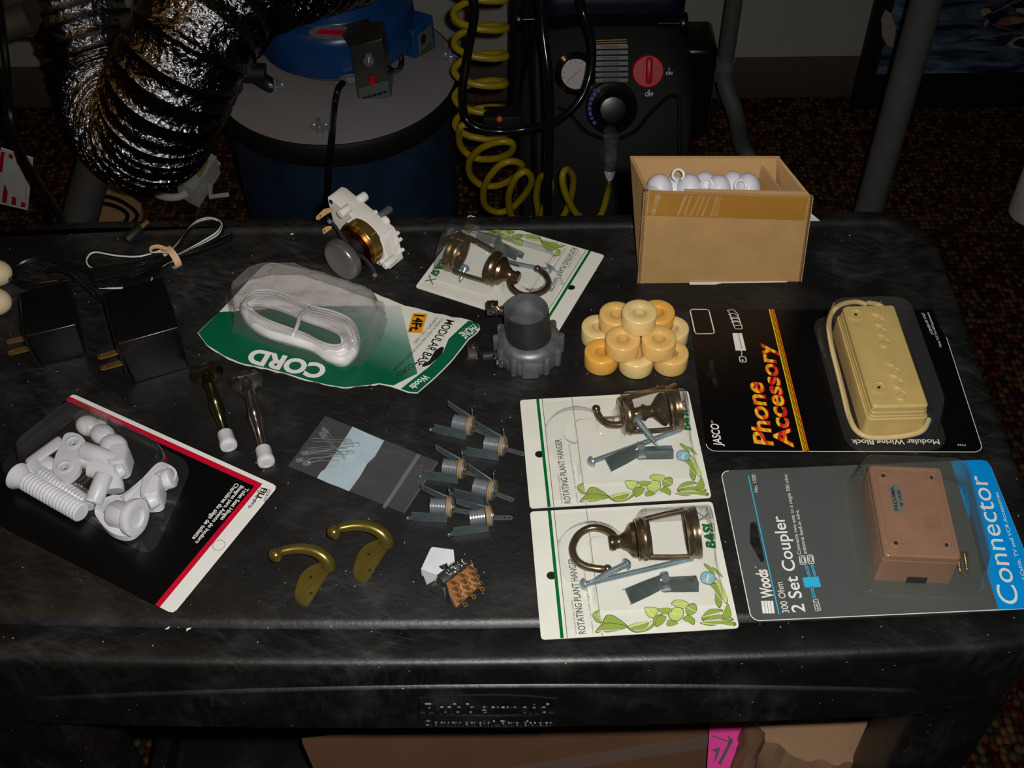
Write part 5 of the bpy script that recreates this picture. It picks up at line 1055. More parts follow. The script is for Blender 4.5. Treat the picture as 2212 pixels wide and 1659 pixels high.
def lug(root, c, w, l, hgt, yaw, nm='lug'):
    g = MB('white_plastic'); X = KT.X @ Matrix.Translation(c) @ Matrix.Rotation(yaw, 4, 'Z'); g.X = X
    g.loops([[(x, y*.5, z) for x, y, z in []] or [(x, y, z) for x, y in rrect(w, l, min(w, l)*.3, 4)] for z in (0.0,)]*0 or [[(x*k, y*k, z) for x, y in rrect(w, l, min(w, l)*.32, 4)] for z, k in ((0, 1), (hgt*.75, 1), (hgt*.93, .95), (hgt, .85))]); g.build(nm, root)
lug(h1_, lt(870, 560, .002), .013, .019, .019, .5); g = MB('white_plastic'); g.X = KT.X; g.cyl(lt(815, 585, .014), lt(870, 560, .014), .0055, n=22, bev=.001); g.tube(catmull([lt(640, 560, .010), lt(740, 590, .010), lt(800, 660, .008), lt(810, 720, .006)], 5), .0065, n=12); g.build('arm', h1_)
rod = thing('hinge_pin', 'short white plastic rod lying upright between the two hinges', 'pin', KT.X @ lt(690, 700, .001), grp); g = MB('white_plastic'); g.X = KT.X; g.cyl(lt(735, 600, .020), lt(655, 805, .012), .0062, n=26, bev=.001); g.build('rod', rod)
g = MB('white_plastic'); g.X = KT.X; g.cyl(lt(630, 770, .006), lt(615, 830, .006), .0045, n=18); g.build('side_stub', rod)
h2_ = thing('toilet_hinge', 'white plastic hinge with long arm and large round flange, lower right in the pack', 'hinge', KT.X @ lt(850, 880, .001), grp)
g = MB('white_plastic'); g.X = KT.X
pl = [lt(x, y, .008) for x, y in [(700, 800), (790, 755), (870, 745), (1000, 640), (1110, 530), (1190, 540), (1245, 590), (1230, 650), (1160, 690), (1050, 760), (1010, 850), (1000, 960), (930, 1035), (840, 1040), (760, 1000), (690, 920), (668, 860)]]; sm = catmull(pl, 4, True); c = lt(750, 870, .008)
g.prism([(p.x, p.y) for p in sm], .004, .0095, holes=[[(c.x+.0020*math.cos(-a), c.y+.0020*math.sin(-a)) for a in [2*PI*k/16 for k in range(16)]]]); g.build('plate', h2_)
g = MB('white_plastic'); g.X = KT.X
for o in (-.0045, 0, .0045): a = lt(905, 790, .014); b = lt(1165, 560, .014); d = (b-a).normalized(); e_ = Vector((-d.y, d.x, 0))*o; g.tube([a+e_, b+e_], .0013, n=6)
a = lt(880, 800, .010); b = lt(1190, 600, .010); g.tube([a, a.lerp(b, .5), b], .006, n=10, flat=(.003, .0075)); g.build('arm_rib', h2_)
g = MB('white_plastic'); g.X = KT.X; a, b = lt(825, 880, .014), lt(925, 900, .016); dd_ = (b-a).normalized(); Xf = frame(a, (0, 0, 1), dd_); L_ = (b-a).length
g.lathe([(.0085, -.004), (.0095, -.002), (.0095, L_*.8), (.0100, L_*.85), (.0128, L_), (.0135, L_+.003), (.0132, L_+.0045), (.0118, L_+.0052), (.0072, L_+.0050), (.0068, L_+.0030), (.0001, L_+.0028)], X=Xf, n=36); g.build('flange', h2_)
lug(h2_, lt(1100, 790, .002), .013, .019, .020, .55); g = MB('white_plastic'); g.X = KT.X; g.cyl(lt(1035, 800, .015), lt(1100, 765, .015), .0060, n=22, bev=.001); g.build('pin', h2_)
g = MB('white_plastic'); g.X = KT.X; a = lt(1160, 640, .010); g.cyl(a, lt(1215, 620, .012), .0075, n=22, bev=.0015); g.build('end_barrel', h2_)
h3_ = thing('hinge_cover', 'white plastic part half hidden at the far left of the pack', 'cover', KT.X @ lt(260, 470, .001), grp); g = MB('white_plastic'); g.X = KT.X
g.hexa([lt(165, 510, .001), lt(215, 560, .001), lt(470, 400, .001), lt(420, 330, .001), lt(165, 500, .013), lt(210, 550, .013), lt(465, 390, .012), lt(415, 320, .012)], bev=.003); g.ball(lt(320, 540, .006), .008, sc=(1.2, 1, .7)); g.build('cover', h3_)
nb_ = thing('nut_bag', 'small clear bag with white wing nuts at the top of the hinge pack', 'bag', KT.X @ lt(700, 330, .001), grp)
for x, y, r in ((620, 260, .009), (720, 320, .009), (800, 400, .010), (690, 270, .007)): g = MB('white_plastic'); g.X = KT.X; g.ball(lt(x, y, .009), r, n=18, sc=(1.1, .9, .8)); g.build('wing_nut', nb_)
def crumple(x, y): return 0
g = MB('bag'); g.X = KT.X; rs = []
ol = catmull([lt(*p) for p in [(520, 225), (600, 195), (720, 235), (790, 330), (870, 380), (880, 450), (830, 480), (740, 440), (650, 400), (570, 330)]], 4, True); c = sum(ol, Vector())/len(ol)
for k in range(7):
    f = k/6; z = .002+.016*math.sin(f*PI/2); sc = math.cos(f*PI/2*.94)
    rs.append([Vector((c.x+(p.x-c.x)*sc, c.y+(p.y-c.y)*sc, z+.0022*noise.noise(Vector((p.x*260, p.y*260, k*.9))))) for p in ol])
g.loops(rs, caps=(False, True)); g.build('clear_bag', nb_, angle=20)
for i, (a, b, w_) in enumerate((((500, 655), (600, 565), 'left'), ((530, 670), (640, 580), 'middle'), ((570, 685), (660, 600), 'right'))):
    g = MB('nickel'); g.X = KT.X; screw(g, lt(*a, .006), lt(*b, .006), .0019, 'nickel', head=.003, pitch=.0012); tag(g.build('metal_screw'), '%s one of the three small metal screws under the first hinge' % w_, 'screw', 'metal screws in the hinge pack')
bcx = [lt(*p) for p in ((470, 180), (1370, 640), (1060, 1290), (60, 350))]
ctr_ = sum(bcx, Vector())/4
def inpoly_d(x, y, P):
    d = 1e9; ins = True
    for k in range(len(P)):
        a, b = P[k], P[(k+1) % len(P)]; ex, ey = b.x-a.x, b.y-a.y; L_ = math.hypot(ex, ey); s_ = ((x-a.x)*ey-(y-a.y)*ex)/L_; d = min(d, -s_)
    return -d
ar_ = sum(bcx[i].x*bcx[(i+1) % 4].y-bcx[(i+1) % 4].x*bcx[i].y for i in range(4)); BP = bcx if ar_ > 0 else bcx[::-1]
BP2 = [lt(*p) for p in ((560, 190), (1255, 540), (1010, 1090), (90, 560))]; ar_ = sum(BP2[i].x*BP2[(i+1) % 4].y-BP2[(i+1) % 4].x*BP2[i].y for i in range(4)); BP2 = BP2 if ar_ > 0 else BP2[::-1]
def hf_t(x, y): return max(bump(inpoly_d(x, y, BP), .006, .006), .0275*sstep(0, .008, -inpoly_d(x, y, BP2)))
dome('blister', tp_, KT.X, [(p.x, p.y) for p in BP2], .0285, .006, .012, 'clear', flange=.012)

# ================================================================== power adapters
def adapter(name, label, top, fb, H, prongs):
    # top: rear left, rear right, front right, front left (px, on the upper face); fb: front left, front right px on the cart
    P = [T(x, y, H) for x, y in top]; B = [T(x, y, 0) for x, y in fb]
    fl, fr_ = P[3], P[2]; 
    root = thing(name, label, 'power adapter', Vector(((P[0].x+P[2].x)/2, (P[0].y+P[2].y)/2, TZ)), 'black power adapters')
    e = (fr_-fl).normalized(); n_ = Vector((-e.y, e.x, 0)); w = (fr_-fl).length; dpt = ((P[0]-P[3]).dot(n_)+(P[1]-P[2]).dot(n_))/2
    o = Vector((fl.x, fl.y, TZ)); X = Matrix(((e.x, n_.x, 0, o.x), (e.y, n_.y, 0, o.y), (0, 0, 1, o.z), (0, 0, 0, 1)))
    g = MB('black_plastic'); g.X = X; k = .0022
    g.hexa([(k, k, .0002), (w-k, k, .0002), (w-k, dpt-k, .0002), (k, dpt-k, .0002), (0, 0, H), (w, 0, H), (w, dpt, H), (0, dpt, H)], bev=.0016); g.build('housing', root, angle=50)
    g = MB('black_matte'); g.X = X; g.hexa([(-.0012, .002, H*.30), (w*.0+.0005, .002, H*.30), (w*.0+.0005, dpt-.002, H*.30), (-.0012, dpt-.002, H*.30), (-.0012, .002, H*.92), (.0005, .002, H*.92), (.0005, dpt-.002, H*.92), (-.0012, dpt-.002, H*.92)]); g.build('prong_face', root)
    for (z_, y_) in prongs:
        g = MB('prong'); g.X = X @ Matrix.Translation((-.0005, y_, z_)) @ Matrix.Rotation(PI/2, 4, 'Y') @ Matrix.Rotation(PI, 4, 'X')
        o_ = [(0, -.0032), (0, .0032), (-.015, .0032), (-.0172, .0016), (-.0172, -.0016), (-.015, -.0032)]
        g.X = X @ Matrix.Translation((-.0005, y_, z_)) 
        hh_ = [(-.0138+.0014*math.cos(-a), .0014*math.sin(-a)) for a in [2*PI*k2/12 for k2 in range(12)]]
        # blade lies flat in the plane of its width and length
        g.prism(o_[::-1], -.0008, .0008, holes=[hh_], X=Matrix.Rotation(-.25, 4, 'X')); g.build('prong', root)
    return root, X, w, dpt
Ra, Xa, wa, da = adapter('power_adapter', 'smaller black power adapter with two brass prongs at the left edge of the cart', [(32, 628), (150, 610), (166, 700), (52, 728)], [(85, 822), (192, 786)], .036, [(.0155, .009), (.0155, .0215)])
Rb, Xb_, wb_, db_ = adapter('power_adapter', 'larger black power adapter standing right of the smaller one', [(212, 628), (345, 606), (387, 706), (252, 744)], [(278, 862), (406, 811)], .047, [(.020, .008), (.020, .0205)])
# coiled black lead of the small adapter
def coil(px, loops, r, m, name, label, grp_=None, h=.004, jit=.004, ph=0, shift=(2.0, 1.6), closed=True, flat=None, extra=None, mats=None):
    pts = []; r3 = random.Random(len(px)+loops)
    for k in range(loops):
        f = (k-loops/2)
        for i, (x, y) in enumerate(px):
            cx_ = sum(p[0] for p in px)/len(px); cy_ = sum(p[1] for p in px)/len(px); s_ = 1+.028*f
            pts.append(T(cx_+(x-cx_)*s_+r3.uniform(-1, 1)*jit, cy_+(y-cy_)*s_*1.02+r3.uniform(-1, 1)*jit+f*.6, h+.0017*k*.8+.0012*math.sin(i*1.7+k)))
    if extra: pts = pts+extra
    g = MB(m); g.tube(catmull(pts, 5), r, n=8, flat=flat); o = g.build(name)
    return tag(o, label, 'cable', grp_)
cl = coil([(25, 600), (40, 572), (90, 560), (150, 572), (215, 590), (262, 592), (250, 604), (200, 608), (140, 612), (75, 616), (35, 610)], 5, .0018, 'cable_black', 'adapter_lead', 'coiled glossy black lead behind the smaller power adapter', 'adapter leads', jit=5)
g = MB('cable_black'); g.tube(catmull([T(105, 584, .014), T(130, 582, .018), T(160, 595, .018), T(185, 618, .014), T(210, 640, .010), T(232, 655, .012)], 6), .0024, n=10); tag(g.build('crossing_lead'), 'short thick black lead crossing over the coil between both adapters', 'cable')
# white striped lead of the large adapter, tied by a rubber band
gB = MB('cable_black'); gW = MB('cable_white'); gB.mi('cable_white')
def strand(px, z0, z1, white, r=.00145):
    P = [T(x, y, z0+(z1-z0)*math.sin(PI*i/(len(px)-1))) for i, (x, y) in enumerate(px)]; C_ = catmull(P, 7); gB.tube(C_, r, 'cable_black', n=8)
    if white: 
        off = []
        for i, p in enumerate(C_): off.append(p+(CAM-p).normalized()*r*.62)
        gB.tube(off, r*.62, 'cable_white', n=6)
    # twin conductor
    gB.tube([p+Vector((0, .0016, -.0006)) for p in C_], r*.95, 'cable_black', n=8)
kn = (368, 552)
strand([(350, 540), (300, 554), (250, 552), (205, 545), (188, 558), (192, 575), (214, 585)], .004, .008, True)
strand([(214, 585), (240, 592), (290, 585), (340, 566), (372, 550)], .004, .010, False)
for k, (dx, dy, w) in enumerate(((0, 0, True), (10, 6, True), (22, 10, False))):
    strand([(365, 545+k*3), (385, 525+k*3), (410, 492+dy*.4), (430+dx*.2, 476+dy*.5), (455+dx*.8, 471+dy*.5), (478+dx*.2, 480+dy*.8), (470+dx*.2, 500+dy), (440, 520+dy), (410, 537+dy*.6), (375, 556+k*2)], .004, .016, w)
for k in range(4): strand([(370, 560), (400, 548+k), (440, 532+k*2), (475, 516+k*3), (498, 505+k*3), (488, 512+k*5), (455, 530+k*4), (410, 552+k*2), (372, 562)], .002, .006+.002*k, k == 0)
for k in range(5): strand([(366, 552+k*2), (330, 560+k*4), (285, 572+k*4), (230, 580+k*5), (200, 592+k*4), (215, 606+k*3), (255, 604+k*3), (300, 598+k*3), (345, 576+k*2), (368, 560+k)], .003, .006+.002*k, False)
for k in range(2): strand([(372, 565), (355, 575+k*3), (335, 592+k*3), (326+k*4, 612)], .004, .006, k == 0)
strand([(215, 622), (240, 623), (265, 622)], .010, .012, True)
o = gB.build('striped_lead'); tag(o, 'white striped black lead bundled behind the larger power adapter', 'cable', 'adapter leads')
g = MB('rubber_band'); c = T(371, 556, .008); d = (T(385, 548, .008)-T(357, 562, .008)).normalized(); X = frame(c, (0, 0, 1), d)
g.loops([[X @ Vector((rr_*math.cos(a)*1.0, rr_*1.25*math.sin(a), z)) for a in [2*PI*k/24 for k in range(24)]] for rr_, z in ((.0082, -.003), (.0090, -.0029), (.0090, .0029), (.0082, .003))], closed=True)
g.tube(catmull([T(x, y, z) for x, y, z in [(366, 542, .014), (345, 533, .018), (328, 535, .019), (327, 545, .017), (345, 545, .016), (362, 546, .015)]], 5), .002, n=6, flat=(.0024, .0008)); tag(g.build('rubber_band', angle=60), 'tan rubber band tied around the striped lead', 'rubber band')
g = MB('black_matte'); a, b = T(272, 520, .007), T(304, 492, .010); g.cyl(a, b, .0048, n=18, bev=.001); c = b+(b-a)*.42; g.mi('prong'); g.cyl(b, c, .0022, 'prong', n=12); g.cyl(c, c+(b-a)*.06, .0026, 'prong', n=12); tag(g.build('barrel_plug'), 'black barrel plug with bare metal tip behind the striped lead', 'plug')

# ================================================================== telephone cord pack (green card)
def px6(x, y, z=.0): return T(420+x/3.4563, 540+y/3.4563, z)
def bendz(p):
    # the card lifts at its right tip and along the torn front edge
    a = px6(2135, 610); b = px6(1660, 1100); r = 0
    d = (Vector((p.x, p.y, 0))-Vector((a.x, a.y, 0))).length; r += .007*sstep(.06, 0, d)
    d = (Vector((p.x, p.y, 0))-Vector((b.x, b.y, 0))).length; r += .004*sstep(.08, 0, d)
    c = px6(30, 650); d = (Vector((p.x, p.y, 0))-Vector((c.x, c.y, 0))).length; r += .004*sstep(.07, 0, d)
    return r
ccd = thing('cord_pack', 'torn green and white blister card with a coiled white telephone cord', 'blister pack', px6(1000, 600))
out_ = [(520, 120), (570, 100), (620, 103), (900, 165), (1100, 225), (1300, 310), (1500, 392), (1800, 490), (2060, 572), (2125, 608), (2135, 640), (2110, 670), (2050, 712), (1930, 850), (1780, 1000), (1668, 1100), (1600, 1095), (1470, 1045), (1380, 1022), (1290, 1030), (1130, 1042), (1000, 1018), (860, 985), (700, 935), (540, 893), (350, 860), (230, 815), (100, 740), (32, 652), (200, 475), (380, 260), (470, 165)]
rj = random.Random(5); on = []
for i in range(len(out_)):
    a, b = out_[i], out_[(i+1) % len(out_)]; on.append(a)
    if 18 <= i <= 27 or 3 <= i <= 8:
        for k in (1, 2, 3): on.append((a[0]+(b[0]-a[0])*k/4+rj.uniform(-3, 3), a[1]+(b[1]-a[1])*k/4+rj.uniform(-6, 6)))
hs_ = [(1700, 893), (1708, 870), (1755, 845), (1800, 770), (1850, 745), (1868, 760), (1850, 800), (1820, 830), (1760, 880), (1720, 895)]
g = MB('card_white'); O = [px6(*p) for p in on]; Hh = [px6(*p) for p in hs_]; g.prism([(p.x, p.y) for p in O], TZ+.0002, TZ+.0008, holes=[[(p.x, p.y) for p in Hh]])
G('ink_teal', (74, 128, 108), .35); G('ink_grey_green', (120, 150, 138), .35); G('ink_pale_teal', (160, 176, 170), .35)
def pp_(pts, m, z): g.poly([(q.x, q.y, TZ+z) for q in [px6(*p) for p in pts]], m)
def lerp2(a, b, f): return (a[0]+(b[0]-a[0])*f, a[1]+(b[1]-a[1])*f)
def fade_mat():
    m = mat('green_fade_print', (10, 96, 66), .35); N = m.node_tree.nodes; L = m.node_tree.links; ge = N.new('ShaderNodeNewGeometry'); sb_ = N.new('ShaderNodeVectorMath'); sb_.operation = 'SUBTRACT'; a = px6(1000, 720); b = px6(1350, 380); sb_.inputs[1].default_value = tuple(a)
    L.new(ge.outputs['Position'], sb_.inputs[0]); d = N.new('ShaderNodeVectorMath'); d.operation = 'DOT_PRODUCT'; q_ = b-a; d.inputs[1].default_value = tuple(q_/q_.length_squared); L.new(sb_.outputs[0], d.inputs[0])
    cr = N.new('ShaderNodeValToRGB'); L.new(d.outputs['Value'], cr.inputs[0]); cr.color_ramp.elements[0].color = (lin(10), lin(96), lin(66), 1); cr.color_ramp.elements[1].color = (lin(205), lin(210), lin(206), 1); e = cr.color_ramp.elements.new(.5); e.color = (lin(96), lin(146), lin(126), 1)
    L.new(cr.outputs[0], N['Principled BSDF'].inputs['Base Color']); return m
M['green_fade'] = fade_mat()
pp_([(190, 487), (700, 430), (1120, 425), (1300, 1028), (1130, 1038), (1000, 1014), (860, 980), (700, 930), (540, 888), (350, 855), (230, 810), (104, 738), (38, 652)], M['green_fade'], .0010)
pp_([(1120, 425), (1540, 420), (1668, 950), (1490, 1040), (1380, 1018), (1300, 1028)], M['green_fade'], .0010)
pp_([(2052, 574), (2122, 610), (2130, 638), (2105, 668), (2045, 710), (1925, 848), (1776, 996), (1668, 1096), (1604, 1090), (1545, 1068), (1660, 975), (1750, 900), (1860, 790), (1900, 700)], 'ink_dark_green', .00105)
# cover the hand hole again where ink crosses it: the hole stays a dark opening
pp_([(1735, 480), (1740, 492), (1698, 636), (1590, 624), (1632, 478)], 'ink_orange', .00105)
def ct(s, p, q, r, m, z=.0012, **k):
    P, Q, R_ = px6(*p), px6(*q), px6(*r)
    for v in (P, Q, R_): v.z = TZ+z
    g.text(s, P, Q, R_, m, **k)
ct('14Ft.', (1648, 490), (1606, 618), (1716, 506), 'ink_black', off=.035)
ct('MODULAR BASE', (1886, 550), (1646, 878), (1943, 574), 'ink_black', off=.012); ct('CORD', (1622, 868), (1506, 955), (1655, 888), 'ink_black', z=.00125)
ct('CONNECTS VOICE AND DATA DEVICES TO WALL JACK', (1842, 538), (1480, 925), (1862, 547), 'ink_black'); ct('SUPPORTS 1 OR 2 LINES', (1803, 524), (1636, 706), (1822, 533), 'ink_black')
ct('PHONE', (2082, 604), (1976, 668), (2118, 652), 'ink_white', off=.02); ct('Woods', (1722, 956), (1606, 1050), (1760, 985), 'ink_white', off=.03)
ct('CORD', (1000, 875), (440, 748), (968, 975), 'ink_white', off=.045)
ct('CAT. 0000 ' if False else 'No. 0920', (590, 128), (545, 170), (608, 142), 'ink_grey')
g.fine(.012); g.warp(lambda v: (v.x, v.y, v.z+bendz(v))); g.build('printed_card', ccd, fix=False)
# the cord: flat white cable wound into a long hank
cord = thing('telephone_cord', 'coiled flat white telephone cord tied in the middle under the clear blister', 'cord', px6(780, 600, .001))
g = MB('white_plastic'); G('cord_white', (232, 230, 226), .45); g.mats = [M['cord_white']]
ctr6 = (790, 585); axd = (1.0, .47)
ov = [(350, 400), (420, 330), (560, 315), (720, 360), (870, 430), (1050, 475), (1180, 545), (1225, 650), (1215, 760), (1120, 840), (1000, 820), (880, 740), (720, 690), (540, 640), (410, 560), (352, 470)]
def inner(p, f):
    # pull toward the hank's spine
    sx, sy = 470+(p[0]-350)*.66, 440+(p[0]-350)*.30
    sx = max(470, min(1110, sx)); sy = 440+(sx-470)*.42
    return (p[0]+(sx-p[0])*f, p[1]+(sy-p[1])*f)
pts = []
for k in range(10):
    f = [0, .09, .18, .27, .36, .46, .56, .66, .13, .05][k]; 
    for i, p in enumerate(ov): q_ = inner(p, f); pts.append(px6(q_[0], q_[1], .006+[.0, .002, .0035, .0045, .005, .005, .0045, .004, .0085, .006][k]+.0015*math.sin(i*2+k)))
g.tube(catmull(pts, 6), .0026, n=8, flat=(.0030, .0012)); 
pts = []
for k in range(5):
    f = [.04, .16, .28, .40, .50][k]
    for i, p in enumerate(ov): q_ = inner(p, f); pts.append(px6(q_[0]+4, q_[1]+14, .003+.001*k+.001*math.sin(i*2.3+k)))
g.tube(catmull(pts, 6), .0026, n=8, flat=(.0033, .0013)); g.build('hank', cord)
g = MB('cord_white'); a = px6(870, 425, .014); b = px6(722, 700, .014); mid = px6(770, 560, .020); g.tube(catmull([px6(875, 420, .004), px6(850, 440, .013), px6(790, 490, .020), mid, px6(735, 640, .016), px6(722, 695, .008), px6(720, 705, .003)], 6), .0016, n=8); g.build('tie', cord)
g = MB('beige_plastic'); g.hexa([px6(440, 385, .004), px6(600, 380, .004), px6(640, 470, .004), px6(450, 480, .004), px6(440, 385, .009), px6(600, 380, .009), px6(640, 470, .009), px6(450, 480, .009)], bev=.001); g.mats = [M['clear_dark']]; g.build('modular_plug', cord)
# crumpled blister
bo_ = [px6(*p) for p in [(235, 360), (400, 235), (600, 185), (820, 195), (1100, 290), (1410, 400), (1440, 540), (1400, 700), (1260, 880), (960, 860), (600, 740), (270, 640)]]
def dpoly(x, y, P):
    ins = False; d = 1e9; n = len(P)
    for k in range(n):
        a, b = P[k], P[(k+1) % n]
        if ((a.y > y) != (b.y > y)) and (x < (b.x-a.x)*(y-a.y)/(b.y-a.y)+a.x): ins = not ins
        dd, _ = seg_d(Vector((x, y)), Vector((a.x, a.y)), Vector((b.x, b.y))); d = min(d, dd)
    return -d if ins else d
xs_ = [p.x for p in bo_]; ys_ = [p.y for p in bo_]
def hf_c(x, y):
    d = dpoly(x, y, bo_); h = bump(d, .022, .010)
    if h > .0005: h += .0030*noise.noise(Vector((x*70, y*70, 1)))+.0018*abs(noise.noise(Vector((x*150+y*90, y*120, 4))))
    return h
x0_, y0_ = min(xs_)-.006, min(ys_)-.006
shell('blister', ccd, Matrix.Translation((0, 0, TZ)), max(xs_)-x0_+.006, max(ys_)-y0_+.006, hf_c, 'clear_old', x0=x0_, y0=y0_, nx=100, ny=80, flange=False)

# ================================================================== spring door stops
def stop(base, tip, lab, m, tiltx, screwup):
    A, B = T(*base, .0125), T(*tip, .0065); d = (B-A); L_ = d.length; X = frame(A, (0, 0, 1), d)
    t = thing('door_stop', lab, 'door stop', Vector((A.x, A.y, TZ)), 'spring door stops')
    g = MB(m); g.lathe([(.0003, -.001), (.0125, -.0002), (.0128, .0006), (.0118, .0016), (.006, .0030), (.0052, .0032)], X=X, n=40); g.lathe([(.0045, .002), (.0045, .010), (.0052, .0105), (.0052, .0125), (.0040, .013)], X=X, n=16); g.build('base_disc', t)
    g = MB(m); screw(g, X @ Vector((0, 0, 0)), X @ Vector((0, 0, -.011)), .0015, m, taper=True, pitch=.0012); g.build('mounting_screw', t)
    def rad(z): f = z/L_; return .0040+.0017*math.exp(-((f-.48)/.13)**2)-.0006*f
    g = MB(m); pts = []; pr = []
    n = int((L_-.022)/.00085)
    for i in range(n):
        z = .012+i*.00085; r = rad(z); pr += [(r*.93, z), (r, z+.0004)]
    g.lathe(pr, X=X, n=24); g.build('spring', t)
    g = MB('white_plastic'); g.lathe([(.0040, L_-.0125), (.0052, L_-.0122), (.0058, L_-.0110), (.0060, L_-.0030), (.0063, L_-.0026), (.0064, L_+.0005), (.0058, L_+.0018), (.0036, L_+.0021), (.0034, L_+.0018)], X=X, n=32); g.build('rubber_tip', t)
stop((446, 806), (494, 962), 'dull antique brass spring door stop with white tip, left of the pair', 'bronze', 0, 0)
stop((532, 823), (575, 997), 'shiny nickel spring door stop with white tip, right of the pair', 'nickel', 0, 0)

# ================================================================== bag of LEDs
def pb(x, y, z=.0): return T(610+x/6.32, 890+y/6.32, z)
lb_ = thing('zip_bag', 'small clear zip bag with a white write-on stripe holding loose LEDs', 'bag', pb(1100, 700))
def bagz(p, top):
    c = pb(560, 480); d = math.hypot(p.x-c.x, p.y-c.y); return (.0032*sstep(.024, .004, d)+.0006) if top else .0003
for nm, top in (('bag_back', 0), ('bag_front', 1)):
    a, b, c, d = pb(585, 55), pb(2135, 685), pb(1668, 1385), pb(75, 740); g = MB('bag'); n = 26; vs = []; fs = []
    for i in range(n+1):
        for k in range(n+1):
            u, w = i/n, k/n; p = a*(1-u)*(1-w)+b*u*(1-w)+c*u*w+d*(1-u)*w; e_ = min(u, 1-u, w, 1-w)*8
            vs.append((p.x, p.y, TZ+bagz(p, top)*min(1, e_+.15)+.0005*top*abs(noise.noise(Vector((p.x*60, p.y*60, 3)))) ))
    for i in range(n):
        for k in range(n): fs.append((i*(n+1)+k, (i+1)*(n+1)+k, (i+1)*(n+1)+k+1, i*(n+1)+k+1))
    g.add(vs, fs); g.build(nm, lb_, angle=180)
G('label_white', (176, 196, 204), .5); g = MB('label_white'); o_ = [pb(*p) for p in [(960, 210), (1170, 305), (1390, 400), (1265, 615), (1160, 715), (1060, 890), (912, 1092), (780, 1035), (640, 985), (475, 910), (530, 825), (580, 795), (700, 610), (850, 380)]]
vs = [(p.x, p.y, TZ+.00075+.0002) for p in o_]; g.add(vs, [tuple(range(len(vs)))]); g.prism([(p.x, p.y) for p in o_], TZ+.0007, TZ+.0009); g.build('write_on_stripe', lb_)
g = MB('paper'); g.mats = [M['label_white']]; 
for (a, b, w) in (((1868, 585), (1390, 1310), .0011), ((1840, 575), (1368, 1300), .0003), ((2110, 690), (1668, 1370), .0002)): A, B = pb(*a, .0013), pb(*b, .0013); g.tube([A, B], w, n=6, flat=(.0004, w))
M['zip'] = clear_mat('zip_plastic', (.8, .85, .9), .10, gloss=.8, hazecol=(.55, .6, .7)); g.mats = [M['zip']]; g.build('zip_closure', lb_)
def led(head, t1, t2, w, lab, h=.0022):
    t = thing('led', lab, 'LED', pb(*head, .0004), 'loose LEDs in the zip bag'); H_ = pb(*head, h); e1, e2 = pb(*t1, .0018), pb(*t2, .0018); d = (H_-(e1+e2)/2).normalized(); X = frame(H_-d*.0028, (0, 0, 1), d)
    g = MB('led'); g.lathe([(.0021, 0), (.0021, .0007), (.0018, .0008), (.0018, .0038), (.0015, .0050), (.0008, .0056), (.0001, .0058)], X=X, n=18); g.build('lens', t)
    g = MB('steel')
    for s_, e_ in ((-1, e1), (1, e2)): g.tube([X @ Vector((0, s_*.0011, .001)), e_], .00024, n=5)
    g.build('lead_wires', t)
led((1005, 445), (340, 495), (380, 515), 1, 'LED with bright tip highest on the white stripe'); led((935, 555), (370, 545), (380, 570), 1, 'LED with bright tip second on the white stripe')
led((310, 560), (880, 475), (900, 490), 1, 'LED at the upper left end of the bundle, leads pointing right', .003); led((235, 655), (770, 575), (780, 600), 1, 'LED at the left edge of the bundle', .0024); led((330, 700), (790, 540), (770, 655), 1, 'lowest LED left of the white stripe')
led((575, 250), (700, 430), (720, 400), 1, 'upper one of the two LEDs lying apart at the back of the bag'); led((540, 310), (860, 610), (860, 655), 1, 'lower one of the two LEDs lying apart at the back of the bag', .003); led((900, 400), (395, 358), (420, 405), 1, 'LED at the top corner of the stripe with leads fanned left', .0032)

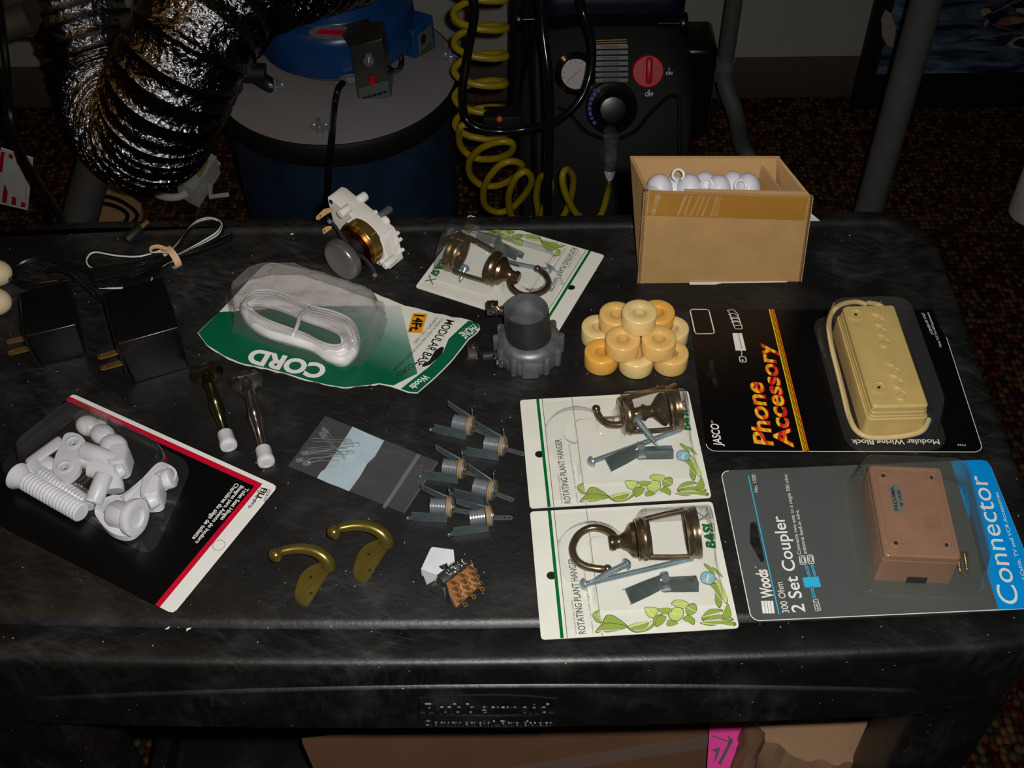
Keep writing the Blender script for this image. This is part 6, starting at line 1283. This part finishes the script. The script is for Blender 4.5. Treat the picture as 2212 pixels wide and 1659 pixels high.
# ================================================================== quarter inch jacks
def build_jack():
    t = thing('phone_jack', '', 'jack', (0, 0, 0), 'open frame metal phone jacks')
    # axis along +x toward the solder tags, bushing behind
    g = MB('steel'); pr = []
    for i in range(6): z = -.0125+.0019*i; pr += [(.0049, z), (.0059, z+.0005), (.0059, z+.0013), (.0049, z+.0018)]
    g.lathe(pr, X=frame((0, 0, .0078), (0, 0, 1), (1, 0, 0)), n=28); g.build('threaded_bushing', t)
    G('fibre', (150, 130, 94), .6)
    g = MB('fibre'); X = frame((0, 0, .0078), (0, 0, 1), (1, 0, 0)); g.lathe([(.0072, -.001), (.0078, -.0006), (.0078, .0004), (.0070, .0006), (.0070, .0011), (.0076, .0013), (.0076, .0024), (.007, .0026)], X=X, n=32); g.build('insulator_washer', t)
    g = MB('alu'); g.lathe([(.0069, .0024), (.0069, .0036), (.0052, .0041), (.0046, .0033), (.0026, .0031)], X=X, n=30); g.build('end_washer', t)
    g = MB('brass'); g.lathe([(.0026, .003), (.0026, .0048), (.0018, .0052), (.0010, .0046)], X=X, n=18); g.build('centre_rivet', t)
    G('jack_steel', (130, 146, 150), .28, .7, noise_=(60, .25)); g = MB('jack_steel')
    o_ = [(-.026, .001), (-.026, .0055), (-.0245, .0055), (-.0245, .0100), (0, .0100), (0, .0005), (-.0235, .0002), (-.0235, .001)]
    g.prism([(x, z) for x, z in o_], -.0004, .0004, X=Matrix(((1, 0, 0, 0), (0, 0, -1, -.0080), (0, 1, 0, 0), (0, 0, 0, 1)))); 
    g.box((-.0005, -.0040, .0042), (.0009, .0085, .0078)); g.ball((-.0275, -.0080, .0028), .0016, n=10); g.box((-.0262, -.0080, .0028), (.003, .0009, .0016)); g.build('contact_frame', t)
    g = MB('jack_steel'); g.hexa([(-.020, .0105, .0115), (-.0195, .0110, .0115), (.001, .0060, .0030), (0, .0055, .0030), (-.020, .0105, .0175), (-.0195, .0110, .0175), (.001, .0060, .0110), (0, .0055, .0110)]); g.build('spring_leaf', t)
    def tg(X, L_, nm='solder_tag'):
        g = MB('alu'); w = .0023; o_ = [(0, -w), (L_-w, -w)]+[(L_-w+w*math.cos(a), w*math.sin(a)) for a in [math.radians(-72+18*k) for k in range(9)]]+[(L_-w, w), (0, w)]
        hl = [[(c+.0008*math.cos(-a), .0008*math.sin(-a)) for a in [2*PI*k/12 for k in range(12)]] for c in (L_-.0026, L_-.0056)]; g.prism(o_, 0, .0004, X=X, holes=hl); g.build(nm, t)
    tg(frame((.0035, -.0005, .0052), (1, -.12, -.12), (.1, .25, 1)), .0145); tg(frame((.0015, .0035, .0135), (-.15, .35, 1), (1, .5, 0)), .0085)
    return t
jk = build_jack()
def pj(x, y, z=.0): return T(880+x/5.53, 880+y/5.53, z)
jl = [((770, 330), (420, 250), 'rearmost open frame phone jack, at the top left of the group of six'), ((1150, 575), (800, 520), 'phone jack at the top right of the group, tag toward the cream card'), ((660, 850), (300, 800), 'phone jack in the middle row on the left, nearest the zip bag'), ((1025, 1105), (670, 1020), 'phone jack in the middle row on the right'), ((520, 1310), (150, 1290), 'phone jack in the front row on the left'), ((985, 1420), (600, 1470), 'frontmost phone jack, turned so both tags stand apart')]
for i, (a, b, lab) in enumerate(jl):
    o = jk if i == 0 else copy_tree(jk); A, B = pj(*a, .004), pj(*b, .004); d = A-B; o.location = (A.x-d.normalized().x*.002, A.y+.006, TZ+.0002); o.rotation_euler = (0 if i < 5 else 0, 0, math.atan2(d.y, d.x)); o['label'] = lab

# ================================================================== brass hooks
def ph(x, y, z=.0): return T(560+x/4.337, 1110+y/4.337, z)
def brass_hook(dx, dy, lab):
    f = lambda x, y, z=0: ph(x+dx, y+dy, z)
    t = thing('brass_hook', lab, 'coat hook', f(480, 620), 'small brass coat hooks')
    o_ = [(700, 500), (690, 485), (640, 492), (540, 520), (450, 560), (390, 620), (355, 700), (338, 790), (360, 840), (400, 868), (450, 862), (495, 825), (560, 730), (640, 620), (705, 525)]
    P = catmull([f(*p, 0.0) for p in o_], 4, True)
    hl = []
    for c in ((487, 628), (493, 768)): q_ = f(*c); hl.append([(q_.x+.0011*math.cos(-a), q_.y+.0011*math.sin(-a)) for a in [2*PI*k/12 for k in range(12)]])
    hi = f(695, 500); lo = f(360, 800)
    g = MB('brass'); g.prism([(p.x, p.y) for p in P], TZ+.0004, TZ+.0022, holes=hl)
    c = sum(P, Vector())/len(P); rim = [Vector((p.x+(c.x-p.x)*.04, p.y+(c.y-p.y)*.04, TZ+.0022)) for p in P]; g.tube(rim, .0007, n=6, closed=True)
    ax_d = (Vector((hi.x, hi.y, 0))-Vector((lo.x, lo.y, 0))).normalized()
    def tilt(v):
        s = (Vector((v.x, v.y, 0))-Vector((lo.x, lo.y, 0))).dot(ax_d); return (v.x, v.y, v.z+max(s, 0)*.16)
    g.warp(tilt); g.build('back_plate', t)
    g = MB('brass'); g.tube([Vector(tilt(f(365, 790, .0024))), Vector(tilt(f(520, 650, .0024))), Vector(tilt(f(700, 505, .0024)))], .0004, n=5); g.build('plate_crease', t)
    arm = catmull([f(645, 500, .007), f(650, 462, .010), f(605, 400, .014), f(520, 350, .0165), f(420, 328, .0175), f(320, 328, .018), f(215, 348, .018)], 6); n = len(arm)
    g = MB('brass'); g.tube(arm, [.0050-.0020*i/n for i in range(n)], n=16); g.lathe([(.0026, 0), (.0032, .0008), (.0026, .0016)], X=frame(arm[-1], (0, 0, 1), arm[-1]-arm[-3]), n=18); g.build('arm', t)
    g = MB('brass'); g.ball(f(155, 386, .0172), .0048, n=24); g.build('ball_tip', t)
brass_hook(0, 0, 'brass coat hook with ball tip, the front left one of two')
brass_hook(545, -215, 'brass coat hook with ball tip, the rear right one of two')

# ================================================================== slide switch with white bracket
def psw(x, y, z=.0): return T(890+x/10.37, 1170+y/10.37, z)
sw_ = thing('slide_switch', 'multi pole switch with brown terminal board and white plastic wedge', 'switch', psw(900, 850))
g = MB('white_plastic'); top = [(200, 615), (415, 150), (460, 120), (930, 180), (955, 430), (870, 470), (690, 640), (550, 750)]; P = [psw(*p, .014) for p in top]; g.prism([(p.x, p.y) for p in P], TZ+.006, TZ+.014)
P1 = [psw(200, 620, .0138), psw(550, 752, .0138), psw(575, 835, .006), psw(340, 970, .001)]; g.hexa([psw(340, 970, .0005), psw(580, 840, .0005), psw(560, 740, .0005), psw(260, 700, .0005)]+[psw(330, 965, .0015), psw(575, 832, .006), psw(552, 748, .0138), psw(202, 618, .0138)])
g.build('white_wedge', sw_)
g = MB('dark_metal'); g.cyl(psw(690, 510, .014), psw(720, 600, .012), .0030, n=16); g.build('pivot', sw_)
a, b = psw(560, 765, .014), psw(1190, 300, .014); u_ = (b-a).normalized(); n2_ = Vector((u_.y, -u_.x, 0)); wid = .0068; Lb = (b-a).length; zt_ = .015
G('switch_steel', (112, 118, 116), .30, .9, noise_=(70, .2)); g = MB('switch_steel'); X = Matrix(((u_.x, n2_.x, 0, a.x), (u_.y, n2_.y, 0, a.y), (0, 0, 1, TZ), (0, 0, 0, 1)))
g.hexa([(x, y, z) for x, y, z in [(0, 0, .003), (Lb, 0, .003), (Lb, wid, .003), (0, wid, .003), (0, 0, zt_), (Lb, 0, zt_), (Lb, wid, zt_-.001), (0, wid, zt_-.001)]], bev=.0004) if False else None
g.X = X; g.hexa([(0, 0, .0006), (Lb, 0, .0006), (Lb, wid, .0006), (0, wid, .0006), (0, 0, zt_), (Lb, 0, zt_), (Lb, wid, zt_-.0015), (0, wid, zt_-.0015)], bev=.0004)
g.build('metal_frame', sw_)
g = MB('ink_white'); g.X = X; r4 = random.Random(2)
for k in range(46): x = Lb*(.22+.62*r4.random()); y = wid*(.2+.62*r4.random()); z = zt_-.0015*y/wid; w = .0002+.0004*r4.random(); g.poly([(x, y, z+.0001), (x+w*1.6, y, z+.0001), (x+w*1.6, y+w, z+.0001), (x, y+w, z+.0001)])
g.build('worn_marking', sw_, fix=False)
for s_, x0__, px_ in ((-1, 0, 0), (1, Lb, 0)):
    g = MB('switch_steel'); g.X = X; o_ = [(0, -.001)]+[(s_*(.0040+.0034*math.cos(a)), .0028+.0038*math.sin(a)) for a in [math.radians(-80+20*k) for k in range(9)]]+[(0, .0066)]
    hl = [[(s_*.0042+.0012*math.cos(-a), .0028+.0012*math.sin(-a)) for a in [2*PI*k/14 for k in range(14)]]]; g.prism([(x0__+x, y) for x, y in o_], .006, .0068, holes=[[(x0__+x, y) for x, y in h] for h in hl]); g.box((x0__+s_*.0004, .003, .0085), (.0008, .006, .006)); g.build('mounting_ear', sw_)
ph_ = [psw(740, 880, .012), psw(1330, 410, .012), psw(1530, 960, .006), psw(980, 1470, .002)]
g = MB('phenolic'); th = Vector((0, 0, -.0016)); g.hexa([p+th for p in (ph_[3], ph_[2], ph_[1], ph_[0])]+[p for p in (ph_[3], ph_[2], ph_[1], ph_[0])]); 
nrm_ = (ph_[1]-ph_[0]).cross(ph_[3]-ph_[0]).normalized(); nrm_ = nrm_ if nrm_.z > 0 else -nrm_
def onb(u, v, e_=0.0): return ph_[0]*(1-u)*(1-v)+ph_[1]*u*(1-v)+ph_[2]*u*v+ph_[3]*(1-u)*v+nrm_*e_
for i in range(3):
    for k in range(9): u0 = .10+.32*i; v0 = .12+.09*k; g.hexa([onb(u0, v0), onb(u0+.18, v0), onb(u0+.18, v0+.035), onb(u0, v0+.035)]+[onb(u0, v0, .0006), onb(u0+.18, v0, .0006), onb(u0+.18, v0+.035, .0006), onb(u0, v0+.035, .0006)])
g.build('terminal_board', sw_)
g = MB('switch_steel'); g.hexa([psw(700, 1150, .001), psw(760, 1330, .001), psw(930, 1450, .001), psw(980, 1440, .0005), psw(590, 800, .010), psw(640, 860, .011), psw(740, 880, .0105), psw(760, 870, .0105)]); g.build('side_plate', sw_)
for i in range(3):
    for k in range(4):
        u0, v0 = .14+.34*i, .12+.25*k; a = onb(u0, v0); d = (nrm_*.8+(ph_[3]-ph_[0]).normalized()*.7+u_*.35).normalized(); b = a+d*.0052; g = MB('prong'); g.cyl(a-nrm_*.0005, a+nrm_*.0010, .0011, n=12); g.tube([a, b], .0009, n=6, flat=(.0005, .0012))
        X2 = frame(b, d, nrm_); g.loops([[X2 @ Vector((r_*math.cos(t)+.0012, r_*math.sin(t), z)) for t in [2*PI*q_/14 for q_ in range(14)]] for r_, z in ((.0008, -.0003), (.0016, -.0003), (.0016, .0004), (.0008, .0004))], closed=True); g.build('terminal', sw_)

# ================================================================== grey metal cup (burner housing)
mc = T(1142, 748, .010); c0 = Vector((mc.x, mc.y, TZ)); cup = thing('metal_cup', 'grey cast metal cup on a ribbed round base with two side arms', 'metal fitting', c0)
X = Matrix.Translation(c0); tz = .0225
def lob(a): return 1.0
g = MB('alu'); g.lathe([(.0235, .0005), (.0245, .002), (.0248, .0125), (.0240, .0140), (.0248, .0148), (.0250, .0185), (.0235, .0215), (.0195, .0235), (.017, .0238)], X=X, n=56)
g.build('base', cup)
for k, a in enumerate([math.radians(d) for d in (-150, -118, -85, -58, -28, 5, 40, 100, 150, 178)]):
    if k == 2: continue
    g = MB('alu'); p = c0+Vector((.0250*math.cos(a), .0250*math.sin(a), 0)); g.cyl(p+Vector((0, 0, .002)), p+Vector((0, 0, .0205)), .0030, n=14, bev=.0008); g.build('rib', cup)
g = MB('alu'); p = T(1152, 800, .006); g.cyl(c0+Vector((.002, -.018, .006)), Vector((p.x, p.y-.001, TZ+.0045)), .0052, n=22, bev=.0012); g.box((c0.x+.001, c0.y-.0235, TZ+.010), (.013, .006, .018), bev=.001); g.build('drain_stub', cup)
G('dark_cast', (58, 60, 61), .5, .55, noise_=(50, .25)); tcn = T(1132, 672, .052); tv = Vector((tcn.x-c0.x, tcn.y-c0.y, .0)); 
g = MB('dark_cast'); rings = []
for r, z in ((.0178, .0225), (.0176, .030), (.0172, .048), (.0171, .0525), (.0168, .0530)): f = (z-.0225)/.0305; rings.append([Vector((c0.x+tv.x*f*.6+r*math.cos(a), c0.y+tv.y*f*.6+r*math.sin(a), TZ+z)) for a in [2*PI*k/56 for k in range(56)]])
g.loops(rings, caps=(False, False)); g.build('cup_wall', cup)
g = MB('alu'); rings = []
for r, z in ((.0168, .0530), (.0160, .0528), (.0146, .0490), (.0142, .0482), (.0138, .0400), (.0001, .0398)): f = (z-.0225)/.0305; rings.append([Vector((c0.x+tv.x*f*.6+r*math.cos(a), c0.y+tv.y*f*.6+r*math.sin(a), TZ+z)) for a in [2*PI*k/56 for k in range(56)]])
g.loops(rings, caps=(False, False)); g.build('cup_inside', cup)
def clip(p0, p1, cpos, nm):
    g = MB('dark_cast'); g.cyl(p0, p1, .0036, n=18); g.build('arm', cup)
    g = MB('zinc'); g.mats = [M['nickel']]; c = cpos; g.box(c+Vector((0, 0, .004)), (.0088, .0060, .0012), bev=.0003); g.box(c+Vector((-.0004, -.0032, -.0010)), (.0080, .0009, .0095), bev=.0003); g.cyl(c+Vector((0, 0, .004)), c+Vector((0, 0, .0062)), .0018, n=12); g.cyl(p1, c+Vector((.002, 0, .003)), .0016, n=8); g.build('spring_clip', cup)
clip(c0+Vector((-.014, -.004, .006)), T(1042, 770, .008), T(1022, 752, .006), 0)
clip(T(1098, 672, .038), T(1080, 671, .038), T(1064, 664, .036), 1)
g = MB('chrome'); 
for k in range(9): p = T(1076+rnd.uniform(-10, 12), 776+rnd.uniform(-8, 12), .012+rnd.uniform(-.002, .002)); g.ball(p, .0009+rnd.random()*.0008, n=8)
g.build('solder_blobs', cup)

# ================================================================== gear motor
am = Vector((.62, .785, 0)).normalized(); bm_ = Vector((.785, -.62, 0)).normalized(); cth = math.radians(12)
bz = (bm_*math.cos(cth)-Vector((0, 0, 1))*math.sin(cth)); cz_ = am.cross(bz).normalized(); cz_ = cz_ if cz_.z > 0 else -cz_
def RG(x, y): return ray(660+x/6.6375, 390+y/6.6375)
Om = T(841, 583, .0005)                  # lowest corner of the housing's front face
def pm_(x, y, ea=0.0):                    # pixel of the motor crop on the plane at depth ea along the shaft axis
    d = RG(x, y); O_ = Om+am*ea; t_ = (O_-CAM).dot(am)/d.dot(am); return CAM+d*t_
def MX(p): return Vector(((p-Om).dot(bz), (p-Om).dot(cz_), (p-Om).dot(am)))
XM = Matrix(((bz.x, cz_.x, am.x, Om.x), (bz.y, cz_.y, am.y, Om.y), (bz.z, cz_.z, am.z, Om.z), (0, 0, 0, 1)))
mo = thing('gear_motor', 'small gear motor with white plastic gearbox, brass can and grey flywheel', 'motor', Vector((Om.x-.03, Om.y+.01, TZ)))
fo = [(310, 245), (360, 262), (1060, 835), (1105, 905), (1200, 1275), (1010, 1225), (700, 960), (400, 620), (330, 340)]
F2 = [MX(pm_(x, y)) for x, y in fo]; gth = .0185
def outl(k): 
    c = sum(F2, Vector())/len(F2); return [(c.x+(p.x-c.x)*k, c.y+(p.y-c.y)*k) for p in F2]
g = MB('ivory_plastic'); G('motor_white', (236, 230, 222), .4); g.mats = [M['motor_white']]; g.X = XM
g.loops([[(x, y, z) for x, y in outl(k)] for k, z in ((.975, 0), (1, .001), (1, .0085), (.990, .0087), (.990, .0091), (1, .0093), (1, gth-.0008), (.98, gth))]); g.build('gearbox', mo, angle=30)
def mcyl(x, y, r, a0, a1, m, nm, bev=0, n=24, par=None):
    p = MX(pm_(x, y, a0)); g = MB(m); g.X = XM; g.cyl((p.x, p.y, a0), (p.x, p.y, a1), r, bev=bev, n=n); return g.build(nm, par or mo)
mcyl(760, 290, .0042, gth-.001, gth+.0075, 'motor_white', 'output_boss', .0008); mcyl(1060, 520, .0032, gth-.001, gth+.0125, 'alu', 'shaft', .0004); mcyl(1130, 590, .0042, gth-.001, gth+.002, 'motor_white', 'small_boss', .0006)
mcyl(985, 470, .0020, gth-.001, gth+.0015, 'motor_white', 'locating_pin')
for x, y in ((1300, 790), (1340, 880), (1370, 1030)): mcyl(x-25, y, .0017, gth-.004, gth+.001, 'motor_white', 'locating_pin')
for x, y in ((360, 310), (1025, 865)): mcyl(x, y, .0020, -.001, .0005, 'nickel', 'screw', .0003)
for (x, y, r, L_) in ((490, 490, .0036, .0105), (610, 620, .0024, .006), (925, 800, .0020, .005), (1130, 1230, .0032, .0120), (1075, 1180, .0020, .006)): mcyl(x, y, r, -L_, .001, 'motor_white', 'standoff', .0004)
p = MX(pm_(830, 900, -.004)); g = MB('gold_can'); g.X = XM; rc_ = .0205; cx__, cy__ = p.x-.002, p.y-.0005
g.lathe([(rc_, .001), (rc_, -.0065), (rc_-.0006, -.0085), (rc_-.002, -.0095), (.001, -.0098)], X=Matrix.Translation((cx__, cy__, 0)), n=56); can = g.build('motor_can', mo)
g = MB('copper'); g.X = XM; g.lathe([(rc_-.0010, -.0092), (rc_-.0022, -.0118), (rc_-.006, -.0122), (.004, -.0122)], X=Matrix.Translation((cx__, cy__, 0)), n=48); g.build('winding', mo)
g = MB('black_matte'); g.X = XM; g.cyl((cx__, cy__, -.0118), (cx__, cy__, -.019), .010, n=28); g.build('bearing_block', mo)
# flywheel
fc = MX(pm_(560, 1110, -.026)); g = MB('alu'); G('flywheel', (128, 124, 124), .28, .6, noise_=(20, .08)); g.mats = [M['flywheel']]; g.X = XM
g.lathe([(.002, .0035), (.0125, .0038), (.0165, .0030), (.0180, .0010), (.0183, -.0045), (.0170, -.0068), (.0145, -.0078), (.012, -.0070), (.0, -.0068)], X=Matrix.Translation((fc.x, fc.y, fc.z)), n=56)
zmin = min((v.z for v in g.v)); dzf = TZ+.0003-zmin
if dzf > 0 or True: g.v = [v+Vector((0, 0, dzf if dzf > 0 else 0)) for v in g.v]
g.build('flywheel', mo, angle=60)
g = MB('dark_metal'); g.X = XM; g.cyl((cx__, cy__, -.019), (fc.x, fc.y, fc.z+.003), .0018, n=12); g.build('rotor_pin', mo)
def strap(pts, w, m, nm, th=.0007):
    P = [MX(pm_(x, y, a)) for x, y, a in pts]; g = MB(m); g.X = XM; rs = []
    for i, p in enumerate(P):
        t_ = (P[min(i+1, len(P)-1)]-P[max(i-1, 0)]); s_ = Vector((0, 0, 1)).cross(t_); s_ = Vector((-t_.y, t_.x, 0)); s_.normalize() if s_.length > 0 else None
        up2 = t_.cross(s_).normalized(); rs.append([p+s_*w/2, p-s_*w/2, p-s_*w/2+up2*th, p+s_*w/2+up2*th])
    g.loops(rs); g.build(nm, mo)
G('bracket_zinc', (150, 158, 160), .32, .9, noise_=(50, .1))
strap([(310, 560, -.0108), (370, 600, -.0108), (450, 690, -.013), (500, 780, -.018), (560, 870, -.0185), (640, 950, -.0185)], .0052, 'bracket_zinc', 'bracket'); strap([(740, 1085, -.0185), (800, 1095, -.0175), (880, 1170, -.0140), (960, 1280, -.0122), (1000, 1400, -.0122), (1020, 1440, -.0122)], .0058, 'bracket_zinc', 'bracket')
mcyl(330, 600, .0018, -.0128, -.0105, 'steel', 'screw', .0003); mcyl(975, 1375, .0018, -.0145, -.0115, 'steel', 'screw', .0003)
def blade(px, a, m, nm, hole=None):
    P = [MX(pm_(x, y, aa)) for (x, y), aa in zip(px, a)]; g = MB(m); g.X = XM; n_ = (P[1]-P[0]).cross(P[2]-P[0]).normalized()*.0008; k = len(P); g.add([p for p in P]+[p+n_ for p in P], [tuple(range(k))[::-1], tuple(range(k, 2*k))]+[(i, (i+1) % k, k+(i+1) % k, k+i) for i in range(k)])
    if hole:
        c = MX(pm_(*hole)); g.mi('black_matte'); rr_ = .0009; nn_ = n_.normalized(); e1 = (P[1]-P[0]).normalized(); e2 = nn_.cross(e1)
        for s_ in (-1, 1): g.poly([c+nn_*(.0005+s_*.0006)+e1*rr_*math.cos(t)+e2*rr_*math.sin(t) for t in [2*PI*q_/12 for q_ in range(12)]], 'black_matte')
    g.build(nm, mo)
def blade2(px, m, nm, hole):   # flat in a vertical plane facing the camera
    O2 = pm_(*px[0], -.012 if m == 'bracket_zinc' else -.004); nv = Vector((0, -.75, .66)); P = []
    for x, y in px: d = RG(x, y); P.append(CAM+d*((O2-CAM).dot(nv)/d.dot(nv)))
    g = MB(m); n_ = nv.normalized()*.0008; k = len(P); g.add([p-n_ for p in P]+[p for p in P], [tuple(range(k))[::-1], tuple(range(k, 2*k))]+[(i, (i+1) % k, k+(i+1) % k, k+i) for i in range(k)])
    d = RG(*hole); c = CAM+d*((O2-CAM).dot(nv)/d.dot(nv)); e1 = Vector((1, 0, 0)); e2 = nv.normalized().cross(e1); g.poly([c+nv.normalized()*.0001+e1*.0008*math.cos(t)+e2*.0008*math.sin(t) for t in [2*PI*q_/12 for q_ in range(12)]], 'black_matte')
    g.build(nm, mo, fix=False)
blade2([(370, 385), (385, 440), (310, 480), (180, 570), (150, 560), (148, 520), (260, 410), (320, 395)], 'prong', 'terminal', (215, 505))
blade2([(370, 650), (375, 690), (265, 770), (240, 740), (240, 700), (300, 655)], 'prong', 'terminal', (270, 720))
blade2([(1010, 1400), (1035, 1465), (985, 1520), (960, 1515), (870, 1592), (815, 1575), (808, 1540), (900, 1440), (940, 1410)], 'bracket_zinc', 'terminal', (878, 1525))

# ================================================================== left edge pack and crumbs
lp = thing('sweets_pack', 'yellow and red striped pack with round beige pieces cut off by the left edge', 'pack', T(0, 640))
M['stripes'] = band_mat('stripes', [(235, 205, 70), (240, 190, 120), (228, 120, 60), (238, 215, 140), (230, 190, 40)], Vector((.5, .85, 0)), .026)
P = [T(x, y) for x, y in [(-60, 560), (5, 585), (30, 640), (16, 678), (-2, 700), (-60, 740)]]; g = MB('stripes'); g.prism([(p.x, p.y) for p in P], TZ+.0003, TZ+.0016); g.build('striped_card', lp)
G('beige_lump', (222, 200, 160), .5)
for i, (x, y, lab) in enumerate(((-12, 590, 'rear'), (-14, 652, 'front'))): g = MB('beige_lump'); g.ball(T(x, y, .012), .0145, n=24, sc=(1, .8, .8)); g.build('round_piece', lp)
g = MB('paper'); rc = random.Random(11)
def crumb(p, s):
    q_ = [p+Vector((rc.uniform(-1, 1)*s, rc.uniform(-1, 1)*s, 0)) for _ in range(4)]; c = sum(q_, Vector())/4; q_.sort(key=lambda v: math.atan2(v.y-c.y, v.x-c.x)); b0 = len(g.v); g.add([v for v in q_]+[c+Vector((0, 0, s*.5))], [(0, 1, 4), (1, 2, 4), (2, 3, 4), (3, 0, 4), (3, 2, 1, 0)])
taken = [(K.X.inverted(), K.W, K.H) for K in (K1, K2, K3, KJ, KW, KT)]
def free(p):
    for I, w, h in taken:
        q_ = I @ p
        if -.003 < q_.x < w+.003 and -.003 < q_.y < h+.003: return False
    return True
cnt = 0
for k in range(700):
    x = rc.uniform(0, 2150); y = rc.choice([rc.uniform(500, 1400), rc.gauss(507, 4) if rc.random() < .5 else rc.uniform(560, 1350)]); p = T(x, y, .0001)
    if free(p) and p.x < .335 and .41 < p.y < .78: crumb(p, rc.choice([.0002, .00025, .0003, .0004]))
for x, y, s in [(361, 1357, .0016), (407, 1360, .0017), (632, 505, .002), (268, 506, .0014), (318, 570, .001), (551, 1000, .0012), (1772, 934, .0006), (1835, 508, .0008), (875, 1172, .0013)]: crumb(T(x, y, .0004 if y < 1340 else -.0006), s)
tag(g.build('sawdust_crumbs', flat=True), 'scattered pale crumbs and dust specks on the black cart top', 'crumbs', kind='stuff')
